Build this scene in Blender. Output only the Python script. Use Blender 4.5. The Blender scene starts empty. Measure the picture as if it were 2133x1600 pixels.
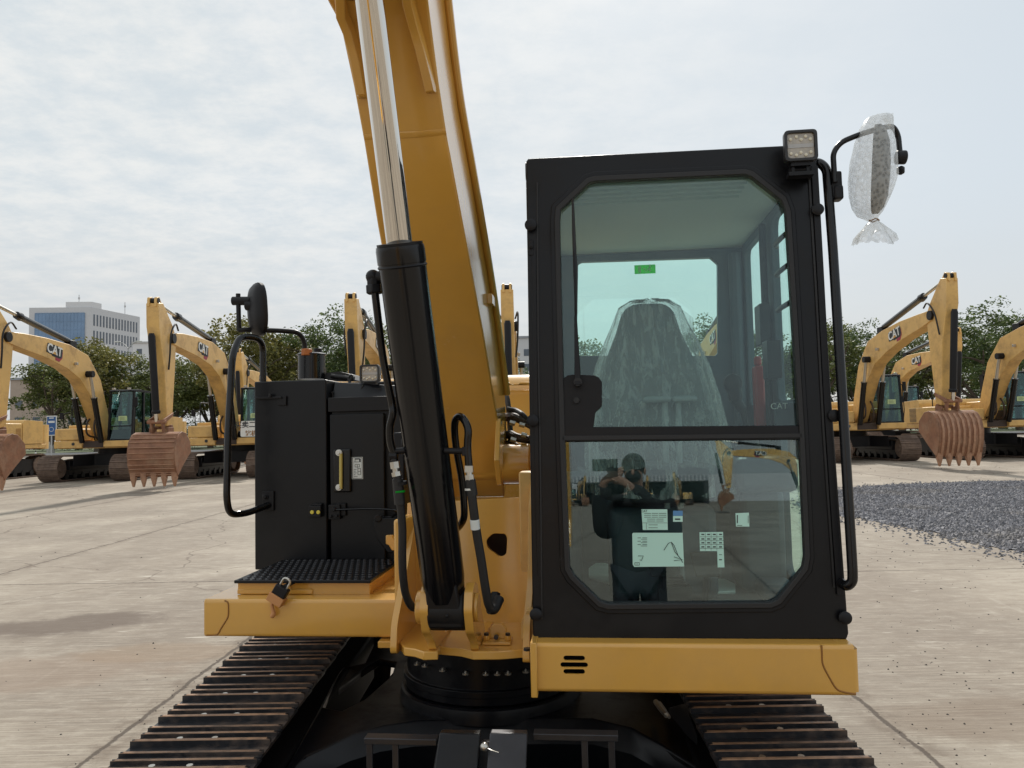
import bpy, bmesh, math, random
from mathutils import Vector, Matrix
from mathutils.geometry import tessellate_polygon
from math import radians as R, sin, cos, pi
random.seed(7)
scene = bpy.context.scene
C = scene.collection

# ---------------------------------------------------------------- camera, sky, sun, exposure
FPX, CH, PITCH, ROLL, YAW = 1600.0, 1.62, R(3.3), R(1.3), R(6.06)
cam_d = bpy.data.cameras.new('camera')
cam = bpy.data.objects.new('camera', cam_d); C.objects.link(cam)
cam_d.sensor_width = 36.0; cam_d.lens = 36.0*FPX/2133.0
cam_d.clip_start = 0.02; cam_d.clip_end = 6000
cam.matrix_world = Matrix.Translation((0, 0, CH)) @ Matrix.Rotation(R(90)+PITCH, 4, 'X') @ Matrix.Rotation(-ROLL, 4, 'Z')
scene.camera = cam

SUN_EL, SUN_AZ = R(41), R(4)          # azimuth from +Y towards +X: the sun stands behind the machines
world = bpy.data.worlds.new('World'); scene.world = world; world.use_nodes = True
nt = world.node_tree; nt.nodes.clear()
def wn(t, **k):
    n = nt.nodes.new(t)
    for a, v in k.items(): setattr(n, a, v)
    return n
wout = wn('ShaderNodeOutputWorld'); wbg = wn('ShaderNodeBackground'); wbg.inputs['Strength'].default_value = 0.132
sky = wn('ShaderNodeTexSky', sky_type='NISHITA', sun_disc=False, sun_elevation=SUN_EL, sun_rotation=SUN_AZ, air_density=1.0, dust_density=1.6, ozone_density=1.0)
tc = wn('ShaderNodeTexCoord'); sep = wn('ShaderNodeSeparateXYZ'); nt.links.new(tc.outputs['Generated'], sep.inputs[0])
def wmath(op, a, b=None, clamp=False):
    n = wn('ShaderNodeMath', operation=op, use_clamp=clamp)
    for i, v in enumerate((a, b)):
        if v is None: continue
        if isinstance(v, (int, float)): n.inputs[i].default_value = v
        else: nt.links.new(v, n.inputs[i])
    return n.outputs[0]
zc = wmath('MAXIMUM', sep.outputs['Z'], 0.0)
zd = wmath('ADD', zc, 0.16)
comb = wn('ShaderNodeCombineXYZ')
nt.links.new(wmath('DIVIDE', sep.outputs['X'], zd), comb.inputs[0]); nt.links.new(wmath('DIVIDE', sep.outputs['Y'], zd), comb.inputs[1])
def wnoise(scale, detail, rough, dist=0.0, off=(0, 0, 0), sc=(1, 1, 1)):
    m = wn('ShaderNodeMapping'); m.inputs['Location'].default_value = off; m.inputs['Scale'].default_value = sc; nt.links.new(comb.outputs[0], m.inputs[0])
    n = wn('ShaderNodeTexNoise'); n.inputs['Scale'].default_value = scale; n.inputs['Detail'].default_value = detail
    n.inputs['Roughness'].default_value = rough; n.inputs['Distortion'].default_value = dist; nt.links.new(m.outputs[0], n.inputs['Vector'])
    return n.outputs[0]
big = wnoise(1.0, 4, 0.5, 0.0, (3.1, 0.4, 0))
fine = wnoise(6.5, 10, 0.66, 0.0, (1.7, 2.0, 0), (1.0, 1.15, 1))
leftw = wmath('MULTIPLY_ADD', comb.outputs[0], 0.0) if False else None
xw = wmath('MULTIPLY', wmath('SUBTRACT', 0.28, sep.outputs['X']), 1.0)          # thicker cloud deck on the left
cov = wmath('ADD', wmath('MULTIPLY', big, 0.9), wmath('MULTIPLY', xw, 0.55))
ramp = wn('ShaderNodeMapRange', interpolation_type='SMOOTHSTEP'); nt.links.new(cov, ramp.inputs[0])
ramp.inputs[1].default_value = 0.34; ramp.inputs[2].default_value = 0.86; ramp.inputs[3].default_value = 0.90; ramp.inputs[4].default_value = 1.0
ramp2 = wn('ShaderNodeMapRange', interpolation_type='SMOOTHSTEP'); nt.links.new(fine, ramp2.inputs[0])
ramp2.inputs[1].default_value = 0.28; ramp2.inputs[2].default_value = 0.72; ramp2.inputs[3].default_value = 0.0; ramp2.inputs[4].default_value = 1.0
veil = wn('ShaderNodeMix', data_type='RGBA'); fx = wmath('MULTIPLY', ramp2.outputs[0], wmath('ADD', wmath('MULTIPLY', xw, 1.25), 0.30, clamp=True), clamp=True); nt.links.new(fx, veil.inputs[0])
veil.inputs[6].default_value = (4.75, 5.2, 5.5, 1); veil.inputs[7].default_value = (6.0, 6.1, 6.05, 1)      # thin veil and bright ripples of cloud
haz = wn('ShaderNodeMix', data_type='RGBA')
hz = wn('ShaderNodeMapRange', interpolation_type='SMOOTHSTEP'); nt.links.new(sep.outputs['Z'], hz.inputs[0])
hz.inputs[1].default_value = 0.30; hz.inputs[2].default_value = 0.0; hz.inputs[3].default_value = 0.0; hz.inputs[4].default_value = 0.9
nt.links.new(hz.outputs[0], haz.inputs[0]); nt.links.new(veil.outputs[2], haz.inputs[6]); haz.inputs[7].default_value = (4.45, 4.5, 4.5, 1)
mixs = wn('ShaderNodeMix', data_type='RGBA'); cl = wmath('MAXIMUM', ramp.outputs[0], hz.outputs[0])
nt.links.new(cl, mixs.inputs[0]); nt.links.new(sky.outputs[0], mixs.inputs[6]); nt.links.new(haz.outputs[2], mixs.inputs[7])
nt.links.new(mixs.outputs[2], wbg.inputs['Color']); nt.links.new(wbg.outputs[0], wout.inputs[0])

sun_d = bpy.data.lights.new('sun', 'SUN'); sun_d.energy = 3.6; sun_d.angle = R(2.5); sun_d.color = (1.0, 0.95, 0.87)
sun = bpy.data.objects.new('sun', sun_d); C.objects.link(sun)
sdir = Vector((sin(SUN_AZ)*cos(SUN_EL), cos(SUN_AZ)*cos(SUN_EL), sin(SUN_EL)))
sun.rotation_euler = sdir.to_track_quat('Z', 'Y').to_euler(); sun.location = sdir*50
scene.view_settings.view_transform = 'Standard'; scene.view_settings.look = 'None'
scene.view_settings.exposure = 0.1; scene.view_settings.gamma = 1.0

# ---------------------------------------------------------------- pixel rays (photo pixels -> real positions at a chosen depth)
YA, YB = cos(YAW), sin(YAW)
def ray(px, py):
    x = px-1066.5; y = py-800; u = x*cos(ROLL)-y*sin(ROLL); v = x*sin(ROLL)+y*cos(ROLL)
    return Vector((u, FPX*cos(PITCH)+v*sin(PITCH), FPX*sin(PITCH)-v*cos(PITCH)))
def rayM(px, py):
    r = ray(px, py); return Vector((r.x*YA-r.y*YB, r.x*YB+r.y*YA, r.z))
def P(px, py, d):                    # machine frame, depth plane d
    r = rayM(px, py); t = d/r.y; return Vector((r.x*t, d, CH+r.z*t))
def PX(px, py, x):
    r = rayM(px, py); t = x/r.x; return Vector((x, r.y*t, CH+r.z*t))
def PZ(px, py, z):
    r = rayM(px, py); t = (z-CH)/r.z; return Vector((r.x*t, r.y*t, z))
LEAN = math.tan(R(2.5)); CB, CZ = 2.40, 0.97
def PC(px, py, off=0.0):             # the leaning front plane of the cab
    r = rayM(px, py); t = (CB+(CH-CZ)*LEAN+off)/(r.y-r.z*LEAN); return Vector((r.x*t, r.y*t, CH+r.z*t))
def W(px, py, D):                    # world, depth D
    r = ray(px, py); t = D/r.y; return Vector((r.x*t, D, CH+r.z*t))
def G(px, py, z=0.0):
    r = ray(px, py); t = (z-CH)/r.z; return Vector((r.x*t, r.y*t, z))

# ---------------------------------------------------------------- materials
M = {}
def mat(name, col, rough=0.5, metal=0.0, coat=0.0, noise=0.0, nscale=8.0, bump=0.0, bscale=60.0, spec=None, dirt=None, dscale=3.0, damt=0.5):
    m = bpy.data.materials.new(name); m.use_nodes = True; t = m.node_tree; b = t.nodes['Principled BSDF']
    b.inputs['Base Color'].default_value = (*col, 1); b.inputs['Roughness'].default_value = rough; b.inputs['Metallic'].default_value = metal
    if coat: b.inputs['Coat Weight'].default_value = coat; b.inputs['Coat Roughness'].default_value = 0.12
    if spec is not None: b.inputs['Specular IOR Level'].default_value = spec
    tcn = t.nodes.new('ShaderNodeTexCoord')
    if noise or dirt:
        n = t.nodes.new('ShaderNodeTexNoise'); n.inputs['Scale'].default_value = nscale; n.inputs['Detail'].default_value = 6; n.inputs['Roughness'].default_value = 0.65
        t.links.new(tcn.outputs['Object'], n.inputs['Vector'])
        mr = t.nodes.new('ShaderNodeMapRange'); t.links.new(n.outputs[0], mr.inputs[0]); mr.inputs[1].default_value = 0.25; mr.inputs[2].default_value = 0.75
        mr.inputs[3].default_value = 1-noise; mr.inputs[4].default_value = 1+noise
        mx = t.nodes.new('ShaderNodeVectorMath'); mx.operation = 'SCALE'; mx.inputs[0].default_value = col; t.links.new(mr.outputs[0], mx.inputs['Scale'])
        out = mx.outputs[0]
        if dirt:
            n2 = t.nodes.new('ShaderNodeTexNoise'); n2.inputs['Scale'].default_value = dscale; n2.inputs['Detail'].default_value = 9; n2.inputs['Roughness'].default_value = 0.7
            t.links.new(tcn.outputs['Object'], n2.inputs['Vector'])
            r2 = t.nodes.new('ShaderNodeMapRange'); t.links.new(n2.outputs[0], r2.inputs[0]); r2.inputs[1].default_value = 0.48; r2.inputs[2].default_value = 0.66; r2.inputs[4].default_value = damt
            mm = t.nodes.new('ShaderNodeMix'); mm.data_type = 'RGBA'; t.links.new(r2.outputs[0], mm.inputs[0]); t.links.new(out, mm.inputs[6]); mm.inputs[7].default_value = (*dirt, 1)
            out = mm.outputs[2]
            rr = t.nodes.new('ShaderNodeMapRange'); t.links.new(r2.outputs[0], rr.inputs[0]); rr.inputs[3].default_value = rough; rr.inputs[4].default_value = 0.85
            rr.inputs[4].default_value = min(.85, rough+(.16 if name == 'yellow' else .5)); t.links.new(rr.outputs[0], b.inputs['Roughness'])
        t.links.new(out, b.inputs['Base Color'])
    if bump:
        n3 = t.nodes.new('ShaderNodeTexNoise'); n3.inputs['Scale'].default_value = bscale; n3.inputs['Detail'].default_value = 4; t.links.new(tcn.outputs['Object'], n3.inputs['Vector'])
        bp = t.nodes.new('ShaderNodeBump'); bp.inputs['Strength'].default_value = bump; bp.inputs['Distance'].default_value = 0.01
        t.links.new(n3.outputs[0], bp.inputs['Height']); t.links.new(bp.outputs[0], b.inputs['Normal'])
    M[name] = m; return m
mat('yellow', (0.70, 0.375, 0.068), 0.24, coat=0.8, noise=0.07, nscale=2.5, bump=0.03, bscale=35, dirt=(0.50, 0.29, 0.10), dscale=3.5, damt=0.22)
mat('yellow_worn_hazed', (0.74, 0.46, 0.15), 0.42, coat=0.15, noise=0.10, nscale=1.2, dirt=(0.30, 0.17, 0.08), dscale=2.2, damt=0.45)  # worn paint, its base colour paled to imitate haze over the far machines
mat('weld', (0.30, 0.13, 0.02), 0.5)
mat('black', (0.0055, 0.006, 0.008), 0.30, spec=0.30, noise=0.25, nscale=3, bump=0.025, bscale=18, dirt=(0.016, 0.015, 0.014), dscale=4, damt=0.5)
mat('black_satin', (0.009, 0.009, 0.011), 0.42, spec=0.28, noise=0.2, nscale=5, bump=0.03, bscale=80)
mat('gloss_black', (0.005, 0.005, 0.006), 0.2, spec=0.38, coat=0.08, bump=0.015, bscale=20)
mat('dark_steel', (0.045, 0.045, 0.05), 0.34, metal=0.5, noise=0.3, nscale=6)
mat('rubber', (0.014, 0.014, 0.015), 0.55, bump=0.1, bscale=150)
mat('rubber_dusty', (0.05, 0.047, 0.043), 0.75, noise=0.4, nscale=3, dirt=(0.2, 0.16, 0.12), dscale=2, damt=0.5)
mat('chrome', (0.74, 0.71, 0.66), 0.05, metal=1.0)
mat('zinc', (0.55, 0.53, 0.48), 0.3, metal=0.9, noise=0.15, nscale=40)
mat('shoe', (0.026, 0.027, 0.031), 0.32, metal=0.2, noise=0.4, nscale=14, dirt=(0.13, 0.088, 0.062), dscale=7, damt=0.65)
mat('shoe_rust', (0.30, 0.17, 0.095), 0.5, noise=0.5, nscale=20, dirt=(0.050, 0.045, 0.042), dscale=3.0, damt=0.97)
mat('shoe_dusty', (0.15, 0.105, 0.08), 0.7, noise=0.4, nscale=8, dirt=(0.28, 0.20, 0.15), dscale=3, damt=0.6)
mat('bucket_rust', (0.25, 0.115, 0.062), 0.62, noise=0.35, nscale=3.5, dirt=(0.36, 0.235, 0.15), dscale=2.4, damt=0.6, bump=0.25, bscale=14)
mat('wear', (0.37, 0.20, 0.12), 0.55, noise=0.3, nscale=9, bump=0.3, bscale=40)
mat('white_plastic', (0.72, 0.72, 0.68), 0.35)
mat('white_paper', (0.86, 0.90, 0.88), 0.6)
mat('blue_print', (0.10, 0.26, 0.50), 0.5)
mat('ink', (0.03, 0.035, 0.04), 0.6)
mat('letter_white', (0.78, 0.78, 0.74), 0.45)
mat('logo_red', (0.35, 0.02, 0.05), 0.45)
mat('exit_green', (0.02, 0.75, 0.08), 0.45)
mat('orange', (0.45, 0.14, 0.03), 0.45)
mat('brass', (0.58, 0.27, 0.10), 0.5, metal=0.0, bump=0.1)
mat('yellow_cap', (0.75, 0.62, 0.08), 0.4)
mat('tube_oil', (0.55, 0.45, 0.12), 0.12, coat=0.8)
mat('seat_fabric', (0.035, 0.045, 0.05), 0.8, bump=0.3, bscale=90, noise=0.2, nscale=10)
mat('interior', (0.060, 0.080, 0.10), 0.6, noise=0.1, nscale=4)
mat('headliner', (0.60, 0.63, 0.60), 0.8, bump=0.1, bscale=60)
mat('black_matte', (0.007, 0.007, 0.008), 0.7, spec=0.1)
mat('lever_grey', (0.32, 0.35, 0.36), 0.5)
mat('lit_floor_mat', (0.86, 0.90, 0.84), 0.6, noise=0.1)
mat('lamp_body', (0.02, 0.02, 0.022), 0.4)
mat('lamp_lens', (0.42, 0.38, 0.32), 0.12, coat=0.7, noise=0.25, nscale=60)
mat('led', (0.72, 0.68, 0.55), 0.25)
mat('red_paint', (0.45, 0.04, 0.03), 0.4)
mat('rope', (0.30, 0.17, 0.09), 0.8, bump=0.6, bscale=60)
mat('bark', (0.085, 0.065, 0.048), 0.9, noise=0.4, nscale=4, bump=0.5, bscale=10)
mat('whitewash', (0.42, 0.40, 0.36), 0.9, noise=0.3, nscale=6)
mat('wall_grey', (0.56, 0.57, 0.59), 0.75, noise=0.04)
mat('wall_pale', (0.66, 0.67, 0.69), 0.75, noise=0.04)
mat('wall_beige', (0.42, 0.34, 0.28), 0.85, noise=0.1, nscale=0.6)
mat('curtain_glass', (0.15, 0.25, 0.40), 0.18, noise=0.25, nscale=0.12, spec=0.7)
mat('window_glass', (0.09, 0.11, 0.14), 0.15, noise=0.3, nscale=0.3)
mat('sign_blue', (0.02, 0.09, 0.26), 0.4, noise=0.1)
mat('post_grey', (0.45, 0.45, 0.45), 0.5)
mat('car_dark', (0.03, 0.03, 0.035), 0.2, coat=0.8)
mat('car_white', (0.60, 0.60, 0.60), 0.2, coat=0.8)
mat('shed_roof', (0.30, 0.32, 0.35), 0.6, noise=0.15, nscale=0.5)
mat('shed_dark', (0.03, 0.03, 0.035), 0.8)
mat('coat_cloth', (0.012, 0.012, 0.014), 0.85, bump=0.3, bscale=70)
mat('trouser_cloth', (0.02, 0.022, 0.03), 0.85, bump=0.3, bscale=70)
mat('skin', (0.42, 0.24, 0.17), 0.5, noise=0.08, nscale=30)
mat('hair', (0.012, 0.010, 0.009), 0.6, bump=0.5, bscale=120)
mat('mirror_glass', (0.6, 0.62, 0.64), 0.03, metal=1.0)
mat('note_green', (0.55, 0.68, 0.35), 0.6)
mat('hose_wrap', (0.055, 0.035, 0.025), 0.6, bump=0.8, bscale=45)
mat('stone', (0.16, 0.16, 0.18), 0.85, noise=0.45, nscale=30)
mat('pebble', (0.05, 0.043, 0.038), 0.9, noise=0.4, nscale=30)

def pane_mat(name, tint, refl=0.10, rough=0.0, wav=0.0, fk=1.0):
    m = bpy.data.materials.new(name); m.use_nodes = True; t = m.node_tree; t.nodes.clear()
    o = t.nodes.new('ShaderNodeOutputMaterial'); mx = t.nodes.new('ShaderNodeMixShader'); tr = t.nodes.new('ShaderNodeBsdfTransparent'); gl = t.nodes.new('ShaderNodeBsdfGlossy')
    tr.inputs[0].default_value = (*tint, 1); gl.inputs['Roughness'].default_value = rough; gl.inputs['Color'].default_value = (0.86, 0.95, 1.0, 1)
    lw = t.nodes.new('ShaderNodeFresnel'); lw.inputs[0].default_value = 1.5
    ad = t.nodes.new('ShaderNodeMath'); ad.operation = 'MULTIPLY_ADD'; ad.use_clamp = True; t.links.new(lw.outputs[0], ad.inputs[0]); ad.inputs[1].default_value = fk; ad.inputs[2].default_value = refl-0.04*fk
    t.links.new(ad.outputs[0], mx.inputs[0]); t.links.new(tr.outputs[0], mx.inputs[1]); t.links.new(gl.outputs[0], mx.inputs[2]); t.links.new(mx.outputs[0], o.inputs[0])
    if wav:
        tcn = t.nodes.new('ShaderNodeTexCoord'); n = t.nodes.new('ShaderNodeTexNoise'); n.inputs['Scale'].default_value = 3.0; t.links.new(tcn.outputs['Object'], n.inputs['Vector'])
        bp = t.nodes.new('ShaderNodeBump'); bp.inputs['Strength'].default_value = wav; bp.inputs['Distance'].default_value = 0.002
        t.links.new(n.outputs[0], bp.inputs['Height']); t.links.new(bp.outputs[0], gl.inputs['Normal'])
    M[name] = m
mat('exit_white', (0.8, 0.85, 0.8), 0.5); mat('glass_tinted_paper', (0.50, 0.78, 0.68), 0.6)
for k_ in ('exit_green', 'white_paper', 'exit_white'):
    t = M[k_].node_tree; bs = t.nodes['Principled BSDF']; tl = t.nodes.new('ShaderNodeBsdfTranslucent'); tl.inputs[0].default_value = bs.inputs['Base Color'].default_value; mx = t.nodes.new('ShaderNodeMixShader'); mx.inputs[0].default_value = .75 if 'exit' in k_ else .2
    t.links.new(bs.outputs[0], mx.inputs[1]); t.links.new(tl.outputs[0], mx.inputs[2]); t.links.new(mx.outputs[0], t.nodes['Material Output'].inputs[0])
pane_mat('cab_glass', (0.885, 0.98, 0.955), 0.085)
pane_mat('upper_glass', (0.885, 0.98, 0.955), 0.045)
pane_mat('rear_glass', (0.885, 0.985, 0.96), 0.05)
pane_mat('side_glass', (0.885, 0.985, 0.96), 0.03, fk=.12)
pane_mat('far_glass', (0.60, 0.78, 0.76), 0.05, 0.02, fk=.6)

def film_mat(name, dens, scale, bubbly):
    m = bpy.data.materials.new(name); m.use_nodes = True; t = m.node_tree; t.nodes.clear()
    o = t.nodes.new('ShaderNodeOutputMaterial'); mx = t.nodes.new('ShaderNodeMixShader'); tr = t.nodes.new('ShaderNodeBsdfTransparent'); b = t.nodes.new('ShaderNodeBsdfPrincipled')
    b.inputs['Base Color'].default_value = (0.80, 0.82, 0.80, 1); b.inputs['Roughness'].default_value = 0.18; b.inputs['Specular IOR Level'].default_value = 0.8
    tcn = t.nodes.new('ShaderNodeTexCoord')
    if bubbly:
        n = t.nodes.new('ShaderNodeTexVoronoi'); n.inputs['Scale'].default_value = scale; h = n.outputs['Distance']
        b.inputs['Transmission Weight'].default_value = 0.0
    else:
        mp = t.nodes.new('ShaderNodeMapping'); mp.inputs['Scale'].default_value = (4.5, 2.0, 0.7); t.links.new(tcn.outputs['Object'], mp.inputs[0])
        n = t.nodes.new('ShaderNodeTexNoise'); n.inputs['Scale'].default_value = scale; n.inputs['Detail'].default_value = 7; n.inputs['Roughness'].default_value = 0.7; n.inputs['Distortion'].default_value = 1.2
        t.links.new(mp.outputs[0], n.inputs['Vector']); h = n.outputs[0]
    if bubbly: t.links.new(tcn.outputs['Object'], n.inputs['Vector'])
    mr = t.nodes.new('ShaderNodeMapRange'); t.links.new(h, mr.inputs[0])
    if bubbly:
        mr.inputs[1].default_value = 0.25; mr.inputs[2].default_value = 0.65; mr.inputs[3].default_value = dens*0.8; mr.inputs[4].default_value = dens*1.3
    else:
        mr.inputs[1].default_value = 0.48; mr.inputs[2].default_value = 0.68; mr.inputs[3].default_value = dens*0.7; mr.inputs[4].default_value = dens*1.7
    mr.clamp = True
    t.links.new(mr.outputs[0], mx.inputs[0])
    bp = t.nodes.new('ShaderNodeBump'); bp.inputs['Strength'].default_value = 0.35 if bubbly else 0.9; bp.inputs['Distance'].default_value = 0.004 if bubbly else 0.01; t.links.new(h, bp.inputs['Height']); t.links.new(bp.outputs[0], b.inputs['Normal'])
    t.links.new(tr.outputs[0], mx.inputs[1]); t.links.new(b.outputs[0], mx.inputs[2]); t.links.new(mx.outputs[0], o.inputs[0]); M[name] = m
film_mat('plastic_film', 0.33, 9.0, False)
film_mat('bubble_film', 0.33, 80.0, True)

# ---------------------------------------------------------------- mesh helpers
class MB:
    def __init__(s): s.v = []; s.f = []; s.mi = []; s.cur = 0
    def add(s, vs, fs, mi=None):
        o = len(s.v); s.v += [tuple(v) for v in vs]
        for f in fs: s.f.append([o+i for i in f]); s.mi.append(s.cur if mi is None else mi)
        return s
    def hexa(s, p, mi=None):          # p: 4 bottom (ccw), 4 top
        return s.add(p, [(3, 2, 1, 0), (4, 5, 6, 7), (0, 1, 5, 4), (1, 2, 6, 5), (2, 3, 7, 6), (3, 0, 4, 7)], mi)
    def box(s, a, b, mi=None):
        x0, y0, z0 = [min(a[i], b[i]) for i in range(3)]; x1, y1, z1 = [max(a[i], b[i]) for i in range(3)]
        return s.hexa([(x0, y0, z0), (x1, y0, z0), (x1, y1, z0), (x0, y1, z0), (x0, y0, z1), (x1, y0, z1), (x1, y1, z1), (x0, y1, z1)], mi)
    def prism(s, poly, a, b, axis='X', mi=None):     # poly in the two other axes, in axis order
        def m(p, t):
            return (t, p[0], p[1]) if axis == 'X' else ((p[0], t, p[1]) if axis == 'Y' else (p[0], p[1], t))
        n = len(poly); vs = [m(p, a) for p in poly]+[m(p, b) for p in poly]
        return s.loft2(vs, n, mi)
    def loft2(s, vs, n, mi=None):
        tris = tessellate_polygon([[Vector(v) for v in vs[:n]]])
        fs = [tuple(t) for t in tris]+[tuple(i+n for i in reversed(t)) for t in tris]
        fs = [tuple(range(n))[::-1], tuple(range(n, 2*n))] if n <= 4 else fs
        fs += [(i, (i+1) % n, n+(i+1) % n, n+i) for i in range(n)]
        return s.add(vs, fs, mi)
    def plate(s, loops, front, back, mi=None):       # loops of 2-D keys; front/back map a key to a point; holes are real
        fl = [[Vector(front(k)) for k in l] for l in loops]; bl = [[Vector(back(k)) for k in l] for l in loops]
        n = sum(len(l) for l in loops); tb = bmesh.new(); es = []; idx = {}
        for l in loops:
            bv = [tb.verts.new((k[0]*1000, k[1]*1000, 0)) for k in l]
            for b_ in bv: idx[b_] = len(idx)
            for i in range(len(bv)): es.append(tb.edges.new((bv[i], bv[(i+1) % len(bv)])))
        bmesh.ops.triangle_fill(tb, use_beauty=True, use_dissolve=False, edges=es, normal=(0, 0, 1))
        tris = [tuple(idx[v] for v in f.verts) for f in tb.faces]; tb.free()
        vs = [v for l in fl for v in l]+[v for l in bl for v in l]
        fs = [tuple(t) for t in tris]+[tuple(i+n for i in reversed(t)) for t in tris]
        o = 0
        for l in loops:
            m = len(l); fs += [(o+i, o+(i+1) % m, n+o+(i+1) % m, n+o+i) for i in range(m)]; o += m
        return s.add(vs, fs, mi)
    def tube(s, path, r, seg=12, mi=None, cap=True):
        path = [Vector(p) for p in path]; n = len(path); rs = r if isinstance(r, (list, tuple)) else [r]*n
        t0 = (path[1]-path[0]).normalized(); up = Vector((0, 0, 1)) if abs(t0.z) < 0.9 else Vector((1, 0, 0)); nrm = t0.cross(up).normalized(); vs = []
        for i in range(n):
            t = (path[min(i+1, n-1)]-path[max(i-1, 0)]).normalized()
            nrm = (nrm-t*nrm.dot(t)).normalized(); bn = t.cross(nrm)
            for k in range(seg):
                a = 2*pi*k/seg; vs.append(path[i]+(nrm*cos(a)+bn*sin(a))*rs[i])
        fs = [(i*seg+k, i*seg+(k+1) % seg, (i+1)*seg+(k+1) % seg, (i+1)*seg+k) for i in range(n-1) for k in range(seg)]
        if cap: fs += [tuple(range(seg))[::-1], tuple((n-1)*seg+k for k in range(seg))]
        return s.add(vs, fs, mi)
    def cyl(s, a, b, r, r2=None, seg=24, mi=None): return s.tube([a, b], [r, r if r2 is None else r2], seg, mi)
    def lathe(s, a, b, prof, seg=28, mi=None):        # prof: (t along a->b, radius)
        a = Vector(a); b = Vector(b); return s.tube([a+(b-a)*(t if i == 0 or t > prof[i-1][0] else prof[i-1][0]+1e-4*(1)) for i, (t, r) in enumerate(prof)], [r for t, r in prof], seg, mi)
    def ball(s, c, r, seg=14, rings=9, mi=None, sc=(1, 1, 1)):
        vs = []; c = Vector(c)
        for i in range(1, rings):
            th = pi*i/rings
            for k in range(seg):
                a = 2*pi*k/seg; vs.append(c+Vector((sin(th)*cos(a)*r*sc[0], sin(th)*sin(a)*r*sc[1], cos(th)*r*sc[2])))
        vs += [c+Vector((0, 0, r*sc[2])), c-Vector((0, 0, r*sc[2]))]; T = len(vs)-2
        fs = [(i*seg+k, i*seg+(k+1) % seg, (i+1)*seg+(k+1) % seg, (i+1)*seg+k)[::-1] for i in range(rings-2) for k in range(seg)]
        fs += [(T, k, (k+1) % seg) for k in range(seg)]+[(T+1, (rings-2)*seg+(k+1) % seg, (rings-2)*seg+k) for k in range(seg)]
        return s.add(vs, fs, mi)
    def xf(s, m):
        s.v = [tuple(m @ Vector(v)) for v in s.v]; return s
    def build(s, name, mats, parent=None, off=(0, 0, 0), bevel=0.0, smooth=35, sub=0):
        me = bpy.data.meshes.new(name); o3 = Vector(off)
        me.from_pydata([tuple(Vector(v)-o3) for v in s.v], [], s.f)
        mats = mats if isinstance(mats, (list, tuple)) else [mats]
        for m in mats: me.materials.append(M[m])
        if len(mats) > 1:
            for p_, i in zip(me.polygons, s.mi): p_.material_index = i
        bm = bmesh.new(); bm.from_mesh(me); bmesh.ops.recalc_face_normals(bm, faces=bm.faces); bm.to_mesh(me); bm.free()
        if smooth:
            me.polygons.foreach_set('use_smooth', [True]*len(me.polygons)); me.set_sharp_from_angle(angle=R(smooth))
        o = bpy.data.objects.new(name, me); C.objects.link(o)
        if parent is not None: o.parent = parent
        if bevel:
            b = o.modifiers.new('bevel', 'BEVEL'); b.width = bevel; b.segments = 2; b.limit_method = 'ANGLE'; b.angle_limit = R(40); b.harden_normals = False
        if sub:
            b = o.modifiers.new('sub', 'SUBSURF'); b.levels = sub; b.render_levels = sub
        return o
def fillet(pts, r, n=5, closed=False):
    pts = [Vector(p) for p in pts]; out = []; N = len(pts)
    for i, p in enumerate(pts):
        if not closed and (i == 0 or i == N-1): out.append(p); continue
        a = pts[i-1]; b = pts[(i+1) % N]; da = (a-p); db = (b-p); rr = min(r, da.length*0.48, db.length*0.48)
        A = p+da.normalized()*rr; B = p+db.normalized()*rr
        for k in range(n+1):
            t = k/n; out.append(A*(1-t)**2+p*2*t*(1-t)+B*t*t)
    return out
def fillet2(pts, r, n=4):
    return [(v.x, v.y) for v in fillet([Vector((p[0], p[1], 0)) for p in pts], r, n, True)]
def curve_path(pts, n=6):            # Catmull-Rom through points
    pts = [Vector(p) for p in pts]; q = [pts[0]*2-pts[1]]+pts+[pts[-1]*2-pts[-2]]; out = []
    for i in range(1, len(q)-2):
        for k in range(n):
            t = k/n; a, b, c, d = q[i-1], q[i], q[i+1], q[i+2]
            out.append(0.5*((2*b)+(c-a)*t+(2*a-5*b+4*c-d)*t*t+(3*b-a-3*c+d)*t**3))
    out.append(pts[-1]); return out
def tag(o, label, cat, group=None, kind=None):
    if label: o['label'] = label
    if cat: o['category'] = cat
    if group: o['group'] = group
    if kind: o['kind'] = kind
    return o
def empty(name, loc, rz=0.0):
    o = bpy.data.objects.new(name, None); C.objects.link(o); o.location = loc; o.rotation_euler = (0, 0, rz); o.empty_display_size = 0.3; return o
def copy_tree(o, parent=None):
    c = o.copy(); C.objects.link(c); c.parent = parent
    for ch in list(o.children): copy_tree(ch, c)
    return c
def struct(o): o['kind'] = 'structure'; return o
def text_mesh(name, body, size, m, mtx, parent=None, depth=0.001, extra=0.0):
    cu = bpy.data.curves.new(name, 'FONT'); cu.body = body; cu.size = size; cu.align_x = 'CENTER'; cu.align_y = 'CENTER'; cu.extrude = depth; cu.offset = extra
    t = bpy.data.objects.new(name, cu); C.objects.link(t); bpy.context.view_layer.update()
    me = bpy.data.meshes.new_from_object(t.evaluated_get(bpy.context.evaluated_depsgraph_get()))
    bpy.data.objects.remove(t); me.transform(mtx); me.materials.clear(); me.materials.append(M[m])
    o = bpy.data.objects.new(name, me); C.objects.link(o)
    if parent is not None: o.parent = parent
    return o
def frame_mtx(o, x, y):               # text plane: origin, x axis, y axis
    x = Vector(x).normalized(); y = Vector(y); y = (y-x*y.dot(x)).normalized(); z = x.cross(y)
    m = Matrix((x, y, z)).transposed().to_4x4(); m.translation = Vector(o); return m
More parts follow.
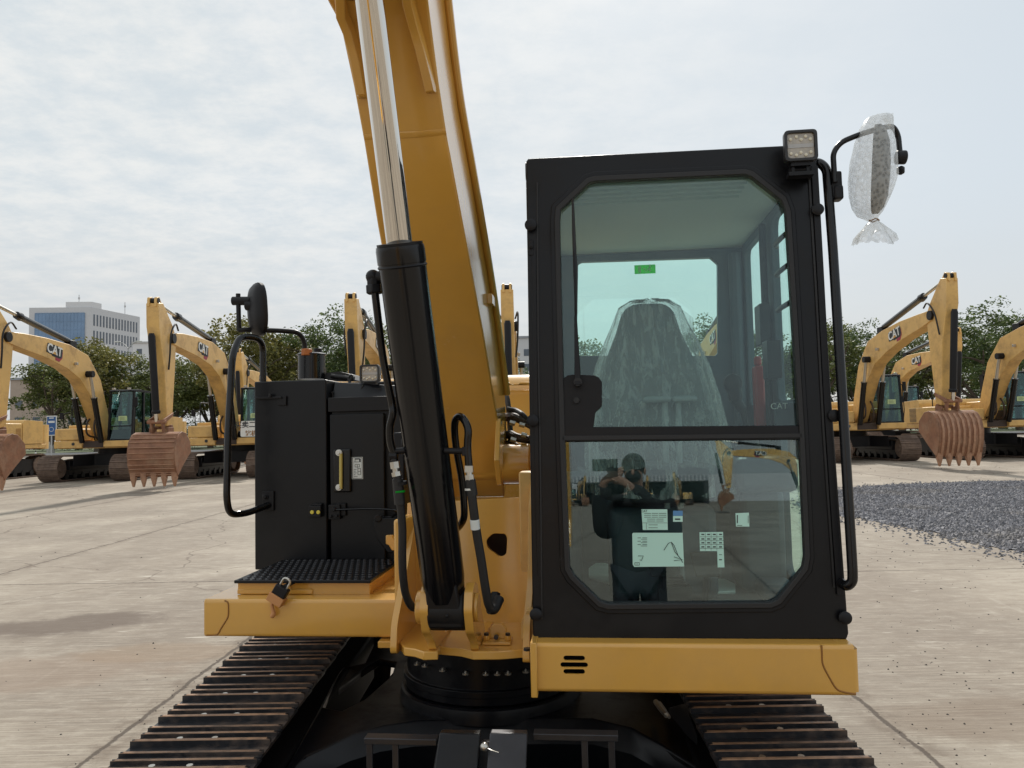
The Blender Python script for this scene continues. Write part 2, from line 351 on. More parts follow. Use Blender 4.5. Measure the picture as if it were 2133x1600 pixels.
# ================================================================ the near excavator (machine frame: +y away from the camera)
C0 = Vector((-0.37, 3.0, 0)); RZ = Matrix.Rotation(-YAW, 4, 'Z')
EX = empty('excavator', RZ @ C0, -YAW)
tag(EX, 'huge nearest yellow excavator with black cab and boom running out of the picture', 'excavator')
def B(mb, name, mats, parent=None, **k): return mb.build(name, mats, EX if parent is None else parent, off=C0, **k)
V = Vector
def bolt(mb, c, n, r=0.012, h=0.008, seg=6, mi=None): c = V(c); mb.cyl(c, c+V(n).normalized()*h, r, seg=seg, mi=mi)

# ---- upper frame bars
def bar_profile(z0, z1, d0, d1, r=0.018): return fillet2([(d0, z0), (d1, z0), (d1, z1), (d0, z1)], r, 4)
rb = MB()
XR0, XR1 = -0.205, 0.735; ZT, ZB = 0.975, 0.830
# right bar: front plate with three ventilation slots, closed top, bottom and ends behind it
def slot(cx, cz, w, h):
    n = 6; r = h/2; o = []
    for s, a0 in ((1, -90), (-1, 90)):
        for k in range(n+1):
            a = R(a0+180*k/n); o.append((cx+s*(w/2-r)+r*cos(a), cz+r*sin(a)))
    return o
s0 = P(1196, 1371, 2.34); s1 = P(1196, 1385, 2.34); s2 = P(1196, 1399, 2.34)
rb.plate([[(XR0+0.012, ZB+0.012), (XR1-0.012, ZB+0.012), (XR1-0.012, ZT-0.012), (XR0+0.012, ZT-0.012)],
          slot(s0.x, s0.z, 0.064, 0.0145), slot(s1.x, s1.z, 0.082, 0.0145), slot(s2.x, s2.z, 0.064, 0.0145)], lambda k: (k[0], 2.34, k[1]), lambda k: (k[0], 2.348, k[1]))
def edge_round(mb, x0, x1, z0, z1, d, r, back):
    prof = [(back, z1), (d+r, z1)]+[(d+r-r*sin(R(t)), z1-r+r*cos(R(t))) for t in (22, 45, 68)]+[(d, z1-r)]
    pr2 = [(d, z0+r)]+[(d+r-r*cos(R(t)), z0+r-r*sin(R(t))) for t in (22, 45, 68)]+[(d+r, z0), (back, z0)]
    for pr in (prof, pr2):
        n = len(pr); vs = [(x0, *p) for p in pr]+[(x1, *p) for p in pr]; mb.add(vs, [(i, i+1, n+i+1, n+i) for i in range(n-1)])
edge_round(rb, XR0+0.012, XR1-0.012, ZB, ZT, 2.34, 0.012, 3.3)
# rounded right end
prof = [(XR1-0.012, 2.34), (XR1-0.006, 2.342), (XR1-0.002, 2.346), (XR1, 2.353), (XR1, 3.3)]
n = len(prof); rb.add([(x, d, ZB+0.012) for x, d in prof]+[(x, d, ZT-0.012) for x, d in prof], [(i, i+1, n+i+1, n+i) for i in range(n-1)])
q = [(XR1-0.012, 2.352, ZT), (XR1-0.012, 3.3, ZT), (XR1, 3.3, ZT-0.012), (XR1, 2.353, ZT-0.012), (XR1-0.004, 2.345, ZT-0.012), (XR1-0.012, 2.34, ZT-0.012)]
rb.add(q, [(0, 1, 2, 3, 4, 5)]); q2 = [(x, d, ZB+ZT-z) for x, d, z in q]; rb.add(q2, [(0, 1, 2, 3, 4, 5)])
RB = B(rb, 'frame_beam', 'yellow'); q = MB(); q.box((XR0+0.02, 2.46, ZB+0.002), (XR1-0.03, 3.28, ZT-0.004)); q.box((XR0+.16, 2.40, .86), (XR0+.24, 2.459, .93)); B(q, 'slot_shade_box', 'black_satin', RB)  # black box behind the slots stands in for the shade inside the beam
f1 = MB(); f1.box((XR0-0.006, 2.325, ZB-0.012), (XR0+0.014, 2.72, ZT+0.004)); B(f1, 'flange', 'yellow', RB, bevel=0.003)
def seam(pts, d, r=0.0030):
    mb = MB(); mb.tube(curve_path([P(x, y, d) for x, y in pts], 5), r, 6); return mb
B(seam([(1711, 1344), (1712, 1362), (1714, 1384), (1728, 1412), (1742, 1434), (1756, 1441), (1783, 1446)], 2.3405), 'weld_seam', 'weld', RB)

ld = 2.78; LX0, LX1, LZT, LZB = -1.474, -0.715, 1.006, 0.868
lb = MB(); pr = fillet2([(ld, LZB), (4.0, LZB), (4.0, LZT), (ld, LZT)], 0.014, 4); lb.prism(pr, LX0, LX1, 'X')
LB = B(lb, 'frame_beam', 'yellow', bevel=0.006)
B(seam([(468, 1251), (475, 1256), (476, 1270), (475, 1284), (470, 1294), (461, 1308), (455, 1319), (448, 1323), (430, 1324)], ld-0.0003, 0.0030), 'weld_seam', 'weld', LB)
f2 = MB(); f2.box((LX1+0.001, ld-0.012, LZB-0.004), (LX1+0.018, 3.55, LZT+0.01)); f2.box((-0.80, ld-0.03, LZB-0.028), (-0.655, 3.2, LZB-0.005)); B(f2, 'flange', 'yellow', bevel=0.002)
# step box with tread plate
pz = P(488, 1208, 2.85).z
sx0, sx1 = P(500, 1230, 2.87).x, P(771, 1230, 2.87).x
sb = MB(); sb.box((sx0, 2.87, LZT-0.002), (sx1, 3.28, pz-0.012)); sb.box((sx0-0.008, 2.862, LZT+0.0015), (P(700, 1230, 2.87).x-0.09, 2.868, LZT+0.02)); SB = B(sb, 'step_box', 'yellow', bevel=0.004)
sl = MB(); sl.box((sx0-0.006, 2.864, LZT+0.005), (P(607, 1230, 2.87).x, 2.869, pz-0.013)); B(sl, 'step_lid', 'yellow', SB, bevel=0.0015)
tx0, tx1, td0, td1 = P(487, 1208, 2.84).x, P(772, 1208, 2.84).x, 2.84, 3.29
tp = MB(); tp.box((tx0, td0, pz-0.012), (tx1, td1, pz)); TP = B(tp, 'tread_plate', 'black', SB, bevel=0.003)
st = MB(); nx, ny = 19, 10
for i in range(nx):
    for j in range(ny):
        cx = tx0+0.02+(tx1-tx0-0.04)*(i+0.5*(j % 2))/(nx-0.5); cy = td0+0.016+(td1-td0-0.03)*j/(ny-1)
        st.tube([(cx, cy, pz), (cx, cy, pz+0.003), (cx, cy, pz+0.0045)], [0.0095, 0.0085, 0.0045], 8)
B(st, 'tread_studs', 'dark_steel', TP)
# padlock hanging under the tread plate: a thing of its own
PL = empty('padlock', RZ @ P(584, 1222, 2.762), -YAW); PL.scale = (1.35, 1.35, 1.35); tag(PL, 'small black and brass padlock hanging from the yellow step box under the tread plate', 'padlock')
pc = P(582, 1225, 2.762)
q = MB(); hc_ = P(594, 1216, 2.80); q.box((hc_.x-.014, 2.768, pz-.0165), (hc_.x+.014, 2.90, pz-.0125)); B(q, 'hasp', 'black_satin', SB)
def L(px, py, d=2.762): return P(px, py, d)-pc
pm = MB(); cc = L(583, 1232); ax = (L(591, 1216)-L(573, 1248)).normalized(); sd = V((ax.z, 0, -ax.x)); th = V((0, 0.012, 0))
def pbox(mb, c, a, b, hw, hd=0.011, mi=None):
    p = [c+ax*a+sd*s*hw+V((0, t*hd, 0)) for a_, s, t in ((0, -1, -1), (0, 1, -1), (0, 1, 1), (0, -1, 1))]; q = [v+ax*(b-a) for v in p]; mb.hexa([*p, *q], mi)
pbox(pm, cc, -0.018, 0.014, 0.020); pm.build('lock_body', 'black_satin', PL, bevel=0.003)
pm = MB(); pbox(pm, cc, -0.036, -0.012, 0.0225, 0.015); pm.tube(curve_path([cc-ax*0.032, cc-ax*0.045-sd*0.004, cc-ax*0.062+sd*0.012, cc-ax*0.075+sd*0.012], 4), [0.004]*4+[0.005]*4+[0.007]*4+[0.004], 8); pm.build('lock_base', 'brass', PL, bevel=0.002)
pm = MB(); pm.tube(fillet([cc+ax*0.014-sd*0.011, cc+ax*0.038-sd*0.011, cc+ax*0.038+sd*0.011, cc+ax*0.014+sd*0.011], 0.011), 0.0032, 8); pm.build('shackle', 'zinc', PL)

# ---- black tool cabinet on the left
cd = 3.30; kx0, kx1, kz0, kz1 = P(530, 1000, cd).x, P(681, 1000, cd).x, 1.02, P(600, 793, cd).z
cb = MB(); cb.box((kx0, cd, kz0), (kx1, 3.95, kz1)); CBX = B(cb, 'cabinet', 'black', bevel=0.006)
c2 = MB(); kx2 = P(838, 1000, cd+0.03).x
c2.box((kx1+0.012, cd+0.03, kz0), (kx2, 3.9, P(700, 838, cd+.03).z)); c2.box((kx1+0.002, cd+0.06, kz0), (kx1+0.012, 3.9, kz1-0.05))
zt = P(680, 797, cd+.25).z
c2.hexa([(kx1+0.003, cd+0.05, P(700, 838, cd+.03).z+.002), (kx2, cd+0.05, P(700, 838, cd+.03).z+.002), (kx2, 3.9, P(700, 838, cd+.03).z+.002), (kx1+0.003, 3.9, P(700, 838, cd+.03).z+.002),
         (kx1+0.003, cd+0.10, kz1-0.006), (kx2, cd+0.16, kz1-0.03), (kx2, 3.9, kz1-0.03), (kx1+0.003, 3.9, kz1-0.006)])
B(c2, 'cabinet', 'black', bevel=0.004)
h = MB(); h.box((kx1+0.006, cd+0.002, P(700, 858, cd).z), (P(812, 800, cd).x, cd+0.06, P(700, 828, cd).z)); h.box((P(812, 800, cd).x+.002, cd+0.02, P(700, 858, cd).z), (kx2, cd+0.08, P(700, 828, cd).z)); B(h, 'cover_band', 'black_satin', bevel=0.003)
dr = MB(); dx0, dx1 = P(686, 900, cd).x, P(799, 900, cd).x
dr.box((dx0, cd+0.004, P(700, 1172, cd).z), (dx1, cd+0.028, P(700, 863, cd).z)); DR = B(dr, 'cabinet_door', 'black', bevel=0.004)
g = MB(); g.box(P(694, 1026, cd-.012), P(732, 935, cd+.003), 0); GA = B(g, 'level_gauge', 'gloss_black', DR, bevel=0.006)
g = MB(); g.cyl(P(710, 1018, cd-.02), P(710, 945, cd-.02), 0.0075); B(g, 'sight_tube', 'tube_oil', GA)
for y in (943, 1015):
    g = MB(); c = P(707, y, cd-.014); g.cyl(c, c-V((0, .012, 0)), 0.014); g.cyl(c-V((0, .012, 0)), c-V((0, .017, 0)), 0.008, seg=6); B(g, 'gauge_bolt', 'white_plastic', GA, bevel=0.001)
g = MB(); p0, p1 = P(733.5, 998, cd+.0035), P(755.5, 952, cd+.0015); g.box(p0, p1, 0); ST = B(g, 'sticker', 'white_paper', DR)
g = MB()
w_ = p1.x-p0.x; h_ = p1.z-p0.z; yy = p1.y-.0012
def ln(x0, z0, x1, z1, t=.0016): g.box((p0.x+w_*x0-t/2, yy, p0.z+h_*z0-t/2), (p0.x+w_*x1+t/2, yy+.0006, p0.z+h_*z1+t/2))
for a in ((.06, .03, .94, .03), (.06, .97, .94, .97), (.06, .03, .06, .97), (.94, .03, .94, .97), (.2, .78, .82, .78), (.3, .78, .3, .9), (.3, .9, .7, .93), (.7, .93, .8, .78), (.3, .55, .7, .55), (.5, .5, .5, .66), (.3, .66, .7, .66), (.3, .55, .3, .66), (.7, .55, .7, .66),
          (.2, .44, .42, .44), (.2, .36, .34, .36), (.2, .28, .42, .28), (.55, .2, .55, .48), (.8, .2, .8, .48), (.55, .2, .8, .2), (.55, .48, .8, .48), (.55, .34, .8, .34), (.2, .12, .5, .12), (.2, .2, .3, .2)): ln(*a)
B(g, 'sticker_print', 'ink', ST)
# latches and cable stay
la = MB(); la.box(P(642, 1078, cd-.03), P(673, 1052, cd), 0); la.box(P(650, 1054, cd-.02), P(673, 1048, cd), 0); LA = B(la, 'latch', 'black_satin', bevel=0.003)
for x in (650.5, 663.5):
    c = P(x, 1067, cd-.03); q = MB(); q.cyl(c, c-V((0, .006, 0)), 0.0085, seg=16); B(q, 'cap', 'yellow_cap', LA, bevel=0.002)
la = MB(); la.box(P(684, 1082, cd-.025), P(712, 1050, cd+.003), 0); la.box(P(700, 1075, cd-.012), P(722, 1048, cd+.003), 0)
for x, y in ((696, 1061), (690, 1076), (702, 1075)): c = P(x, y, cd-.026); la.cyl(c, c-V((0, .012, 0)), 0.009 if y < 1070 else .006, seg=12)
LA = B(la, 'latch', 'black_satin', DR, bevel=0.002)
ca = MB(); ca.tube(curve_path([P(698, 1062, cd-.03), P(730, 1061, cd-.04), (P(770, 1060, cd-.05)), P(815, 1062, cd-.08), P(826, 1068, cd-.06), P(818, 1075, cd-.03), P(797, 1078, cd)], 6), 0.0045, 8); B(ca, 'stay_cable', 'gloss_black', DR)
ho = MB(); ho.prism([(v.x, v.z) for v in (P(781, 1085, cd-.04), P(787, 1078, cd-.04), P(838, 1078, cd-.04), P(838, 1150, cd-.04), P(810, 1150, cd-.04), P(787, 1120, cd-.04))], cd-.06, cd+.03, 'Y'); ho.cyl(P(787, 1080, cd-.07), P(787, 1080, cd-.04), 0.016, seg=14); B(ho, 'hinge_bracket', 'black', bevel=0.003)
hk = MB(); hk.prism([(v.x, v.z) for v in (P(806, 1114, 3.1), P(818, 1114, 3.1), P(824, 1126, 3.1), P(846, 1126, 3.1), P(846, 1145, 3.1), P(818, 1145, 3.1), P(812, 1134, 3.1), P(806, 1132, 3.1))], 3.08, 3.11, 'Y'); B(hk, 'door_stop', 'yellow', bevel=0.003)
# handrail beside the cabinet
hr = MB(); hr.tube(fillet([P(548, 826, 3.33), P(548, 722, 3.33), P(538, 704, 3.28), P(500, 700, 3.22), P(484, 740, 3.14), P(475, 900, 3.10), P(472, 1040, 3.08), P(478, 1072, 3.1), P(512, 1070, 3.18), P(560, 1052, 3.29)], 0.05, 6), 0.0145, 14)
HR = B(hr, 'handrail', 'gloss_black')
br = MB(); br.box(P(532, 832, cd-.02), P(590, 826, cd), 0); br.box(P(578, 845, cd-.012), P(598, 825, cd), 0); br.cyl(P(563, 828, cd-.02), P(563, 820, cd-.02), .008, seg=6); B(br, 'bracket', 'black_satin', HR, bevel=0.002)
br = MB(); br.box(P(546, 1064, cd-.012), P(572, 1023, cd), 0); c = P(553, 1035, cd-.012); bolt(br, c, (0, -1, 0), .014, .004, 16); bolt(br, c-V((0, .004, 0)), (0, -1, 0), .009, .008); B(br, 'bracket', 'black_satin', HR, bevel=0.003)
# mirror on its arm
ma = MB(); md = 3.42
ma.tube([P(496, 612, md-.1), P(498, 690, md-.1)], 0.0105, 12)
ma.tube(fillet([P(498, 688, md-.1), P(508, 687, md-.1), P(585, 689, md), P(622, 692, md+.05), P(635, 712, md+.08), P(635, 770, md+.08)], 0.06, 6), 0.0115, 12)
ma.cyl(P(485, 627, md-.1), P(522, 627, md-.1), 0.020, seg=14); ma.cyl(P(513, 636, md-.1), P(526, 636, md-.1), 0.024, seg=12)
MA = B(ma, 'mirror_arm', 'black_satin')
mm = MB(); c = P(537, 645, md-.1); yaw = R(40); hgt = 0.118
rot = Matrix.Translation(c) @ Matrix.Rotation(R(-3), 4, 'Y') @ Matrix.Rotation(-yaw, 4, 'Z')
def sup(a, hw, hh, e=2.9): return (hw*math.copysign(abs(cos(a))**(2/e), cos(a)), hh*math.copysign(abs(sin(a))**(2/e), sin(a)))
prf = [(-0.034, 0.25), (-0.030, 0.62), (-0.020, 0.86), (-0.004, 1.0), (0.012, 1.0), (0.014, 0.97)]; N = 36; vs = []; fs = []
for t, s_ in prf:
    for k in range(N): x, z = sup(2*pi*k/N, 0.072*s_, 0.122*s_); vs.append((x, t, z))
for i in range(len(prf)-1):
    for k in range(N): fs.append((i*N+k, i*N+(k+1) % N, (i+1)*N+(k+1) % N, (i+1)*N+k))
fs += [tuple(range(N)), tuple((len(prf)-1)*N+k for k in range(N))[::-1]]
mm.add(vs, fs); mm.xf(rot); MI = B(mm, 'mirror', 'black_satin', MA)
mg = MB(); mg.add([(x, 0.0155, z) for x, z in (sup(2*pi*k/N, 0.066, 0.116) for k in range(N))], [tuple(range(N))]); mg.xf(rot); B(mg, 'mirror_glass', 'mirror_glass', MI)
# filler canister, cap, low fittings on the cabinet top
fc = MB(); a = P(649, 790, 3.55); top = P(649, 740, 3.55); rr = 0.064
fc.tube([a, top, top, top+V((0, 0, .004)), top+V((0, 0, .010))], [rr, rr, rr+.006, rr+.006, rr*.9], 28); FC = B(fc, 'air_cleaner', 'gloss_black')
q = MB(); q.cyl(P(639, 741, 3.50), P(639, 727, 3.50), 0.027, seg=8); B(q, 'cap', 'orange', FC, bevel=0.004)
q = MB(); q.cyl(P(662, 738, 3.6), P(662, 726, 3.6), 0.02, seg=14); q.cyl(P(635, 727, 3.6), P(636, 706, 3.6), 0.006, seg=8); B(q, 'cap', 'black_satin', FC, bevel=0.003)
q = MB(); q.prism([(v.x, v.z) for v in (P(680, 791, 3.6), P(684, 778, 3.6), P(712, 775, 3.6), P(732, 780, 3.6), P(742, 792, 3.6))], 3.56, 3.75, 'Y')
q.tube(curve_path([P(733, 815, 3.5), P(728, 800, 3.5), P(734, 782, 3.5), P(726, 790, 3.5), P(740, 820, 3.48)], 5), .006, 8)
q.cyl(P(690, 783, 3.55), P(738, 789, 3.55), .011, seg=10); B(q, 'fittings', 'rubber')
# work lights
def worklight(cx, cy, d, w, h, dep, nm='work_light'):
    c = P(cx, cy, d); b = MB()
    b.plate([fillet2([(-w/2, -h/2), (w/2, -h/2), (w/2, h/2), (-w/2, h/2)], .014), fillet2([(-w*.41, -h*.41), (w*.41, -h*.41), (w*.41, h*.41), (-w*.41, h*.41)], .012)], lambda k: (c.x+k[0], d, c.z+k[1]), lambda k: (c.x+k[0], d+.02, c.z+k[1]))
    b.plate([fillet2([(-w/2, -h/2), (w/2, -h/2), (w/2, h/2), (-w/2, h/2)], .014)], lambda k: (c.x+k[0], d+.0201, c.z+k[1]), lambda k: (c.x+k[0]*.85, d+dep, c.z+k[1]*.85))
    for i in range(6): b.box((c.x-w*.36+i*w*.13, d+dep*.6, c.z-h*.36), (c.x-w*.33+i*w*.13, d+dep+.012, c.z+h*.36))
    o = B(b, nm, 'lamp_body', bevel=.002)
    l = MB(); l.box((c.x-w*.405, d+.008, c.z-h*.405), (c.x+w*.405, d+.012, c.z+h*.405)); B(l, 'lens', 'lamp_lens', o)
    for (u, v) in ((-.3, .22), (-.12, .30), (.02, .2), (.16, .3), (.3, .2), (-.3, -.24), (-.14, -.3), (.0, -.22), (.15, -.3), (.3, -.22)):
        p_ = V((c.x+u*w, d+.008, c.z+v*h)); l = MB(); l.tube([p_, p_-V((0, .003, 0)), p_-V((0, .004, 0))], [w*.055, w*.05, w*.03], 10); B(l, 'led', 'led', o)
    l = MB(); l.box((c.x-w*.39, d+.0065, c.z-h*.06), (c.x+w*.39, d+.0079, c.z+h*.06)); B(l, 'lens_band', 'post_grey', o)
    l = MB(); z = c.z-h/2
    l.box((c.x-w*.3, d+.01, z-.012), (c.x+w*.3, d+.04, z)); l.box((c.x-w*.27, d+.018, z-.03), (c.x-w*.18, d+.034, z-.010)); l.box((c.x+w*.18, d+.018, z-.03), (c.x+w*.27, d+.034, z-.010)); l.box((c.x-w*.38, d+.008, z-.042), (c.x+w*.38, d+.045, z-.03)); l.cyl((c.x-w*.34, d+.026, z-.02), (c.x+w*.34, d+.026, z-.02), .006, seg=8)
    B(l, 'bracket', 'black_satin', o); return o
worklight(769, 778, 3.42, 0.092, 0.082, .06)
q = MB(); c = P(769, 812, 3.44); q.box((c.x-.05, 3.42, c.z-.012), (c.x+.06, 3.5, c.z+.006)); q.tube(curve_path([P(757, 800, 3.42), P(752, 812, 3.41), P(745, 824, 3.40), P(735, 829, 3.40)], 5), .004, 8); B(q, 'lamp_mount', 'black_satin')
cleat = PC(1669, 302, -.09); worklight(1669, 302, cleat.y, 0.098, 0.096, .05)

# ---- rear body
rb = MB(); hx0, hx1 = -1.56, 0.66; hz = P(700, 797, 4.6).z
rb.prism(fillet2([(4.25, 1.0), (5.15, 1.0), (5.25, 1.4), (5.15, hz), (4.35, hz), (4.25, hz-.08)], .05), hx0, hx1, 'X'); EH = B(rb, 'engine_hood', 'yellow', bevel=0.01)
rb = MB(); rb.prism(fillet2([(hx0, 3.9), (hx1+.05, 3.9), (hx1+.05, 4.9), (0.4, 5.3), (-1.2, 5.3), (hx0, 4.9)], .1), .86, 1.0, 'Z'); B(rb, 'deck', 'black')
rb = MB(); rb.box((-1.5, 4.0, 1.02), (-.83, 4.24, hz-.04)); B(rb, 'side_cover', 'black_satin', bevel=.01)
rb = MB(); a = P(1052, 797, 4.2); rb.prism([(v.x, v.z) for v in (P(1046, 794, 4.2), P(1052, 797, 4.2), P(1062, 797, 4.2), P(1066, 801, 4.2), P(1080, 801, 4.2), P(1084, 796, 4.2), P(1180, 796, 4.2), P(1180, 803, 4.2), P(1046, 803, 4.2))], 4.18, 4.22, 'Y'); B(rb, 'hood_lip', 'yellow', EH, bevel=.003)

# ---- boom mount (cast frame with lugs)
fm = MB(); bx = -.55
# side plates
PLx0, PLx1 = P(846, 1200, 2.7).x, P(1095, 1200, 2.6).x
def side(x, t, pts):
    mb = MB(); mb.prism(pts, x, x+t, 'X'); return mb
BM_ = MB()
lp = [(2.54, .875), (3.6, .875), (3.6, 1.1), (3.38, 1.50), (3.26, 1.60), (3.10, 1.60), (2.98, 1.48), (2.86, 1.30), (2.64, 1.05), (2.56, .97)]
B(side(P(842, 1200, 2.75).x, .022, fillet2(lp, .03)), 'mount_plate', 'yellow', bevel=.004)
rp = [(2.455, .875), (3.6, .875), (3.6, 1.1), (3.40, 1.50), (3.30, 1.60), (3.12, 1.60), (3.02, 1.52), (2.80, 1.33), (2.70, 1.10), (2.50, .98)]
RPX = P(1084, 1300, 2.42).x
B(side(RPX, .022, fillet2(rp, .03)), 'mount_plate', 'yellow', bevel=.004)
# pin bosses at the boom foot
pinz, pind = 1.47, 3.22
q = MB()
for x0, x1, r in ((RPX-.03, RPX+.065, .072), (RPX-.01, RPX+.085, .052), (RPX-.115, RPX-.035, .062)): q.cyl((x0, pind, pinz), (x1, pind, pinz), r, seg=28)
B(q, 'pin_boss', 'yellow', bevel=.005)
# sloping back plate with an opening
bl, br_ = P(846, 1200, 3.0).x+.02, RPX
def bp(k): x, z = k; d = 2.86+(z-.9)*0.22; return (x, d, z)
hole = fillet([V((*[ (lambda v:(v.x, v.z))(P(x, y, 2.92))][0], 0)) for x, y in ((1012, 1126), (1026, 1112), (1052, 1113), (1056, 1122), (1055, 1155), (1042, 1160), (1016, 1142))], .012, 4, True)
ztp = P(970, 1040, 2.98).z
bpm = MB(); bpm.plate([[(bl, .85), (br_, .85), (br_, ztp), (br_-.05, ztp+.006), (bl, ztp-.01)], [(v.x, v.y) for v in hole]], lambda k: bp(k), lambda k: (k[0], bp(k)[1]+.02, k[1])); B(bpm, 'back_plate', 'yellow', bevel=.002)
ins = MB(); ins.box((-.55, 3.12, .84), (-.2, 3.4, 1.25)); ins.cyl((-.42, 3.02, 1.06), (-.42, 3.12, 1.06), .05, seg=20)
for k in range(9): ins.cyl((-.47+k*.016, 3.0, 1.085), (-.47+k*.016, 3.1, 1.085), .008, seg=8)
B(ins, 'swivel_parts', 'dark_steel')
# folded ribs of the back plate
q = MB(); q.prism([(bl+.0, 2.74), (bl+.03, 2.74), (bl+.10, 3.0), (bl, 3.0)], .905, 1.30, 'Z'); B(q, 'gusset', 'yellow', bevel=.01)
# base plate with scalloped front
zb = .862; bz0, bz1 = .878, .905
def Z2(x, y): v = PZ(x, y, bz1); return (v.x, v.y)
front = [Z2(832, 1338), Z2(842, 1349), Z2(864, 1352), Z2(882, 1358), Z2(912, 1357), Z2(915, 1347), Z2(960, 1351), Z2(985, 1357), Z2(1040, 1357), Z2(1104, 1352)]
bpz = MB(); bpz.prism([*front, (front[-1][0], 3.5), (front[0][0], 3.5)], bz0, bz1, 'Z'); BP = B(bpz, 'base_plate', 'yellow', bevel=.003)
# cylinder lugs
LUGC = P(932, 1262, 2.45)
def lug(px, t):
    x = P(px, 1290, 2.45).x; pts = [(2.50, bz1), (2.49, .93), (2.41, .985),  (2.38, 1.06), (2.40, 1.115), (2.45, 1.135), (2.50, 1.12), (2.56, 1.04), (2.66, .92), (2.92, bz1)]
    mb = MB(); mb.prism(fillet2(pts, .012, 3), x, x+t, 'X'); return mb
B(lug(884, .026), 'cylinder_lug', 'yellow', bevel=.004); B(lug(974, .026), 'cylinder_lug', 'yellow', bevel=.004)
q = MB(); xa = P(884, 1290, 2.45).x; xb = P(974, 1290, 2.45).x+.026
q.cyl((xa-.02, 2.45, 1.055), (xa, 2.45, 1.055), .052, seg=24); q.cyl((xb, 2.45, 1.055), (xb+.012, 2.45, 1.055), .045, seg=24); q.cyl((xa-.026, 2.45, 1.055), (xa-.02, 2.45, 1.055), .03); B(q, 'pin', 'yellow', bevel=.003)
# lashing ring bracket at the foot
q = MB(); a = P(1008, 1340, 2.6); b_ = P(1066, 1340, 2.6); q.box((a.x, 2.56, bz1+.001), (b_.x, 2.64, bz1+.010)); xm = (a.x+b_.x)/2
q.prism([(xm-.03, bz1+.01), (xm+.03, bz1+.01), (xm+.028, bz1+.045), (xm+.012, bz1+.058), (xm-.012, bz1+.058), (xm-.028, bz1+.045)], 2.61, 2.622, 'Y')
for s in (-1, 1): q.cyl((xm+s*.036, 2.59, bz1+.01), (xm+s*.036, 2.59, bz1+.026), .012, seg=6)
B(q, 'grease_bracket', 'yellow', bevel=.002)
q = MB()
for s in (-1, 1): q.cyl((xm+s*.036, 2.588, bz1+.012), (xm+s*.036, 2.588, bz1+.034), .009, seg=6)
c = P(1034, 1326, 2.60); q.cyl(c, c-V((0, .012, 0)), .008, seg=8); q.cyl(P(1098, 1355, 2.4), P(1098, 1350, 2.4), .012, seg=6); B(q, 'bolt', 'dark_steel')

# ---- boom
def sec(py, xl, xr, thick):
    c = PX((xl+xr)/2, py, bx); w = (xr-xl)*c.y/1600.0; return c, w, thick
rows = [sec(-70, 640, 886, .30), sec(0, 676, 898, .30), sec(42, 700, 902, .30), sec(175, 730, 918, .30), sec(290, 752, 935, .30), sec(470, 782, 968, .31), sec(700, 826, 1010, .31), sec(900, 858, 1042, .27), sec(1037, 886, 1052, .20)]
ctr = [r[0] for r in rows]
secs = []
for i, (c, w, th) in enumerate(rows):
    t = (ctr[min(i+1, len(ctr)-1)]-ctr[max(i-1, 0)]).normalized(); nrm = V((0, t.z, -t.y));  nrm = nrm if nrm.y > 0 else -nrm
    secs.append((c, w, nrm, th))
# onward past the top of the picture: the bend and the horizontal reach
top = ctr[0]; ext = [(V((bx, 1.72, 3.10)), .24, .33), (V((bx, 1.40, 3.34)), .23, .35), (V((bx, 1.0, 3.52)), .22, .33), (V((bx, .4, 3.66)), .20, .29), (V((bx, -.25, 3.74)), .18, .20)]
allc = [e[0] for e in ext][::-1]+[top]
ess = []
pts = [e[0] for e in ext]; 
for i, (c, w, th) in enumerate(ext):
    p_ = pts[i-1] if i > 0 else top; n_ = pts[i+1] if i+1 < len(pts) else c+(c-p_); t = (p_-n_).normalized(); nrm = V((0, t.z, -t.y)); nrm = nrm if nrm.y+nrm.z > 0 else -nrm
    ess.append((c, w, nrm, th))
S = ess[::-1]+secs
bm_ = MB(); vs = []
WX = .012
for c, w, n, th in S:
    for sx, k in ((-1, 0), (1, 0), (1, 1), (-1, 1)): vs.append(V((bx+sx*w/2, c.y, c.z))+n*th*k)
fs = [(3, 2, 1, 0), tuple((len(S)-1)*4+k for k in range(4))]
for i in range(len(S)-1):
    for k in range(4): fs.append((i*4+k, i*4+(k+1) % 4, (i+1)*4+(k+1) % 4, (i+1)*4+k))
bm_.add(vs, fs); BOOM = B(bm_, 'boom', 'yellow', bevel=.006)
def on_boom(px, py, lift=0.0):        # a point on the underside plate of the boom seen at a pixel
    best = None
    r = rayM(px, py)
    for i in range(len(S)-1):
        c0, c1 = S[i][0], S[i+1][0]; dy, dz = c1.y-c0.y, c1.z-c0.z
        den = r.y*dz-r.z*dy
        if abs(den) < 1e-9: continue
        t = ((c0.y)*dz-(c0.z-CH)*dy)/den; y = r.y*t; z = CH+r.z*t
        s = (z-c0.z)/dz if abs(dz) > 1e-6 else 0
        if -0.02 <= s <= 1.02: best = V((r.x*t, y, z))-S[i][2]*lift
    return best
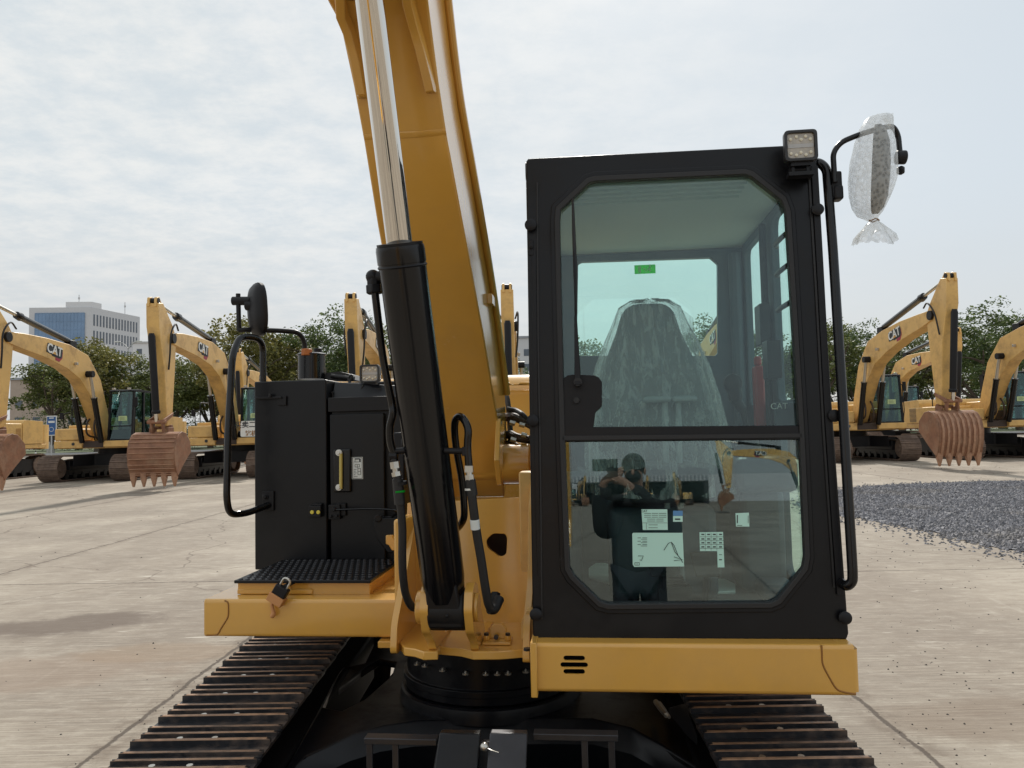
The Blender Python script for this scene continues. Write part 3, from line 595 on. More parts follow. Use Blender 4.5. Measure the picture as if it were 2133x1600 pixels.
def ridge(name, pts, w, h):
    mb = MB(); ps = [on_boom(*p) for p in pts]; vs = []
    for i, p_ in enumerate(ps):
        t = (ps[min(i+1, len(ps)-1)]-ps[max(i-1, 0)]).normalized(); nn = V((0, -t.z, t.y)) if abs(t.y)+abs(t.z) > .5*abs(t.x) else V((0, -.7, -.7)); nn = nn.normalized(); nn = nn if nn.y < 0 else -nn
        sd_ = t.cross(nn).normalized(); e = h if 0 < i < len(ps)-1 else h*.15
        vs += [p_-sd_*w/2, p_+sd_*w/2, p_+sd_*w*.36+nn*e, p_-sd_*w*.36+nn*e]
    n = len(ps); fs = [(0, 1, 2, 3), tuple((n-1)*4+k for k in (3, 2, 1, 0))]
    for i in range(n-1):
        for k in range(4): fs.append((i*4+k, i*4+(k+1) % 4, (i+1)*4+(k+1) % 4, (i+1)*4+k))
    mb.add(vs, fs); return B(mb, name, 'yellow', BOOM, bevel=.002)
ridge('reinforcement', [(846, -60), (849, -10), (862, 40), (877, 95), (888, 140), (898, 183), (900, 194)], .034, .035)
ridge('reinforcement', [(706, -60), (712, 20), (728, 60), (744, 120), (757, 190), (758, 205)], .034, .035)
ridge('weld_band', [(758, 287), (800, 283), (870, 280), (929, 275)], .022, .003)
q = MB(); q.box((bx-.13, 1.86, 2.86), (bx+.13, 1.93, 2.93)); q.cyl((bx-.16, 1.87, 2.87), (bx+.16, 1.87, 2.87), .04); B(q, 'rod_pin', 'dark_steel', BOOM)
# steel pipe clamped along the right side of the boom
def side_pt(i, k, out): c, w, n, th = S[i]; return V((bx+w/2+out, c.y, c.z))+n*th*k
ids = range(2, len(S)-1)
q = MB(); q.tube(curve_path([side_pt(i, .97, .011) for i in ids], 4), .013, 10); PI_ = B(q, 'boom_pipe', 'yellow', BOOM)
q = MB(); i0 = len(ess)+2
cpt = side_pt(i0, .97, .011); q.box(cpt-V((.035, .02, .014)), cpt+V((.022, .02, .014))); q.cyl(cpt+V((.022, 0, 0)), cpt+V((.034, 0, 0)), .008, seg=6); B(q, 'pipe_clamp', 'yellow', BOOM, bevel=.003)
q = MB(); c = side_pt(len(S)-3, .75, .002); q.box(c-V((.004, .05, .02)), c+V((.016, .05, .02))); B(q, 'pipe_bracket', 'yellow', BOOM, bevel=.003)
fl = MB(); k0 = len(S)-1; c = S[k0][0]; fl.prism([(v.y, v.z) for v in (V((0, 2.98, 1.40)), V((0, 3.12, 1.62)), V((0, 3.0, 1.66)), V((0, 2.92, 1.5)))], P(1042, 1000, 3.1).x, P(1042, 1000, 3.1).x+.02, 'X'); B(fl, 'boom_foot_plate', 'yellow', BOOM, bevel=.003)
fl = MB(); fl.cyl((bx-S[-1][1]/2, pind, pinz), (RPX-.02, pind, pinz), .085, seg=28); B(fl, 'boom_foot', 'yellow', BOOM, bevel=.006)
# arm and bucket beyond the top of the picture
q = MB(); q.prism([(-.02, 3.86), (-.30, 3.98), (-.52, 3.80), (-1.30, 2.15), (-1.18, 2.02), (-.30, 3.50), (-.10, 3.62)], bx-.085, bx+.085, 'X'); B(q, 'stick', 'yellow', bevel=.01)
q = MB(); q.cyl((bx, 1.0, 3.93), (bx, .2, 4.05), .05); B(q, 'stick_cylinder', 'gloss_black'); q = MB(); q.cyl((bx, .2, 4.05), (bx, -.28, 4.06), .028); B(q, 'stick_rod', 'chrome')
q = MB(); q.prism([(-1.25, 2.10), (-1.50, 1.95), (-1.62, 1.60), (-1.50, 1.20), (-1.22, 1.02), (-1.00, 1.02), (-1.25, 1.22), (-1.05, 1.80)], bx-.35, bx+.35, 'X'); BK = B(q, 'bucket', 'yellow', bevel=.01)

# ---- boom cylinder
A_, M_, E_ = P(930, 1262, 2.45), P(833, 512, 2.14), P(759, -85, 1.84)
ax_ = (M_-A_).normalized(); cy = MB(); rr = .069
b0 = A_+ax_*.05
cy.tube([A_+ax_*.035, A_+ax_*.10, A_+ax_*.13, M_-ax_*.05, M_-ax_*.049, M_-ax_*.012, M_], [rr*.9, rr*1.0, rr, rr, rr*1.03, rr*1.03, rr*1.0], 40); CY = B(cy, 'boom_cylinder', 'gloss_black')
q = MB(); q.tube([M_+ax_*.0005, M_+ax_*.008, M_+ax_*.009], [rr*.96, rr*.96, rr*.7], 40); q.tube([M_-ax_*.062, M_-ax_*.058, M_-ax_*.054], [rr*1.012, rr*1.05, rr*1.012], 40); B(q, 'gland', 'black_satin', CY)
q = MB(); q.cyl(M_+ax_*.008, E_, .0375, seg=40); B(q, 'piston_rod', 'chrome', CY)
q = MB(); q.cyl(E_-(E_-M_).normalized()*.09, E_, .055, seg=30); B(q, 'rod_end', 'gloss_black', CY)
q = MB(); xa = P(897, 1262, 2.45).x; xb = P(973, 1262, 2.45).x; q.cyl((xa, 2.45, 1.05), (xb, 2.45, 1.05), .066, seg=36); q.hexa([(xa+.003, 2.395, 1.0), (xb-.003, 2.395, 1.0), (xb-.003, 2.51, 1.0), (xa+.003, 2.51, 1.0), *(A_+ax_*.10+V((sx*.050, sy*.05, 0)) for sx, sy in ((-1, -1), (1, -1), (1, 1), (-1, 1)))])
c = P(931, 1283, 2.383); q.ball(c, .006); B(q, 'cylinder_eye', 'black', CY, bevel=.008)

# ---- hoses round the cylinder
def hose(name, pts, r, m, parent=None, n=6):
    mb = MB(); mb.tube(curve_path([P(*p) for p in pts], n), r, 14); return B(mb, name, m, parent)
q = MB(); q.cyl(P(800, 578, 2.20), P(777, 577, 2.20), .018, seg=16); q.cyl(P(778, 570, 2.20), P(779, 596, 2.20), .021, seg=8); q.cyl(P(779, 594, 2.2), P(780, 612, 2.2), .025, seg=6); q.ball(P(777, 577, 2.2), .022); B(q, 'elbow_fitting', 'black_satin', CY, bevel=.003)
hose('steel_pipe', [(780, 600, 2.2), (787, 660, 2.21), (797, 740, 2.23), (808, 800, 2.24), (816, 840, 2.25), (818, 862, 2.25), (812, 890, 2.26), (813, 920, 2.27), (820, 945, 2.28), (822, 960, 2.28)], .0115, 'gloss_black', CY)
q = MB(); q.cyl(P(812, 941, 2.28), P(850, 938, 2.28), .0095, seg=12); q.cyl(P(812, 950, 2.28), P(828, 950, 2.28), .014, seg=10); B(q, 'pipe_clamp', 'black_satin', CY, bevel=.002); q = MB(); q.cyl(P(925, 939, 2.28), P(972, 940, 2.28), .0095, seg=12); q.box(P(962, 950, 2.27), P(978, 930, 2.30)); B(q, 'pipe_clamp', 'black_satin', CY, bevel=.002)
q = MB(); q.cyl(P(822, 962, 2.28), P(824, 976, 2.28), .015, seg=6); q.cyl(P(824, 976, 2.28), P(825, 984, 2.28), .010, seg=12); q.cyl(P(825, 983, 2.28), P(827, 992, 2.28), .015, seg=6); B(q, 'hose_fitting', 'zinc', CY); q = MB(); q.cyl(P(977, 970, 2.28), P(977, 984, 2.28), .014, seg=6); q.cyl(P(977, 984, 2.28), P(978, 990, 2.28), .010, seg=12); q.cyl(P(978, 989, 2.28), P(979, 1000, 2.28), .014, seg=6); B(q, 'hose_fitting', 'zinc', CY)
hose('hose', [(827, 990, 2.28), (833, 1040, 2.29), (838, 1100, 2.31), (838, 1160, 2.33), (840, 1205, 2.35), (846, 1240, 2.38), (860, 1265, 2.42), (882, 1262, 2.46)], .0125, 'rubber')
hose('hose', [(979, 998, 2.28), (985, 1050, 2.29), (993, 1110, 2.31), (1003, 1170, 2.33), (1012, 1230, 2.35), (1019, 1262, 2.37), (1030, 1270, 2.39), (1042, 1248, 2.42)], .0135, 'rubber')
hose('steel_pipe', [(977, 972, 2.28), (974, 930, 2.28), (975, 895, 2.28), (966, 874, 2.29), (955, 868, 2.31), (947, 885, 2.33), (950, 930, 2.36), (962, 1000, 2.40), (967, 1060, 2.42), (964, 1085, 2.44), (950, 1102, 2.5), (930, 1108, 2.55)], .0115, 'gloss_black', CY)
q = MB(); q.tube([P(836, 1003, 2.282), P(837, 1010, 2.283)], .0165, 10); B(q, 'collar', 'black_satin')
q = MB(); c0, c1 = P(828, 998, 2.283), P(833, 1050, 2.29); q.cyl(c0, c1, .0165, seg=14); B(q, 'hose_sleeve', 'rubber'); q = MB(); c0, c1 = P(979, 1000, 2.283), P(984, 1032, 2.287); q.cyl(c0, c1, .0165, seg=14); B(q, 'hose_sleeve', 'rubber')
q = MB(); q.cyl(P(832, 1022, 2.286), P(832.3, 1026, 2.286), .0174, seg=14); B(q, 'cable_tie', 'exit_green')
q = MB(); q.cyl(P(980, 1017, 2.286), P(980.3, 1021, 2.286), .0176, seg=14); B(q, 'cable_tie', 'white_plastic')
q = MB(); q.cyl(P(988.5, 1082, 2.298), P(990.5, 1102, 2.303), .0143, seg=14); B(q, 'hose_label', 'white_paper')
q = MB(); q.tube(curve_path([P(1019, 1268, 2.375), P(1030, 1268, 2.39), P(1040, 1246, 2.42)], 5), .016, 12); q.cyl(P(1030, 1258, 2.42), P(1032, 1236, 2.44), .016, seg=6); B(q, 'elbow_fitting', 'black', CY)
q = MB()
for k, (x0, y0, x1, y1) in enumerate(((1062, 868, 1100, 890), (1062, 905, 1100, 912), (1064, 925, 1100, 935), (1062, 948, 1100, 950))):
    q.tube(curve_path([P(x0-20, y0+6, 3.35), P(x0, y0, 3.3), P((x0+x1)/2, (y0+y1)/2+(4 if k else -6), 3.25), P(x1+30, y1+8, 3.3)], 6), .018, 10)
B(q, 'hose_bundle', 'hose_wrap')
q = MB(); q.tube(curve_path([P(1056, 852, 3.3), P(1075, 856, 3.3), P(1092, 868, 3.25), P(1110, 895, 3.3)], 6), .012, 10); q.tube(curve_path([P(1050, 800, 3.5), P(1058, 840, 3.4), P(1063, 900, 3.35), P(1063, 965, 3.3)], 6), .012, 10); B(q, 'hose', 'rubber')
for (x, y) in ((1068, 880), (1088, 884), (1070, 915), (1092, 905), (1072, 940), (1090, 946), (1080, 963)): q = MB(); q.cyl(P(x-6, y, 3.24), P(x+5, y+3, 3.24), .012, seg=6); B(q, 'hose_fitting', 'zinc')
q = MB(); q.cyl(P(838, 925, 2.9), P(862, 925, 2.9), .03, seg=14); q.box(P(820, 1010, 2.95), P(860, 900, 3.1)); B(q, 'rotary_joint', 'black_satin', bevel=.006)
q = MB(); q.prism([(v.x, v.z) for v in (P(1100, 1262, 2.6), P(1118, 1262, 2.6), P(1118, 1335, 2.6), P(1088, 1325, 2.6), P(1088, 1290, 2.6))], 2.55, 2.75, 'Y'); q.box(P(1088, 1330, 2.9), P(1125, 980, 3.0)); B(q, 'cab_support', 'yellow_worn_hazed', bevel=.006)
# ================================================================ cab of the near excavator
cx0, cx1 = -0.208, 0.731
fr = MB()
outer = [(1096, 336), (1100, 330), (1400, 315), (1694, 300), (1700, 303), (1730, 800), (1768, 1320), (1764, 1332), (1400, 1333), (1116, 1331), (1110, 1322), (1102, 800)]
gl = [(1165, 435), (1226, 378), (1240, 374), (1552, 360), (1566, 364), (1631, 415), (1640, 440), (1668, 895), (1680, 1160), (1676, 1184), (1622, 1252), (1606, 1259), (1268, 1262), (1250, 1257), (1194, 1202), (1184, 1184), (1174, 926), (1163, 456)]
CX_, CY_ = 1415, 820
def grow(pts, g):
    out = []; n = len(pts)
    for i in range(n):
        a, b, c = V((*pts[i-1], 0)), V((*pts[i], 0)), V((*pts[(i+1) % n], 0)); d1 = (b-a).normalized(); d2 = (c-b).normalized(); nn = V((d1.y+d2.y, -d1.x-d2.x, 0)).normalized(); s = g/max(.5, nn.dot(V((d1.y, -d1.x, 0))))
        out.append((b.x+nn.x*s, b.y+nn.y*s))
    return out
glo = grow(gl, 10)
if abs(glo[0][0]-CX_) < abs(gl[0][0]-CX_): glo = grow(gl, -10); sg = -1
else: sg = 1
fr.plate([outer, grow(gl, sg*8)], lambda k: PC(k[0], k[1]), lambda k: PC(k[0], k[1])+V((0, .035, 0)))
FR = B(fr, 'cab_frame', 'black', bevel=.004)
# raised moulding and rubber gasket round the glass
def band(name, g0, g1, off0, m, t=.012, par=None):
    mb = MB(); mb.plate([grow(gl, sg*g1), grow(gl, sg*g0)], lambda k: PC(k[0], k[1], off0), lambda k: PC(k[0], k[1], off0)+V((0, t, 0))); return B(mb, name, m, par, bevel=.0025)
band('moulding', 7, 17, -.006, 'black', .02, FR); band('gasket', -3, 8.5, -.010, 'rubber', .03, FR)
# mullion between the panes
mu = MB(); mu.hexa([PC(1171, 921, -.004), PC(1671, 916, -.004), PC(1671, 916, .03), PC(1171, 921, .03), PC(1170, 890, -.004), PC(1669, 886, -.004), PC(1669, 886, .03), PC(1170, 890, .03)])
MU = B(mu, 'crossbar', 'black', FR, bevel=.003)
q = MB(); q.hexa([PC(1172, 917, -.010), PC(1670, 911, -.010), PC(1670, 911, -.005), PC(1172, 917, -.005), PC(1172, 908, -.010), PC(1670, 903, -.010), PC(1670, 903, -.005), PC(1172, 908, -.005)]); B(q, 'crossbar_seal', 'rubber', MU)
def pane(name, pts, off=.014, t=.004, m='cab_glass', par=None):
    mb = MB(); mb.plate([pts], lambda k: PC(k[0], k[1], off), lambda k: PC(k[0], k[1], off)+V((0, t, 0))); return B(mb, name, m, par, smooth=0)
g1 = grow(gl, sg*2)
up = [p for p in g1 if p[1] < 895.5]; lo = [p for p in g1 if p[1] > 920]
pane('windscreen', up[:-1]+[(1668, 889), (1173, 893)] if False else [(1174, 893)]+[p for p in g1[-1:]]+[p for p in g1[:7]]+[(1668, 889)], m='upper_glass')
pane('lower_windscreen', [(1670, 916)]+[p for p in g1 if p[1] > 930]+[(1173, 921)])
# edge trims, hinges and rubber buttons on the front frame
def strip(name, pts, w, off, m, t=.006):
    mb = MB(); n = len(pts); mb.plate([[(x-w/2, y) for x, y in pts]+[(x+w/2, y) for x, y in pts[::-1]]], lambda k: PC(k[0], k[1], off), lambda k: PC(k[0], k[1], off)+V((0, t, 0))); return B(mb, name, m, FR, bevel=.001)
strip('seal_strip', [(1119, 380), (1121, 700), (1126, 1000), (1129, 1290)], 3.5, -.005, 'rubber')
strip('seal_strip', [(1685, 352), (1700, 600), (1716, 900), (1738, 1225)], 5, -.006, 'rubber')
strip('cover_strip', [(1112, 520), (1115, 800), (1120, 1060), (1124, 1200)], 9, -.003, 'black')
strip('corner_trim', [(1697, 345), (1709, 560), (1725, 860), (1741, 1100), (1751, 1240)], 14, -.010, 'black_satin')
for x, y in ((1106, 472), (1110, 877), (1117, 1278), (1700, 440), (1735, 867), (1757, 1285)):
    q = MB(); c = PC(x, y, -.001); nn = V((0, -1, .06)); q.tube([c, c+nn*.010, c+nn*.012, c+nn*.020, c+nn*.024], [.012, .012, .019, .019, .013], 20); B(q, 'rubber_button', 'black_satin', FR)
q = MB(); c0 = PC(1106, 505); q.hexa([PC(1101, 532, -.004), PC(1112, 532, -.004), PC(1112, 532), PC(1101, 532), PC(1101, 500, -.004), PC(1111, 500, -.004), PC(1111, 500), PC(1101, 500)]); q.cyl(PC(1106.5, 515, -.010), PC(1106.5, 515), .006, seg=12); B(q, 'catch', 'black_satin', FR, bevel=.002)
# small brackets right of the glass, under the light
q = MB(); a = PC(1664, 362, -.02); q.box(a-V((.03, 0, .012)), a+V((.028, .05, .02))); q.cyl(PC(1648, 366, -.03), PC(1648, 366, .0), .012, seg=10); q.cyl(PC(1684, 366, -.03), PC(1684, 366, .0), .012, seg=10); B(q, 'light_bracket', 'black_satin', bevel=.004)
# shell: roof, posts, sides, rear, floor
zr0, zr1, yb = 2.445, 2.515, 3.68
q = MB(); yf = PC(1400, 318).y+.036; q.prism(fillet2([(yf, zr0), (yb, zr0), (yb, zr1-.01), (yf+.2, zr1+.015), (yf, zr1-.01)], .02), cx0+.003, cx1-.003, 'X'); B(q, 'roof', 'black', bevel=.01)
q = MB(); q.box((cx0+.02, yf+.02, zr0-.012), (cx1-.02, yb-.06, zr0-.002))
for k in range(5): q.box((cx0+.05, yf+.05+k*.05, zr0-.026), (cx1-.2, yf+.072+k*.05, zr0-.013))
B(q, 'headliner', 'headliner')
rw = MB(); wz = [(1204, 549), (1212, 545), (1480, 536), (1495, 549), (1496, 735), (1490, 741), (1206, 741), (1201, 736)]
rwin = [(P(x, y, 3.60).x, P(x, y, 3.60).z) for x, y in wz]
rw.plate([[(cx0+.003, .99), (cx1-.003, .99), (cx1-.003, zr0-.015), (cx0+.003, zr0-.015)], rwin], lambda k: (k[0], 3.60, k[1]), lambda k: (k[0], 3.64, k[1])); B(rw, 'rear_wall', 'interior', bevel=.004)
q = MB(); q.plate([rwin], lambda k: (k[0], 3.615, k[1]), lambda k: (k[0], 3.619, k[1])); RG = B(q, 'rear_window', 'rear_glass', smooth=0)
ex = MB(); a, b = P(1322, 571, 3.61), P(1365, 551, 3.61); ex.box((a.x, 3.608, a.z), (b.x, 3.612, b.z)); EXS = B(ex, 'exit_sign', 'exit_green', RG)
q = MB(); ww = b.x-a.x; hh = b.z-a.z
def eb(x0, z0, x1, z1, t=.004): q.tube([(a.x+ww*x0, 3.6065, a.z+hh*z0), (a.x+ww*x1, 3.6065, a.z+hh*z1)], t/2, 6)
q.box((a.x+ww*.17, 3.606, a.z+hh*.12), (a.x+ww*.31, 3.6078, a.z+hh*.85))
eb(.42, .5, .56, .5); eb(.42, .5, .47, .62, .003); eb(.42, .5, .47, .38, .003); q.ball((a.x+ww*.74, 3.6065, a.z+hh*.82), .004, 8, 6)
eb(.72, .7, .66, .45, .006); eb(.66, .45, .76, .32); eb(.76, .32, .72, .12); eb(.66, .45, .58, .28); eb(.58, .28, .5, .26); eb(.7, .66, .82, .55, .003); eb(.7, .66, .6, .62, .003); B(q, 'exit_pictogram', 'exit_white', EXS)
# side walls with windows
def sidewall(x, t, holes, nm, m='interior'):
    mb = MB(); zt_ = zr0-.003
    def yl(z): return 2.40+(z-CZ)*LEAN+.038
    mb.plate([[(yl(.98), .98), (3.595, .98), (3.595, zt_), (yl(zt_), zt_)]]+holes, lambda k: (x, k[0], k[1]), lambda k: (x+t, k[0], k[1])); return B(mb, nm, m, bevel=.004)
def rrect(y0, z0, y1, z1, r=.05): return fillet2([(y0, z0), (y1, z0), (y1, z1), (y0, z1)], r)
lw = [rrect(2.60, 1.40, 3.50, 2.38)]; SWL = sidewall(cx0+.004, .03, lw, 'side_wall')
q = MB(); q.plate(lw, lambda k: (cx0+.015, k[0], k[1]), lambda k: (cx0+.019, k[0], k[1])); B(q, 'side_window', 'side_glass', SWL, smooth=0)
hr_ = [rrect(3.12, 1.70, 3.55, 2.40), rrect(2.56, 1.70, 3.02, 2.40), rrect(2.52, 1.06, 3.02, 1.64)]
DRW = sidewall(cx1-.034, .03, hr_, 'cab_door')
for h_ in hr_:
    q = MB(); q.plate([h_], lambda k: (cx1-.022, k[0], k[1]), lambda k: (cx1-.018, k[0], k[1])); B(q, 'door_window', 'side_glass', DRW, smooth=0)
q = MB()
for z in (2.28, 2.17, 2.04): q.tube(curve_path([(cx1-.03, 2.60, z), (cx1-.06, 2.70, z-.015), (cx1-.06, 2.84, z-.015), (cx1-.03, 2.95, z)], 5), .010, 8)
q.tube([(cx1-.055, 3.07, 1.2), (cx1-.055, 3.07, 2.4)], .014, 10); q.box((cx1-.085, 3.03, 1.92), (cx1-.045, 3.13, 2.08)); q.box((cx1-.10, 2.86, 1.78), (cx1-.05, 2.95, 1.92)); B(q, 'grab_handle', 'black_satin', DRW, bevel=.004)
q = MB(); q.box((cx1-.085, 3.17, 1.56), (cx1-.045, 3.23, 1.85)); q.cyl((cx1-.065, 3.20, 1.85), (cx1-.065, 3.20, 1.89), .015); B(q, 'fire_extinguisher', 'red_paint', bevel=.01)
q = MB(); q.tube([(cx1-.07, 3.58, 1.3), (cx1-.07, 3.58, 2.40)], .03, 10); B(q, 'corner_post', 'interior')
q = MB(); q.box((cx0+.03, 2.45, .972), (cx1-.03, 3.60, .998)); B(q, 'floor', 'interior')
q = MB(); fm_ = [PZ(x, y, 1.0) for x, y in ((1226, 1206), (1226, 1188), (1240, 1178), (1262, 1178), (1330, 1202), (1400, 1206), (1440, 1210), (1512, 1212), (1532, 1222), (1532, 1238), (1440, 1240), (1330, 1240), (1300, 1228))]
q.prism([(v.x, v.y) for v in fm_], 1.0, 1.012, 'Z'); B(q, 'lit_floor_mat', 'lit_floor_mat', bevel=.004)  # pale outline of the lit front floor, its brightness put into the colour
q = MB(); q.box((.56, 2.75, .999), (cx1-.05, 3.1, 1.06)); B(q, 'foot_rest', 'interior', bevel=.02)
# seat
sx = P(1352, 700, 3.12).x
SXF = Matrix.Translation((sx, -.27, 1.62)) @ Matrix.Diagonal((.93, 1, .945, 1)) @ Matrix.Translation((-sx, 0, -1.62))
q = MB()
def slab(secs_):
    n = len(secs_[0]); vs = [p for s_ in secs_ for p in s_]; fs = [tuple(range(n))[::-1], tuple((len(secs_)-1)*n+k for k in range(n))]
    for i in range(len(secs_)-1):
        for k in range(n): fs.append((i*n+k, i*n+(k+1) % n, (i+1)*n+(k+1) % n, (i+1)*n+k))
    q.add(vs, fs)
def ell(cx, cy, z, hw, hd, n=16, e=3.0): return [(cx+hw*math.copysign(abs(cos(2*pi*k/n))**(2/e), cos(2*pi*k/n)), cy+hd*math.copysign(abs(sin(2*pi*k/n))**(2/e), sin(2*pi*k/n)), z) for k in range(n)]
slab([ell(sx, 3.36, 1.45, .24, .07), ell(sx, 3.38, 1.60, .25, .075), ell(sx, 3.40, 1.75, .23, .07), ell(sx, 3.42, 1.88, .205, .06), ell(sx, 3.44, 1.96, .17, .05), ell(sx, 3.44, 2.02, .14, .05), ell(sx, 3.43, 2.08, .125, .055), ell(sx, 3.43, 2.125, .105, .05), ell(sx, 3.43, 2.145, .06, .035)])
q.xf(SXF); SEAT = B(q, 'seat', 'seat_fabric', sub=1)
q = MB(); slab([ell(sx, 3.14, 1.33, .23, .22), ell(sx, 3.14, 1.36, .25, .24), ell(sx, 3.14, 1.44, .25, .25), ell(sx, 3.14, 1.48, .22, .22)]); q.xf(SXF); B(q, 'cushion', 'seat_fabric', SEAT, sub=1)
q = MB(); q.box((sx-.19, 2.78, 1.0), (sx+.19, 3.2, 1.33)); B(q, 'seat_base', 'interior', SEAT, bevel=.03)
text_mesh('seat_lettering', 'CAT', .075, 'interior', Matrix.Translation(-C0) @ frame_mtx((sx-.01, 3.05, 1.85), (1, 0, 0), (0, .12, 1)), SEAT, .001)
# clear plastic cover over the seat: a thing of its own
fo = P(1368, 640, 3.3); SCO = empty('seat_cover', RZ @ V((sx, 3.2, 1.40)), -YAW); tag(SCO, 'clear crinkled plastic film draped over the driver seat inside the near black cab', 'plastic cover')
q = MB(); N = 110; prof = [(2.158, .03, .03, 3.42), (2.154, .085, .045, 3.42), (2.125, .135, .075, 3.42), (2.05, .165, .09, 3.42), (1.97, .20, .11, 3.40), (1.87, .235, .13, 3.38), (1.74, .262, .17, 3.34), (1.62, .272, .24, 3.28), (1.50, .275, .29, 3.22), (1.36, .27, .31, 3.20)]
rnd = [random.uniform(-1, 1) for _ in range(N)]; vs = []
for j, (z, hw, hd, yc) in enumerate(prof):
    for k in range(N):
        a = 2*pi*k/N; f = 1+min(.07, .008*j)*(sin(a*11+1.3*rnd[k % 7])+.5*sin(a*23+2+j*.3)+.8*rnd[k]*.6)
        vs.append((sx+.008+hw*cos(a)*f, yc+hd*sin(a)*f, z+random.uniform(-.006, .006)))
fs = [tuple(range(N))]+[(i*N+k, (i+1)*N+k, (i+1)*N+(k+1) % N, i*N+(k+1) % N) for i in range(len(prof)-1) for k in range(N)]
q.add(vs, fs); q.xf(SXF); f_ = q.build('plastic_film', 'plastic_film', SCO, off=V((sx, 3.2, 1.40)), smooth=80)
q = MB(); vs = []                    # loose corner of film standing off the headrest
pts = [(1400, 632), (1415, 640), (1444, 662), (1447, 690), (1430, 712), (1405, 715), (1398, 680)]
for x, y in pts: v = P(x, y, 3.15+random.uniform(-.03, .03)); vs.append(v)
vs.append(P(1420, 675, 3.19)); n = len(pts); q.add(vs, [(i, (i+1) % n, n) for i in range(n)]); q.build('film_corner', 'plastic_film', SCO, off=V((sx, 3.2, 1.40)), smooth=0)
# console, joystick, travel levers, pedals
q = MB(); q.box((.48, 2.72, 1.38), (.69, 3.2, 1.50)); q.box((.52, 2.9, 1.0), (.68, 3.15, 1.38)); q.box((-.17, 2.75, 1.34), (-.04, 3.2, 1.46)); q.box((-.15, 2.9, 1.0), (-.06, 3.15, 1.34)); CON = B(q, 'console', 'interior', bevel=.025)
q = MB(); c = V((.545, 2.84, 1.50))
q.tube([c+V((0, 0, z)) for z in (0, .02, .02, .04, .04, .06, .06, .08, .08, .10)], [.055, .055, .045, .045, .038, .038, .03, .03, .022, .018], 16)
q.tube(curve_path([c+V((0, 0, .09)), c+V((-.015, -.01, .16)), c+V((-.035, -.01, .20)), c+V((-.045, -.015, .25))], 5), [.012]*6+[.018]*5+[.026]*4+[.026], 12); q.ball(c+V((-.047, -.015, .262)), .034, sc=(1, .8, 1.1)); B(q, 'joystick', 'black_satin', CON)
q = MB(); c = V((-.11, 2.85, 1.46)); q.tube([c, c+V((0, 0, .10)), c+V((0, 0, .2))], [.045, .02, .026], 12); B(q, 'joystick', 'black_satin', CON)
for x0, x1, y0, xs in ((1340, 1397, 832, 1385), (1399, 1451, 831, 1413)):
    q = MB(); a, b = P(x0, y0+7, 2.82), P(x1, y0-7, 2.82); q.box((a.x, 2.79, a.z), (b.x, 2.86, b.z)); LV = B(q, 'travel_lever', 'lever_grey', bevel=.011)
    q = MB(); s_ = P(xs, 838, 2.83); e_ = V((P(xs+8, 1215, 2.78).x, 2.78, 1.03)); q.tube([s_, e_], .011, 12); B(q, 'lever_rod', 'lever_grey', LV); q = MB(); q.cyl(e_+V((0, 0, .0)), e_+V((0, 0, .03)), .018, seg=14); B(q, 'collar', 'white_plastic', LV)
for x0, x1 in ((1347, 1417), (1438, 1502)):
    q = MB(); a, b = P(x0, 1195, 2.72), P(x1, 1150, 2.72); q.hexa([(a.x+.01, 2.66, a.z), (b.x-.01, 2.66, a.z), (b.x-.01, 2.675, a.z-.002), (a.x+.01, 2.675, a.z-.002), (a.x, 2.72, b.z), (b.x, 2.72, b.z), (b.x, 2.735, b.z), (a.x, 2.735, b.z)]); PD = B(q, 'foot_pedal', 'rubber', bevel=.008)
    q = MB(); q.tube([((a.x+b.x)/2, 2.70, (a.z+b.z)/2), ((a.x+b.x)/2, 2.76, 1.01)], .012, 8); B(q, 'pedal_arm', 'dark_steel', PD)
q = MB(); q.box((P(1370, 1200, 2.75).x, 2.73, 1.0), (P(1440, 1200, 2.75).x, 2.84, 1.06))
for k in range(4): q.box((P(1380, 1200, 2.75).x, 2.74+k*.001, 1.061+k*.009), (P(1430, 1200, 2.75).x-k*.004, 2.82, 1.066+k*.009))
B(q, 'lever_boot', 'rubber', bevel=.005)
text_mesh('console_lettering', 'CAT', .028, 'letter_white', Matrix.Translation(-C0) @ frame_mtx((P(1620, 847, 2.62).x, 2.60, P(1620, 847, 2.62).z), (1, 0, 0), (0, 0, 1)), CON, .0006)
q = MB(); q.box((P(1612, 870, 2.62).x, 2.604, P(1612, 905, 2.62).z), (P(1662, 870, 2.62).x, 2.62, P(1612, 838, 2.62).z)); B(q, 'display', 'interior', CON, bevel=.006)
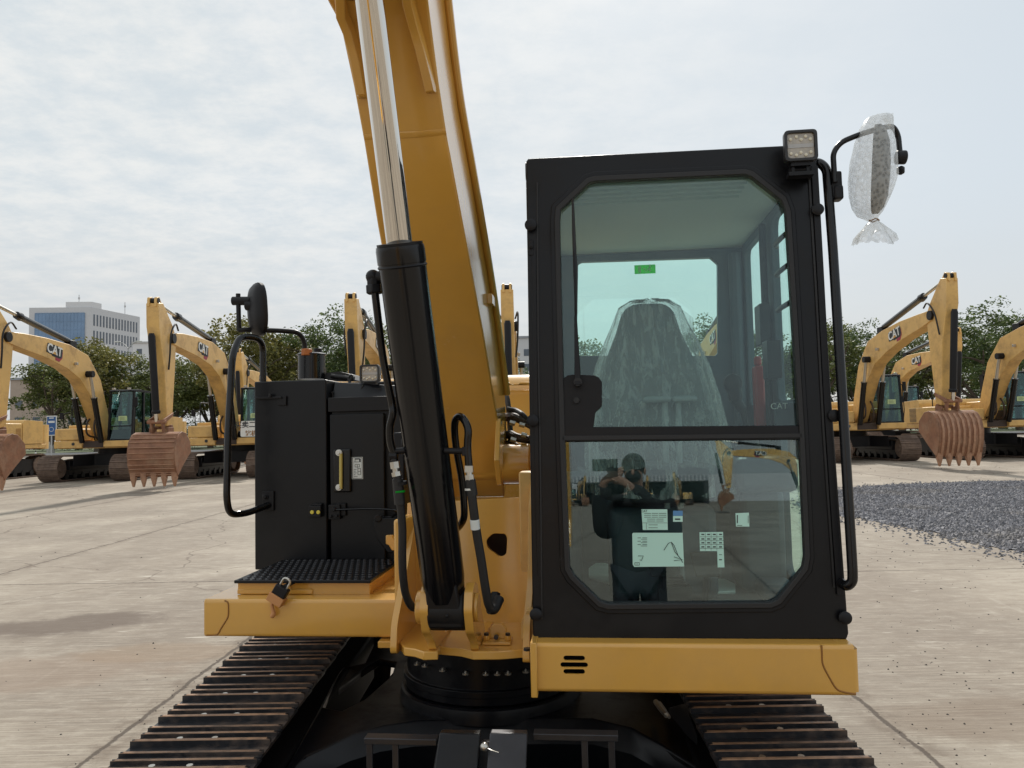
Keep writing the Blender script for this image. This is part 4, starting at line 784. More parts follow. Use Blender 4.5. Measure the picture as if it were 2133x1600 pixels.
# stickers on the lower pane's outer face, glass tint painted into their colour
def lab(pts, name, m='glass_tinted_paper', lines=()):
    mb = MB(); mb.plate([pts], lambda k: PC(k[0], k[1], .0125), lambda k: PC(k[0], k[1], .0125)+V((0, .0006, 0))); o = B(mb, name, m)
    if lines:
        l = MB()
        for (x0, y0, x1, y1) in lines: l.hexa([PC(x0, y1, .0116), PC(x1, y1, .0116), PC(x1, y1, .0120), PC(x0, y1, .0120), PC(x0, y0, .0116), PC(x1, y0, .0116), PC(x1, y0, .0120), PC(x0, y0, .0120)])
        B(l, 'print', 'ink', o)
    return o
def rows_(x0, x1, ys, th=1.1, seg=((0, 1),)): return [(x0+(x1-x0)*a, y, x0+(x1-x0)*b, y+th) for y in ys for a, b in seg]
o = lab([(1336, 1061), (1390, 1061), (1391, 1104), (1339, 1104)], 'sticker', lines=rows_(1342, 1388, (1069, 1073, 1077), .9, ((0, .3), (.34, .62), (.66, 1)))+rows_(1348, 1386, (1081, 1085), .9, ((0, .45), (.5, .9)))+[(1337, 1089, 1390, 1089.6), (1346, 1089, 1346.6, 1103)]+rows_(1351, 1370, (1093, 1099), .9))
text_mesh('print', 'CAT', .010, 'ink', Matrix.Translation(-C0) @ frame_mtx(PC(1342, 1065, .0116), (1, 0, 0), (0, .06, 1)), o, .0003)
o = lab([(1317, 1112), (1319, 1110), (1422, 1110), (1425, 1180), (1321, 1181), (1318, 1176)], 'sticker', lines=rows_(1328, 1348, (1120, 1127, 1134), 1.0, ((0, .35), (.5, 1)))+rows_(1335, 1348, (1123, 1130, 1137), .8)+[(1322, 1172, 1323, 1178), (1331, 1172, 1332, 1178), (1322, 1177.3, 1332, 1178), (1322, 1171.5, 1327, 1172.2), (1327, 1171.5, 1332, 1172.2), (1326.6, 1172, 1327.3, 1178)])
l = MB()
for pl in ([(1383, 1146), (1392, 1132), (1398, 1129), (1406, 1150), (1418, 1164), (1422, 1172)], [(1398, 1129), (1404, 1136), (1412, 1156)], [(1404, 1160), (1422, 1166), (1404, 1168)], [(1329, 1158), (1340, 1158), (1336, 1168), (1333, 1166)]): l.tube([PC(x, y, .0116) for x, y in pl], .0009, 5)
B(l, 'print', 'ink', o)
lab([(1457, 1109), (1506, 1108), (1509, 1182), (1495, 1182), (1494, 1148), (1458, 1148)], 'sticker', lines=[(1458, y, 1507, y+.6) for y in (1118, 1126, 1134, 1142)]+[(x, 1110, x+.5, 1147) for x in (1469, 1481, 1493)]+[(x+2, y+2, x+8, y+4.5) for x in (1459, 1471, 1483, 1496) for y in (1110, 1119.5, 1127.5, 1136)]+[(1498, 1155, 1504, 1156), (1498, 1165, 1504, 1167)])
lab([(1402, 1075), (1422, 1075), (1422, 1087), (1402, 1087)], 'sticker', lines=((1406, 1080, 1417, 1083),)); lab([(1402, 1064), (1422, 1064), (1422, 1074.6), (1402, 1074.6)], 'sticker', 'blue_print')
lab([(1532, 1069), (1560, 1068), (1561, 1097), (1533, 1097)], 'sticker', lines=((1535, 1073, 1537, 1090), (1558, 1074, 1559, 1090), (1535, 1094, 1546, 1095)))
# wiper with its mounting plate on the upper pane
q = MB(); wp = [(1172, 790), (1182, 782), (1196, 780), (1238, 782), (1247, 786), (1254, 796), (1254, 846), (1247, 853), (1240, 860), (1236, 892), (1174, 893)]
q.plate([wp], lambda k: PC(k[0], k[1], -.004), lambda k: PC(k[0], k[1], .008)); WP = B(q, 'wiper_plate', 'black_satin', bevel=.002)
q = MB(); c = PC(1201, 834, -.004); q.cyl(c, c-V((0, .012, 0)), .010, seg=6); c = PC(1204, 797, -.004); q.cyl(c, c-V((0, .04, 0)), .013, seg=16); B(q, 'bolt', 'rubber', WP)
q = MB(); q.hexa([PC(1197, 802, -.045), PC(1210, 802, -.045), PC(1210, 802, -.033), PC(1197, 802, -.033), PC(1196, 660, -.03), PC(1202, 660, -.03), PC(1202, 660, -.022), PC(1196, 660, -.022)]); q.tube([PC(1199, 662, -.027), PC(1196, 520, -.022)], .0035, 8); WA = B(q, 'wiper_arm', 'black_satin', WP, bevel=.0015)
q = MB(); q.tube([PC(1200, 655, -.012), PC(1198, 560, -.013), PC(1195, 480, -.012), PC(1193, 414, -.010)], [.005, .0075, .0065, .004], 6); B(q, 'wiper_blade', 'rubber', WA)
# grab rail on the outer corner, mirror arm and holder
q = MB(); ry = 2.36
q.tube(fillet([P(1690, 341, ry+.15), P(1706, 338, ry+.12), P(1722, 352, ry+.10), P(1735, 520, ry+.08), P(1757, 870, ry+.03), P(1776, 1190, ry-.01), P(1776, 1212, ry-.01), P(1764, 1222, ry), P(1752, 1214, ry+.03)], .035, 6), .0145, 16); GR = B(q, 'grab_rail', 'gloss_black')
q = MB(); a, b = P(1729, 416, ry+.10), P(1751, 358, ry+.10); q.box((a.x, a.y-.015, a.z), (b.x, b.y+.02, b.z)); q.box((a.x+.008, a.y-.02, a.z-.004), (b.x+.001, b.y+.024, a.z+.04)); HB = B(q, 'mirror_holder', 'black_satin', bevel=.006)
q = MB(); md2 = 2.44; q.tube(fillet([P(1739, 380, md2), P(1735, 318, md2), P(1752, 296, md2), P(1788, 281, md2), P(1830, 268, md2+.03), P(1860, 262, md2+.05), P(1871, 282, md2+.06), P(1876, 335, md2+.06)], .035, 6), .0085, 14); MA2 = B(q, 'mirror_arm', 'gloss_black')
q = MB(); q.cyl(P(1866, 328, md2+.06), P(1887, 328, md2+.06), .022, seg=18); q.cyl(P(1876, 348, md2+.06), P(1876, 362, md2+.06), .012, seg=12); q.cyl(P(1872, 355, md2+.06), P(1881, 355, md2+.06), .014, seg=10); B(q, 'mirror_clamp', 'black_satin', MA2, bevel=.004)
c = P(1829, 352, md2); rot = Matrix.Translation(c) @ Matrix.Rotation(R(5), 4, 'Y') @ Matrix.Rotation(R(68), 4, 'Z')
q = MB(); vs = []; fs = []
for t, s_ in prf:
    for k in range(36): x, z = sup(2*pi*k/36, 0.062*s_, 0.138*s_, 2.6); vs.append((x, t, z))
for i in range(len(prf)-1):
    for k in range(36): fs.append((i*36+k, i*36+(k+1) % 36, (i+1)*36+(k+1) % 36, (i+1)*36+k))
fs += [tuple(range(36)), tuple((len(prf)-1)*36+k for k in range(36))[::-1]]; q.add(vs, fs); q.xf(rot); B(q, 'mirror', 'black_satin', MA2)
# bubble wrap bag tied round the mirror: a thing of its own
BWc = P(1822, 470, md2); BW = empty('bubble_wrap', RZ @ BWc, -YAW); tag(BW, 'clear bubble wrap bag tied with a rubber band around the cab mirror', 'bubble wrap')
outl = [(238, 1824, 1858, 8), (246, 1806, 1862, 16), (262, 1795, 1861, 24), (290, 1785, 1862, 30), (330, 1776, 1866, 36), (370, 1771, 1868, 38), (400, 1773, 1858, 36), (425, 1779, 1848, 32), (444, 1790, 1838, 24), (453, 1806, 1830, 14), (458, 1814, 1829, 9)]
tail = [(460, 1813, 1829, 9), (468, 1806, 1838, 14), (480, 1796, 1850, 20), (492, 1787, 1860, 26), (502, 1782, 1866, 28)]
N = 64
def bag(rowl, amp, f1, seed, jag=0):
    rs = random.Random(seed); ph = [rs.uniform(0, 6) for _ in range(4)]; vs = []
    for j, (y, xl, xr, hd) in enumerate(rowl):
        a0, a1 = P(xl, y, md2), P(xr, y, md2); cx_ = (a0.x+a1.x)/2; hw = (a1.x-a0.x)/2; hd_ = hd*.0022
        for k in range(N):
            a = 2*pi*k/N; f = 1+amp*(sin(a*f1+ph[0]+j*.25)+.6*sin(a*(f1*2+1)+ph[1]+j*.5)+rs.uniform(-.5, .5))
            zz = a0.z + (jag*rs.uniform(-.004, .006)+jag*.012*sin(a*2+ph[2]) if j == len(rowl)-1 else 0)
            vs.append((cx_+hw*cos(a)*f, md2+.01+hd_*sin(a)*f, zz))
    return vs, [(i*N+k, i*N+(k+1) % N, (i+1)*N+(k+1) % N, (i+1)*N+k) for i in range(len(rowl)-1) for k in range(N)]
q = MB(); vs, fs = bag(outl, .035, 5, 3); q.add(vs, fs+[tuple(range(N))[::-1]])
tp_ = [P(1835, 243, md2), P(1858, 236, md2-.01), P(1861, 235, md2), P(1860, 262, md2+.01), P(1846, 262, md2)]; q.add(tp_, [(0, 1, 2, 3, 4)])
q.build('wrap_bag', 'bubble_film', BW, off=BWc, smooth=70)
q = MB(); vs, fs = bag(tail, .10, 6, 5, 1); q.add(vs, fs); q.build('wrap_tail', 'bubble_film', BW, off=BWc, smooth=70)
q = MB(); c = P(1821, 459, md2+.01); q.tube([c+V((.0125*cos(a)*1.1, .013*sin(a), .002*sin(3*a))) for a in [2*pi*k/20 for k in range(21)]], .0022, 6); q.build('rubber_band', 'rope', BW, off=BWc)

# ================================================================ undercarriage (turned about 5 degrees under the upper frame)
UA = R(5.1); UC = V((-.41, 3.0, 0)); cb_, sb_ = cos(UA), sin(UA)
UM = Matrix.Translation(UC) @ Matrix.Rotation(UA, 4, 'Z')
def BU(mb, name, mats, parent=None, **k): mb.xf(UM); return B(mb, name, mats, parent, **k)
c1, r1, c2_, r2_ = V((0, -1.45, .315)), .275, V((0, 1.35, .370)), .333
def loop_pts(n):
    dx = c2_.y-c1.y; dz = c2_.z-c1.z; D_ = math.hypot(dx, dz); th = math.atan2(dz, dx); ph = math.asin((r2_-r1)/D_); res = []
    at = th+pi/2+ph; ab = th-pi/2-ph      # tangent angles (top, bottom)
    st_ = math.sqrt(D_*D_-(r2_-r1)**2); arc2 = r2_*(at-ab); arc1 = r1*(2*pi-(at-ab)); Lt = 2*st_+arc1+arc2
    for i in range(n):
        s = Lt*i/n
        if s < st_:
            t = s/st_; a = at; y = c1.y+cos(at)*r1+(c2_.y+cos(at)*r2_-c1.y-cos(at)*r1)*t; z = c1.z+sin(at)*r1+(c2_.z+sin(at)*r2_-c1.z-sin(at)*r1)*t
        elif s < st_+arc2:
            a = at-(s-st_)/r2_; y = c2_.y+cos(a)*r2_; z = c2_.z+sin(a)*r2_
        elif s < 2*st_+arc2:
            t = (s-st_-arc2)/st_; a = ab; y0, z0 = c2_.y+cos(ab)*r2_, c2_.z+sin(ab)*r2_; y1, z1 = c1.y+cos(ab)*r1, c1.z+sin(ab)*r1; y = y0+(y1-y0)*t; z = z0+(z1-z0)*t
        else:
            a = ab-(s-2*st_-arc2)/r1; y = c1.y+cos(a)*r1; z = c1.z+sin(a)*r1
        res.append((y, z, a))
    return res, Lt
def shoe_mesh(name, m2, wob):
    q = MB(); hw = .225; p = .0942
    base = [(-p+.004, -.006), (p+.012, -.012), (p+.012, -.004), (p-.004, .001), (-p+.004, .003)]
    q.prism(base, -hw, hw, 'X', 0)
    for y, h, w, mi in ((-.070, .015, .0070, 1), (.002, .022, .0080, 1), (.072, .014, .0070, 1)):
        y += wob*random.uniform(-.002, .002)
        a = [(y-w*1.15, .0), (y+w*1.15, .0), (y+w*.95, h*.92), (y+w*.7, h), (y-w*.7, h), (y-w*.95, h*.92)]
        n = 6; vs = [(-hw, *t) for t in a]+[(hw, *t) for t in a]; vs[3] = (-hw+.012, *a[3]); vs[4] = (-hw+.012, *a[4]); vs[9] = (hw-.012, *a[3]); vs[10] = (hw-.012, *a[4])
        q.add(vs, [tuple(range(6))[::-1], tuple(range(6, 12))], 0); q.add(vs, [(i, (i+1) % n, n+(i+1) % n, n+i) for i in (5, 0, 1)], 0); q.add(vs, [(i, (i+1) % n, n+(i+1) % n, n+i) for i in (2, 3, 4)], 1 if mi else m2)
    for x in (-.085, .03):
        for y in (.040,): q.cyl((x, y, .002), (x, y, .010), .012, .010, 8, 2)
    me_o = q.build(name, ['shoe', 'shoe_rust', 'zinc'], None, bevel=0, smooth=30); me = me_o.data; bpy.data.objects.remove(me_o); return me
SHM = [shoe_mesh('track_shoe', k % 2, 1) for k in range(4)]
for side_, sx_ in ((-1, -.923), (1, .905)):
    lp_, Lt = loop_pts(40)
    q = MB(); pts = [V((sx_, y, z))-V((0, cos(a), sin(a)))*.03 for y, z, a in lp_]
    for xo in (-.06, .06):
        vs = []; n = len(lp_)
        for y, z, a in lp_:
            for dx_, dr_ in ((-.014, -.065), (.014, -.065), (.014, -.008), (-.014, -.008)): vs.append((sx_+xo+dx_, y+cos(a)*dr_, z+sin(a)*dr_))
        q.add(vs, [(i*4+k, i*4+(k+1) % 4, ((i+1) % n)*4+(k+1) % 4, ((i+1) % n)*4+k) for i in range(n) for k in range(4)])
    TR = BU(q, 'track', 'dark_steel')
    for i, (y, z, a) in enumerate(lp_):
        o = bpy.data.objects.new('track_shoe', SHM[(i*7+(side_ > 0)) % 4]); C.objects.link(o); o.parent = TR
        o.matrix_local = Matrix.Translation(-C0) @ UM @ Matrix.Translation((sx_, y, z)) @ Matrix.Rotation(a-pi/2, 4, 'X')
    q = MB(); q.cyl((sx_-.05, c1.y, c1.z), (sx_+.05, c1.y, c1.z), r1-.07, seg=28); q.cyl((sx_-.08, c1.y, c1.z), (sx_+.08, c1.y, c1.z), .08); BU(q, 'idler_wheel', 'black')
    q = MB(); q.cyl((sx_-.05, c2_.y, c2_.z), (sx_+.05, c2_.y, c2_.z), r2_-.07, seg=28); q.cyl((sx_-.1, c2_.y, c2_.z), (sx_+.1, c2_.y, c2_.z), .14); BU(q, 'drive_sprocket', 'black')
    q = MB(); q.prism([(-1.25, .16), (1.1, .16), (1.15, .5), (.9, .56), (-.9, .50), (-1.25, .44)], sx_-.10, sx_+.10, 'X')
    xi = sx_-side_*.235; q.hexa([(sx_-side_*.1, -1.2, .30), (xi, -1.2, .30), (xi, 1.1, .32), (sx_-side_*.1, 1.1, .32), (sx_-side_*.1, -1.2, .50), (xi, -1.2, .50), (xi, 1.1, .56), (sx_-side_*.1, 1.1, .56)])
    TF = BU(q, 'track_frame', 'black_matte', bevel=.012)
    q = MB()
    for k in range(6): q.cyl((sx_-.08, -1.0+k*.4, .13), (sx_+.08, -1.0+k*.4, .13), .065, seg=18)
    BU(q, 'roller', 'black_satin', TF)
# car body: top plate with a real opening, sloping front skirt, deep centre
ztop = .565
def zc_(px): return ztop-(.075*max(0, (760-px)/200) if px < 760 else .075*max(0, (px-1290)/200))
frontpx = [(552, 1618), (640, 1575), (738, 1530), (800, 1512), (870, 1502), (1000, 1498), (1150, 1497), (1235, 1498), (1312, 1516), (1380, 1553), (1475, 1612)]
fl_ = [PZ(x, y, zc_(x)) for x, y in frontpx]
backl = [V((.12, 3.02, ztop)), V((.38, 3.55, .52)), V((.30, 4.3, .52)), V((-.1, 3.75, ztop)), V((-.8, 3.75, ztop)), V((-1.22, 4.3, .52)), V((-1.10, 3.5, .52)), V((-1.05, 3.0, .52))]
backl = [V((.42, 2.55, .52)), V((.40, 3.0, .52))]+backl[1:-1]+[V((-1.14, 3.1, .52)), V((-1.03, 2.35, .50))]
opn = [PZ(x, y, .55) for x, y in ((712, 1390), (791, 1374), (824, 1380), (816, 1406), (758, 1457), (712, 1480), (672, 1472))]
lut = {}
def k2(v): lut[(v.x, v.y)] = v; return (v.x, v.y)
q = MB(); q.plate([[k2(v) for v in fl_+backl], [k2(v) for v in opn]], lambda k: lut[k], lambda k: lut[k]-V((0, 0, .03))); CARB = B(q, 'car_body', 'black', bevel=.008)
q = MB(); n = len(fl_); vs = [v+V((0, 0, -.004)) for v in fl_]+[v+V((0, -.05 if 0 < i < n-1 else 0, -.07)) for i, v in enumerate(fl_)]+[v+V((0, .03, -.30)) for v in fl_]
q.add(vs, [(i, i+1, n+i+1, n+i) for i in range(n-1)]+[(n+i, n+i+1, 2*n+i+1, 2*n+i) for i in range(n-1)]); B(q, 'front_skirt', 'black', CARB)
q = MB(); q.box((-1.06, 2.45, .15), (.34, 3.9, .40)); B(q, 'belly_plate', 'black_satin', CARB, bevel=.02)
q = MB(); q.tube(curve_path([PZ(x, y, .60) for x, y in ((1366, 1462), (1376, 1476), (1388, 1490))], 4), .010, 8); B(q, 'grease_pipe', 'zinc', CARB)
q = MB(); q.tube(curve_path([PZ(x, y, .60) for x, y in ((1374, 1464), (1384, 1478), (1394, 1494))], 4), .006, 8); B(q, 'grease_pipe', 'zinc', CARB)
q = MB(); a = [PZ(x, y, z) for x, y, z in ((1392, 1474, .56), (1428, 1464, .60), (1452, 1530, .56), (1436, 1540, .52))]; q.hexa([v-V((0, 0, .06)) for v in a]+a); B(q, 'end_bracket', 'dark_steel', CARB, bevel=.004)
rc = V((-.45, 3.17, 0)); q = MB()
q.tube([rc+V((0, 0, z)) for z in (.55, .572, .590, .600, .606)], [.368, .366, .364, .362, .354], 56); B(q, 'ring_seat', 'black', CARB)
q = MB(); q.tube([rc+V((0, 0, z)) for z in (.612, .640, .641, .665, .666, .800, .801, .876)], [.345, .345, .352, .352, .338, .338, .350, .350], 64); RG_ = B(q, 'slewing_ring', 'black', bevel=.002)
for (x, y) in ((869, 1383), (885, 1387), (922, 1396), (970, 1403), (1012, 1404), (1036, 1404), (1058, 1403), (1095, 1399)):
    r_ = rayM(x, y); o_ = V((0, 0, CH)); a_ = r_.x**2+r_.y**2; b_2 = 2*(r_.x*(0-rc.x)+r_.y*(0-rc.y)); c_ = rc.x**2+rc.y**2-.358**2; dd = b_2*b_2-4*a_*c_
    if dd < 0: continue
    t = (-b_2-math.sqrt(dd))/(2*a_); p_ = V((r_.x*t, r_.y*t, CH+r_.z*t)); q = MB(); q.cyl(p_-V((0, 0, .003)), p_+V((0, 0, .003)), .013, seg=12); q.cyl(p_, p_+V((0, 0, .010)), .0035, seg=6); B(q, 'ring_bolt', 'zinc', RG_)
# blade arms, rails and blade in front
def upl(px, py, z): return PZ(px, py, z)
for x0, x1, sh in ((915, 1000, 0), (1020, 1098, 1)):
    a, b = P(x0, 1527, 2.16), P(x1, 1523, 2.16); q = MB(); q.hexa([(a.x-.005, 1.62, .24), (b.x+.005, 1.62, .24), (b.x, 1.66, .22), (a.x, 1.66, .22), (a.x, 2.16, a.z), (b.x, 2.16, a.z), (b.x, 2.19, a.z), (a.x, 2.19, a.z)]); BA = B(q, 'blade_arm', 'black' if not sh else 'dark_steel', bevel=.004)
    q = MB(); q.prism([(2.17, .50), (2.55, .50), (2.55, .30), (1.7, .10), (1.64, .20)], a.x-.012 if not sh else b.x, a.x if not sh else b.x+.012, 'X'); B(q, 'arm_side', 'black', BA, bevel=.003)
q = MB(); a, b = P(868, 1540, 2.2), P(1130, 1540, 2.2); q.hexa([(a.x, 1.75, .1), (b.x, 1.75, .1), (b.x, 2.45, .1), (a.x, 2.45, .1), (a.x+.06, 2.2, a.z-.005), (b.x-.06, 2.2, a.z-.005), (b.x-.06, 2.23, a.z-.005), (a.x+.06, 2.23, a.z-.005)]); B(q, 'arm_housing', 'black_satin', bevel=.01)
for x0, x1, y in ((762, 912, 1538), (1112, 1287, 1529)):
    a, b = P(x0, y, 2.24), P(x1, y-4, 2.24); q = MB(); q.box((a.x, 2.22, a.z-.010), (b.x, 2.26, a.z+.008)); RL = B(q, 'guard_rail', 'dark_steel', bevel=.002)
    for px in ((770, 824) if x0 < 800 else (1218, 1274)):
        c = P(px, 1560, 2.23); q = MB(); q.box((c.x-.009, 2.225, .2), (c.x+.009, 2.235, a.z-.011)); B(q, 'guard_bar', 'dark_steel', RL, bevel=.001)
q = MB(); c = P(1009, 1556, 2.12); q.ball(c, .012); q.tube(curve_path([c, c+V((.02, -.01, -.004)), c+V((.04, -.01, -.010))], 4), .0012, 6); B(q, 'cable_knot', 'zinc')
q = MB(); q.prism([(-1.95, .04), (-1.90, .04), (-1.97, .22), (-1.90, .42), (-1.95, .42), (-2.03, .22)], -1.10, 1.06, 'X'); BU(q, 'dozer_blade', 'yellow', bevel=.005)
q = MB(); 
for x in (-.25, .25): q.hexa([(x-.05, -1.95, .1), (x+.05, -1.95, .1), (x+.05, -.6, .25), (x-.05, -.6, .25), (x-.05, -1.95, .22), (x+.05, -1.95, .22), (x+.05, -.6, .42), (x-.05, -.6, .42)])
BU(q, 'push_arm', 'black', bevel=.01)
# ================================================================ ground
def ground_mat():
    m = bpy.data.materials.new('concrete_yard'); m.use_nodes = True; t = m.node_tree; b = t.nodes['Principled BSDF']; N_ = t.nodes.new; Lk = t.links.new
    tcn = N_('ShaderNodeTexCoord'); sp = N_('ShaderNodeSeparateXYZ'); Lk(tcn.outputs['Object'], sp.inputs[0])
    def mt(op, a, b_=None, c=None, cl=False):
        n = N_('ShaderNodeMath'); n.operation = op; n.use_clamp = cl
        for i, v in enumerate((a, b_, c)):
            if v is None: continue
            if isinstance(v, (int, float)): n.inputs[i].default_value = v
            else: Lk(v, n.inputs[i])
        return n.outputs[0]
    def nz(scale, det=4, rough=.6, sc=(1, 1, 1), off=(0, 0, 0), dist=0):
        mp = N_('ShaderNodeMapping'); mp.inputs['Scale'].default_value = sc; mp.inputs['Location'].default_value = off; Lk(tcn.outputs['Object'], mp.inputs[0])
        n = N_('ShaderNodeTexNoise'); n.inputs['Scale'].default_value = scale; n.inputs['Detail'].default_value = det; n.inputs['Roughness'].default_value = rough; n.inputs['Distortion'].default_value = dist; Lk(mp.outputs[0], n.inputs[0]); return n.outputs[0]
    def ramp(v, a, c, lo=0.0, hi=1.0):
        n = N_('ShaderNodeMapRange'); n.interpolation_type = 'SMOOTHSTEP'; Lk(v, n.inputs[0]); n.inputs[1].default_value = a; n.inputs[2].default_value = c; n.inputs[3].default_value = lo; n.inputs[4].default_value = hi; return n.outputs[0]
    def mix(f, a, c):
        n = N_('ShaderNodeMix'); n.data_type = 'RGBA'
        if isinstance(f, (int, float)): n.inputs[0].default_value = f
        else: Lk(f, n.inputs[0])
        for i, v in ((6, a), (7, c)):
            if isinstance(v, tuple): n.inputs[i].default_value = (*v, 1)
            else: Lk(v, n.inputs[i])
        return n.outputs[2]
    X, Y = sp.outputs[0], sp.outputs[1]
    patch = nz(.35, 6, .62, (1, .6, 1)); mid = nz(1.6, 7, .7); fine_ = nz(30, 5, .7)
    broom = nz(1.0, 5, .75, (1.1, 55, 1)); scr = nz(1.0, 4, .7, (.8, 9, 1), (3, 1, 0), .4); scr2 = nz(1.0, 3, .6, (6, 1.1, 1), (9, 5, 0), .6)
    col = mix(ramp(patch, .36, .66), (.300, .255, .205), (.425, .375, .305))
    col = mix(mt('MULTIPLY', ramp(mid, .42, .70), .45), col, (.48, .425, .35))
    col = mix(mt('MULTIPLY', ramp(nz(.9, 5, .65, (1, 1.4, 1), (7, 2, 0)), .56, .74), .55), col, (.20, .16, .125))
    col = mix(mt('MULTIPLY', ramp(scr, .58, .72), .55), col, (.54, .49, .41))
    col = mix(mt('MULTIPLY', ramp(scr2, .60, .70), .30), col, (.55, .50, .43))
    col = mix(mt('MULTIPLY', ramp(broom, .40, .66, 1, 0), mt('MULTIPLY', ramp(nz(.5, 3), .30, .6), .62)), col, (.13, .105, .085))
    col = mix(mt('MULTIPLY', ramp(fine_, .5, .75), .22), col, (.15, .12, .10))
    cellx = N_('ShaderNodeTexWhiteNoise'); cellx.noise_dimensions = '2D'; cv = N_('ShaderNodeCombineXYZ')
    Lk(mt('FLOOR', mt('ADD', mt('DIVIDE', mt('SUBTRACT', mt('ADD', X, mt('MULTIPLY', Y, -.02)), JX), 4.15), 100.5)), cv.inputs[0]); Lk(mt('FLOOR', mt('ADD', mt('DIVIDE', mt('SUBTRACT', mt('ADD', Y, mt('MULTIPLY', X, .035)), JY), 8.04), 100.5)), cv.inputs[1]); Lk(cv.outputs[0], cellx.inputs[0])
    col = mix(mt('MULTIPLY', cellx.outputs[0], .38), col, (.27, .225, .18))
    m8 = nz(7, 8, .72, (.7, 1.6, 1), (2, 8, 0)); col = mix(ramp(m8, .50, .68, 0, .42), col, (.20, .155, .12)); col = mix(ramp(m8, .50, .34, 0, .22), col, (.56, .51, .43))
    sc3 = nz(1.0, 2, .5, (2.2, 16, 1), (1, 3, 0), .2); col = mix(mt('MULTIPLY', ramp(sc3, .66, .72), ramp(nz(.4, 2), .52, .66)), col, (.54, .49, .42))
    # rusty stains and a dark streak at near left, each with its own shape
    def blot(cx, cy, rx, ry, rot, c, k, col):
        dx = mt('SUBTRACT', X, cx); dy = mt('SUBTRACT', Y, cy)
        u = mt('DIVIDE', mt('ADD', mt('MULTIPLY', dx, cos(rot)), mt('MULTIPLY', dy, sin(rot))), rx); v = mt('DIVIDE', mt('SUBTRACT', mt('MULTIPLY', dy, cos(rot)), mt('MULTIPLY', dx, sin(rot))), ry)
        r = mt('ADD', mt('SQRT', mt('ADD', mt('MULTIPLY', u, u), mt('MULTIPLY', v, v))), mt('MULTIPLY', mt('SUBTRACT', mid, .5), 1.2))
        return mix(ramp(r, .55, 1.0, k, 0), col, c)
    g1_, g2_, g3_ = G(150, 1300), G(60, 1400), G(330, 1360)
    col = blot(g1_.x, g1_.y, .95, .42, R(14), (.13, .10, .08), .8, col); col = blot(g2_.x, g2_.y, 1.3, .5, 0, (.26, .19, .14), .4, col); col = blot(g3_.x, g3_.y, .8, .3, 0, (.26, .19, .13), .5, col)
    g4_ = G(2100, 1500); col = blot(g4_.x, g4_.y, .8, .4, 0, (.20, .15, .11), .5, col)
    # slab joints
    wob = mt('MULTIPLY', mt('SUBTRACT', nz(2.2, 6, .75), .5), .10)
    jl = None
    def joint(v, per, off, w):
        a = mt('ABSOLUTE', mt('SUBTRACT', mt('FRACT', mt('ADD', mt('DIVIDE', mt('ADD', mt('SUBTRACT', v, off), wob), per), 100.5)), .5)); return ramp(mt('MULTIPLY', a, per), w*.35, w, 1, 0)
    rotX = mt('ADD', X, mt('MULTIPLY', Y, -.02)); rotY = mt('ADD', Y, mt('MULTIPLY', X, .035))
    jx = joint(rotX, 4.15, JX, .020); jy = joint(rotY, 8.04, JY, .018)
    jn = mt('MAXIMUM', jx, mt('MULTIPLY', jy, ramp(nz(.7, 3), .30, .5)))
    dirt = mt('MULTIPLY', joint(rotX, 4.15, JX, .15), ramp(nz(5, 6, .7), .45, .6)); col = mix(mt('MULTIPLY', dirt, .6), col, (.16, .125, .095))
    col = mix(mt('MULTIPLY', jn, .85), col, (.075, .058, .046))
    # hairline cracks
    vo = N_('ShaderNodeTexVoronoi'); vo.feature = 'DISTANCE_TO_EDGE'; vo.inputs['Scale'].default_value = .16; mpw = N_('ShaderNodeVectorMath'); mpw.operation = 'ADD'; Lk(tcn.outputs['Object'], mpw.inputs[0])
    nv = N_('ShaderNodeTexNoise'); nv.inputs['Scale'].default_value = .8; nv.inputs['Detail'].default_value = 6; Lk(tcn.outputs['Object'], nv.inputs[0]); Lk(nv.outputs['Color'], mpw.inputs[1]); Lk(mpw.outputs[0], vo.inputs[0])
    col = mix(mt('MULTIPLY', ramp(vo.outputs['Distance'], .0008, .0030, 1, 0), .55), col, (.12, .09, .07))
    Lk(col, b.inputs['Base Color']); b.inputs['Roughness'].default_value = .85; b.inputs['Specular IOR Level'].default_value = .25
    h = mt('ADD', mt('MULTIPLY', broom, 1.1), mt('ADD', mt('ADD', mt('MULTIPLY', fine_, .6), mt('MULTIPLY', m8, 2.2)), mt('MULTIPLY', jn, -3.0)))
    bp = N_('ShaderNodeBump'); bp.inputs['Strength'].default_value = .5; bp.inputs['Distance'].default_value = .006; Lk(h, bp.inputs['Height']); Lk(bp.outputs[0], b.inputs['Normal'])
    M['concrete'] = m
gj = G(400, 1418); JX = gj.x-gj.y*.02
gy = G(100, 1217); JY = gy.y+gy.x*.035
ground_mat()
g = MB(); g.add([(-900, -600, 0), (900, -600, 0), (900, 2500, 0), (-900, 2500, 0)], [(0, 1, 2, 3)]); struct(g.build('ground', 'concrete', smooth=0))
mat('grass', (0.06, 0.085, 0.025), 0.9, noise=0.5, nscale=.8, dirt=(0.15, 0.13, 0.07), dscale=.5, damt=.7)
g = MB(); g.prism([(-160, 78), (160, 78), (160, 110), (-160, 110)], -.2, .10, 'Z'); struct(g.build('planting_strip', 'grass', smooth=0))
mat('asphalt', (0.07, 0.07, 0.075), 0.85, noise=.2); g = MB(); g.box((-300, 110.2, -.2), (300, 122, .02)); struct(g.build('road', 'asphalt', smooth=0))
g = MB(); g.box((-160, 77.6, -.1), (160, 77.98, .16)); struct(g.build('kerb', 'post_grey', smooth=0))

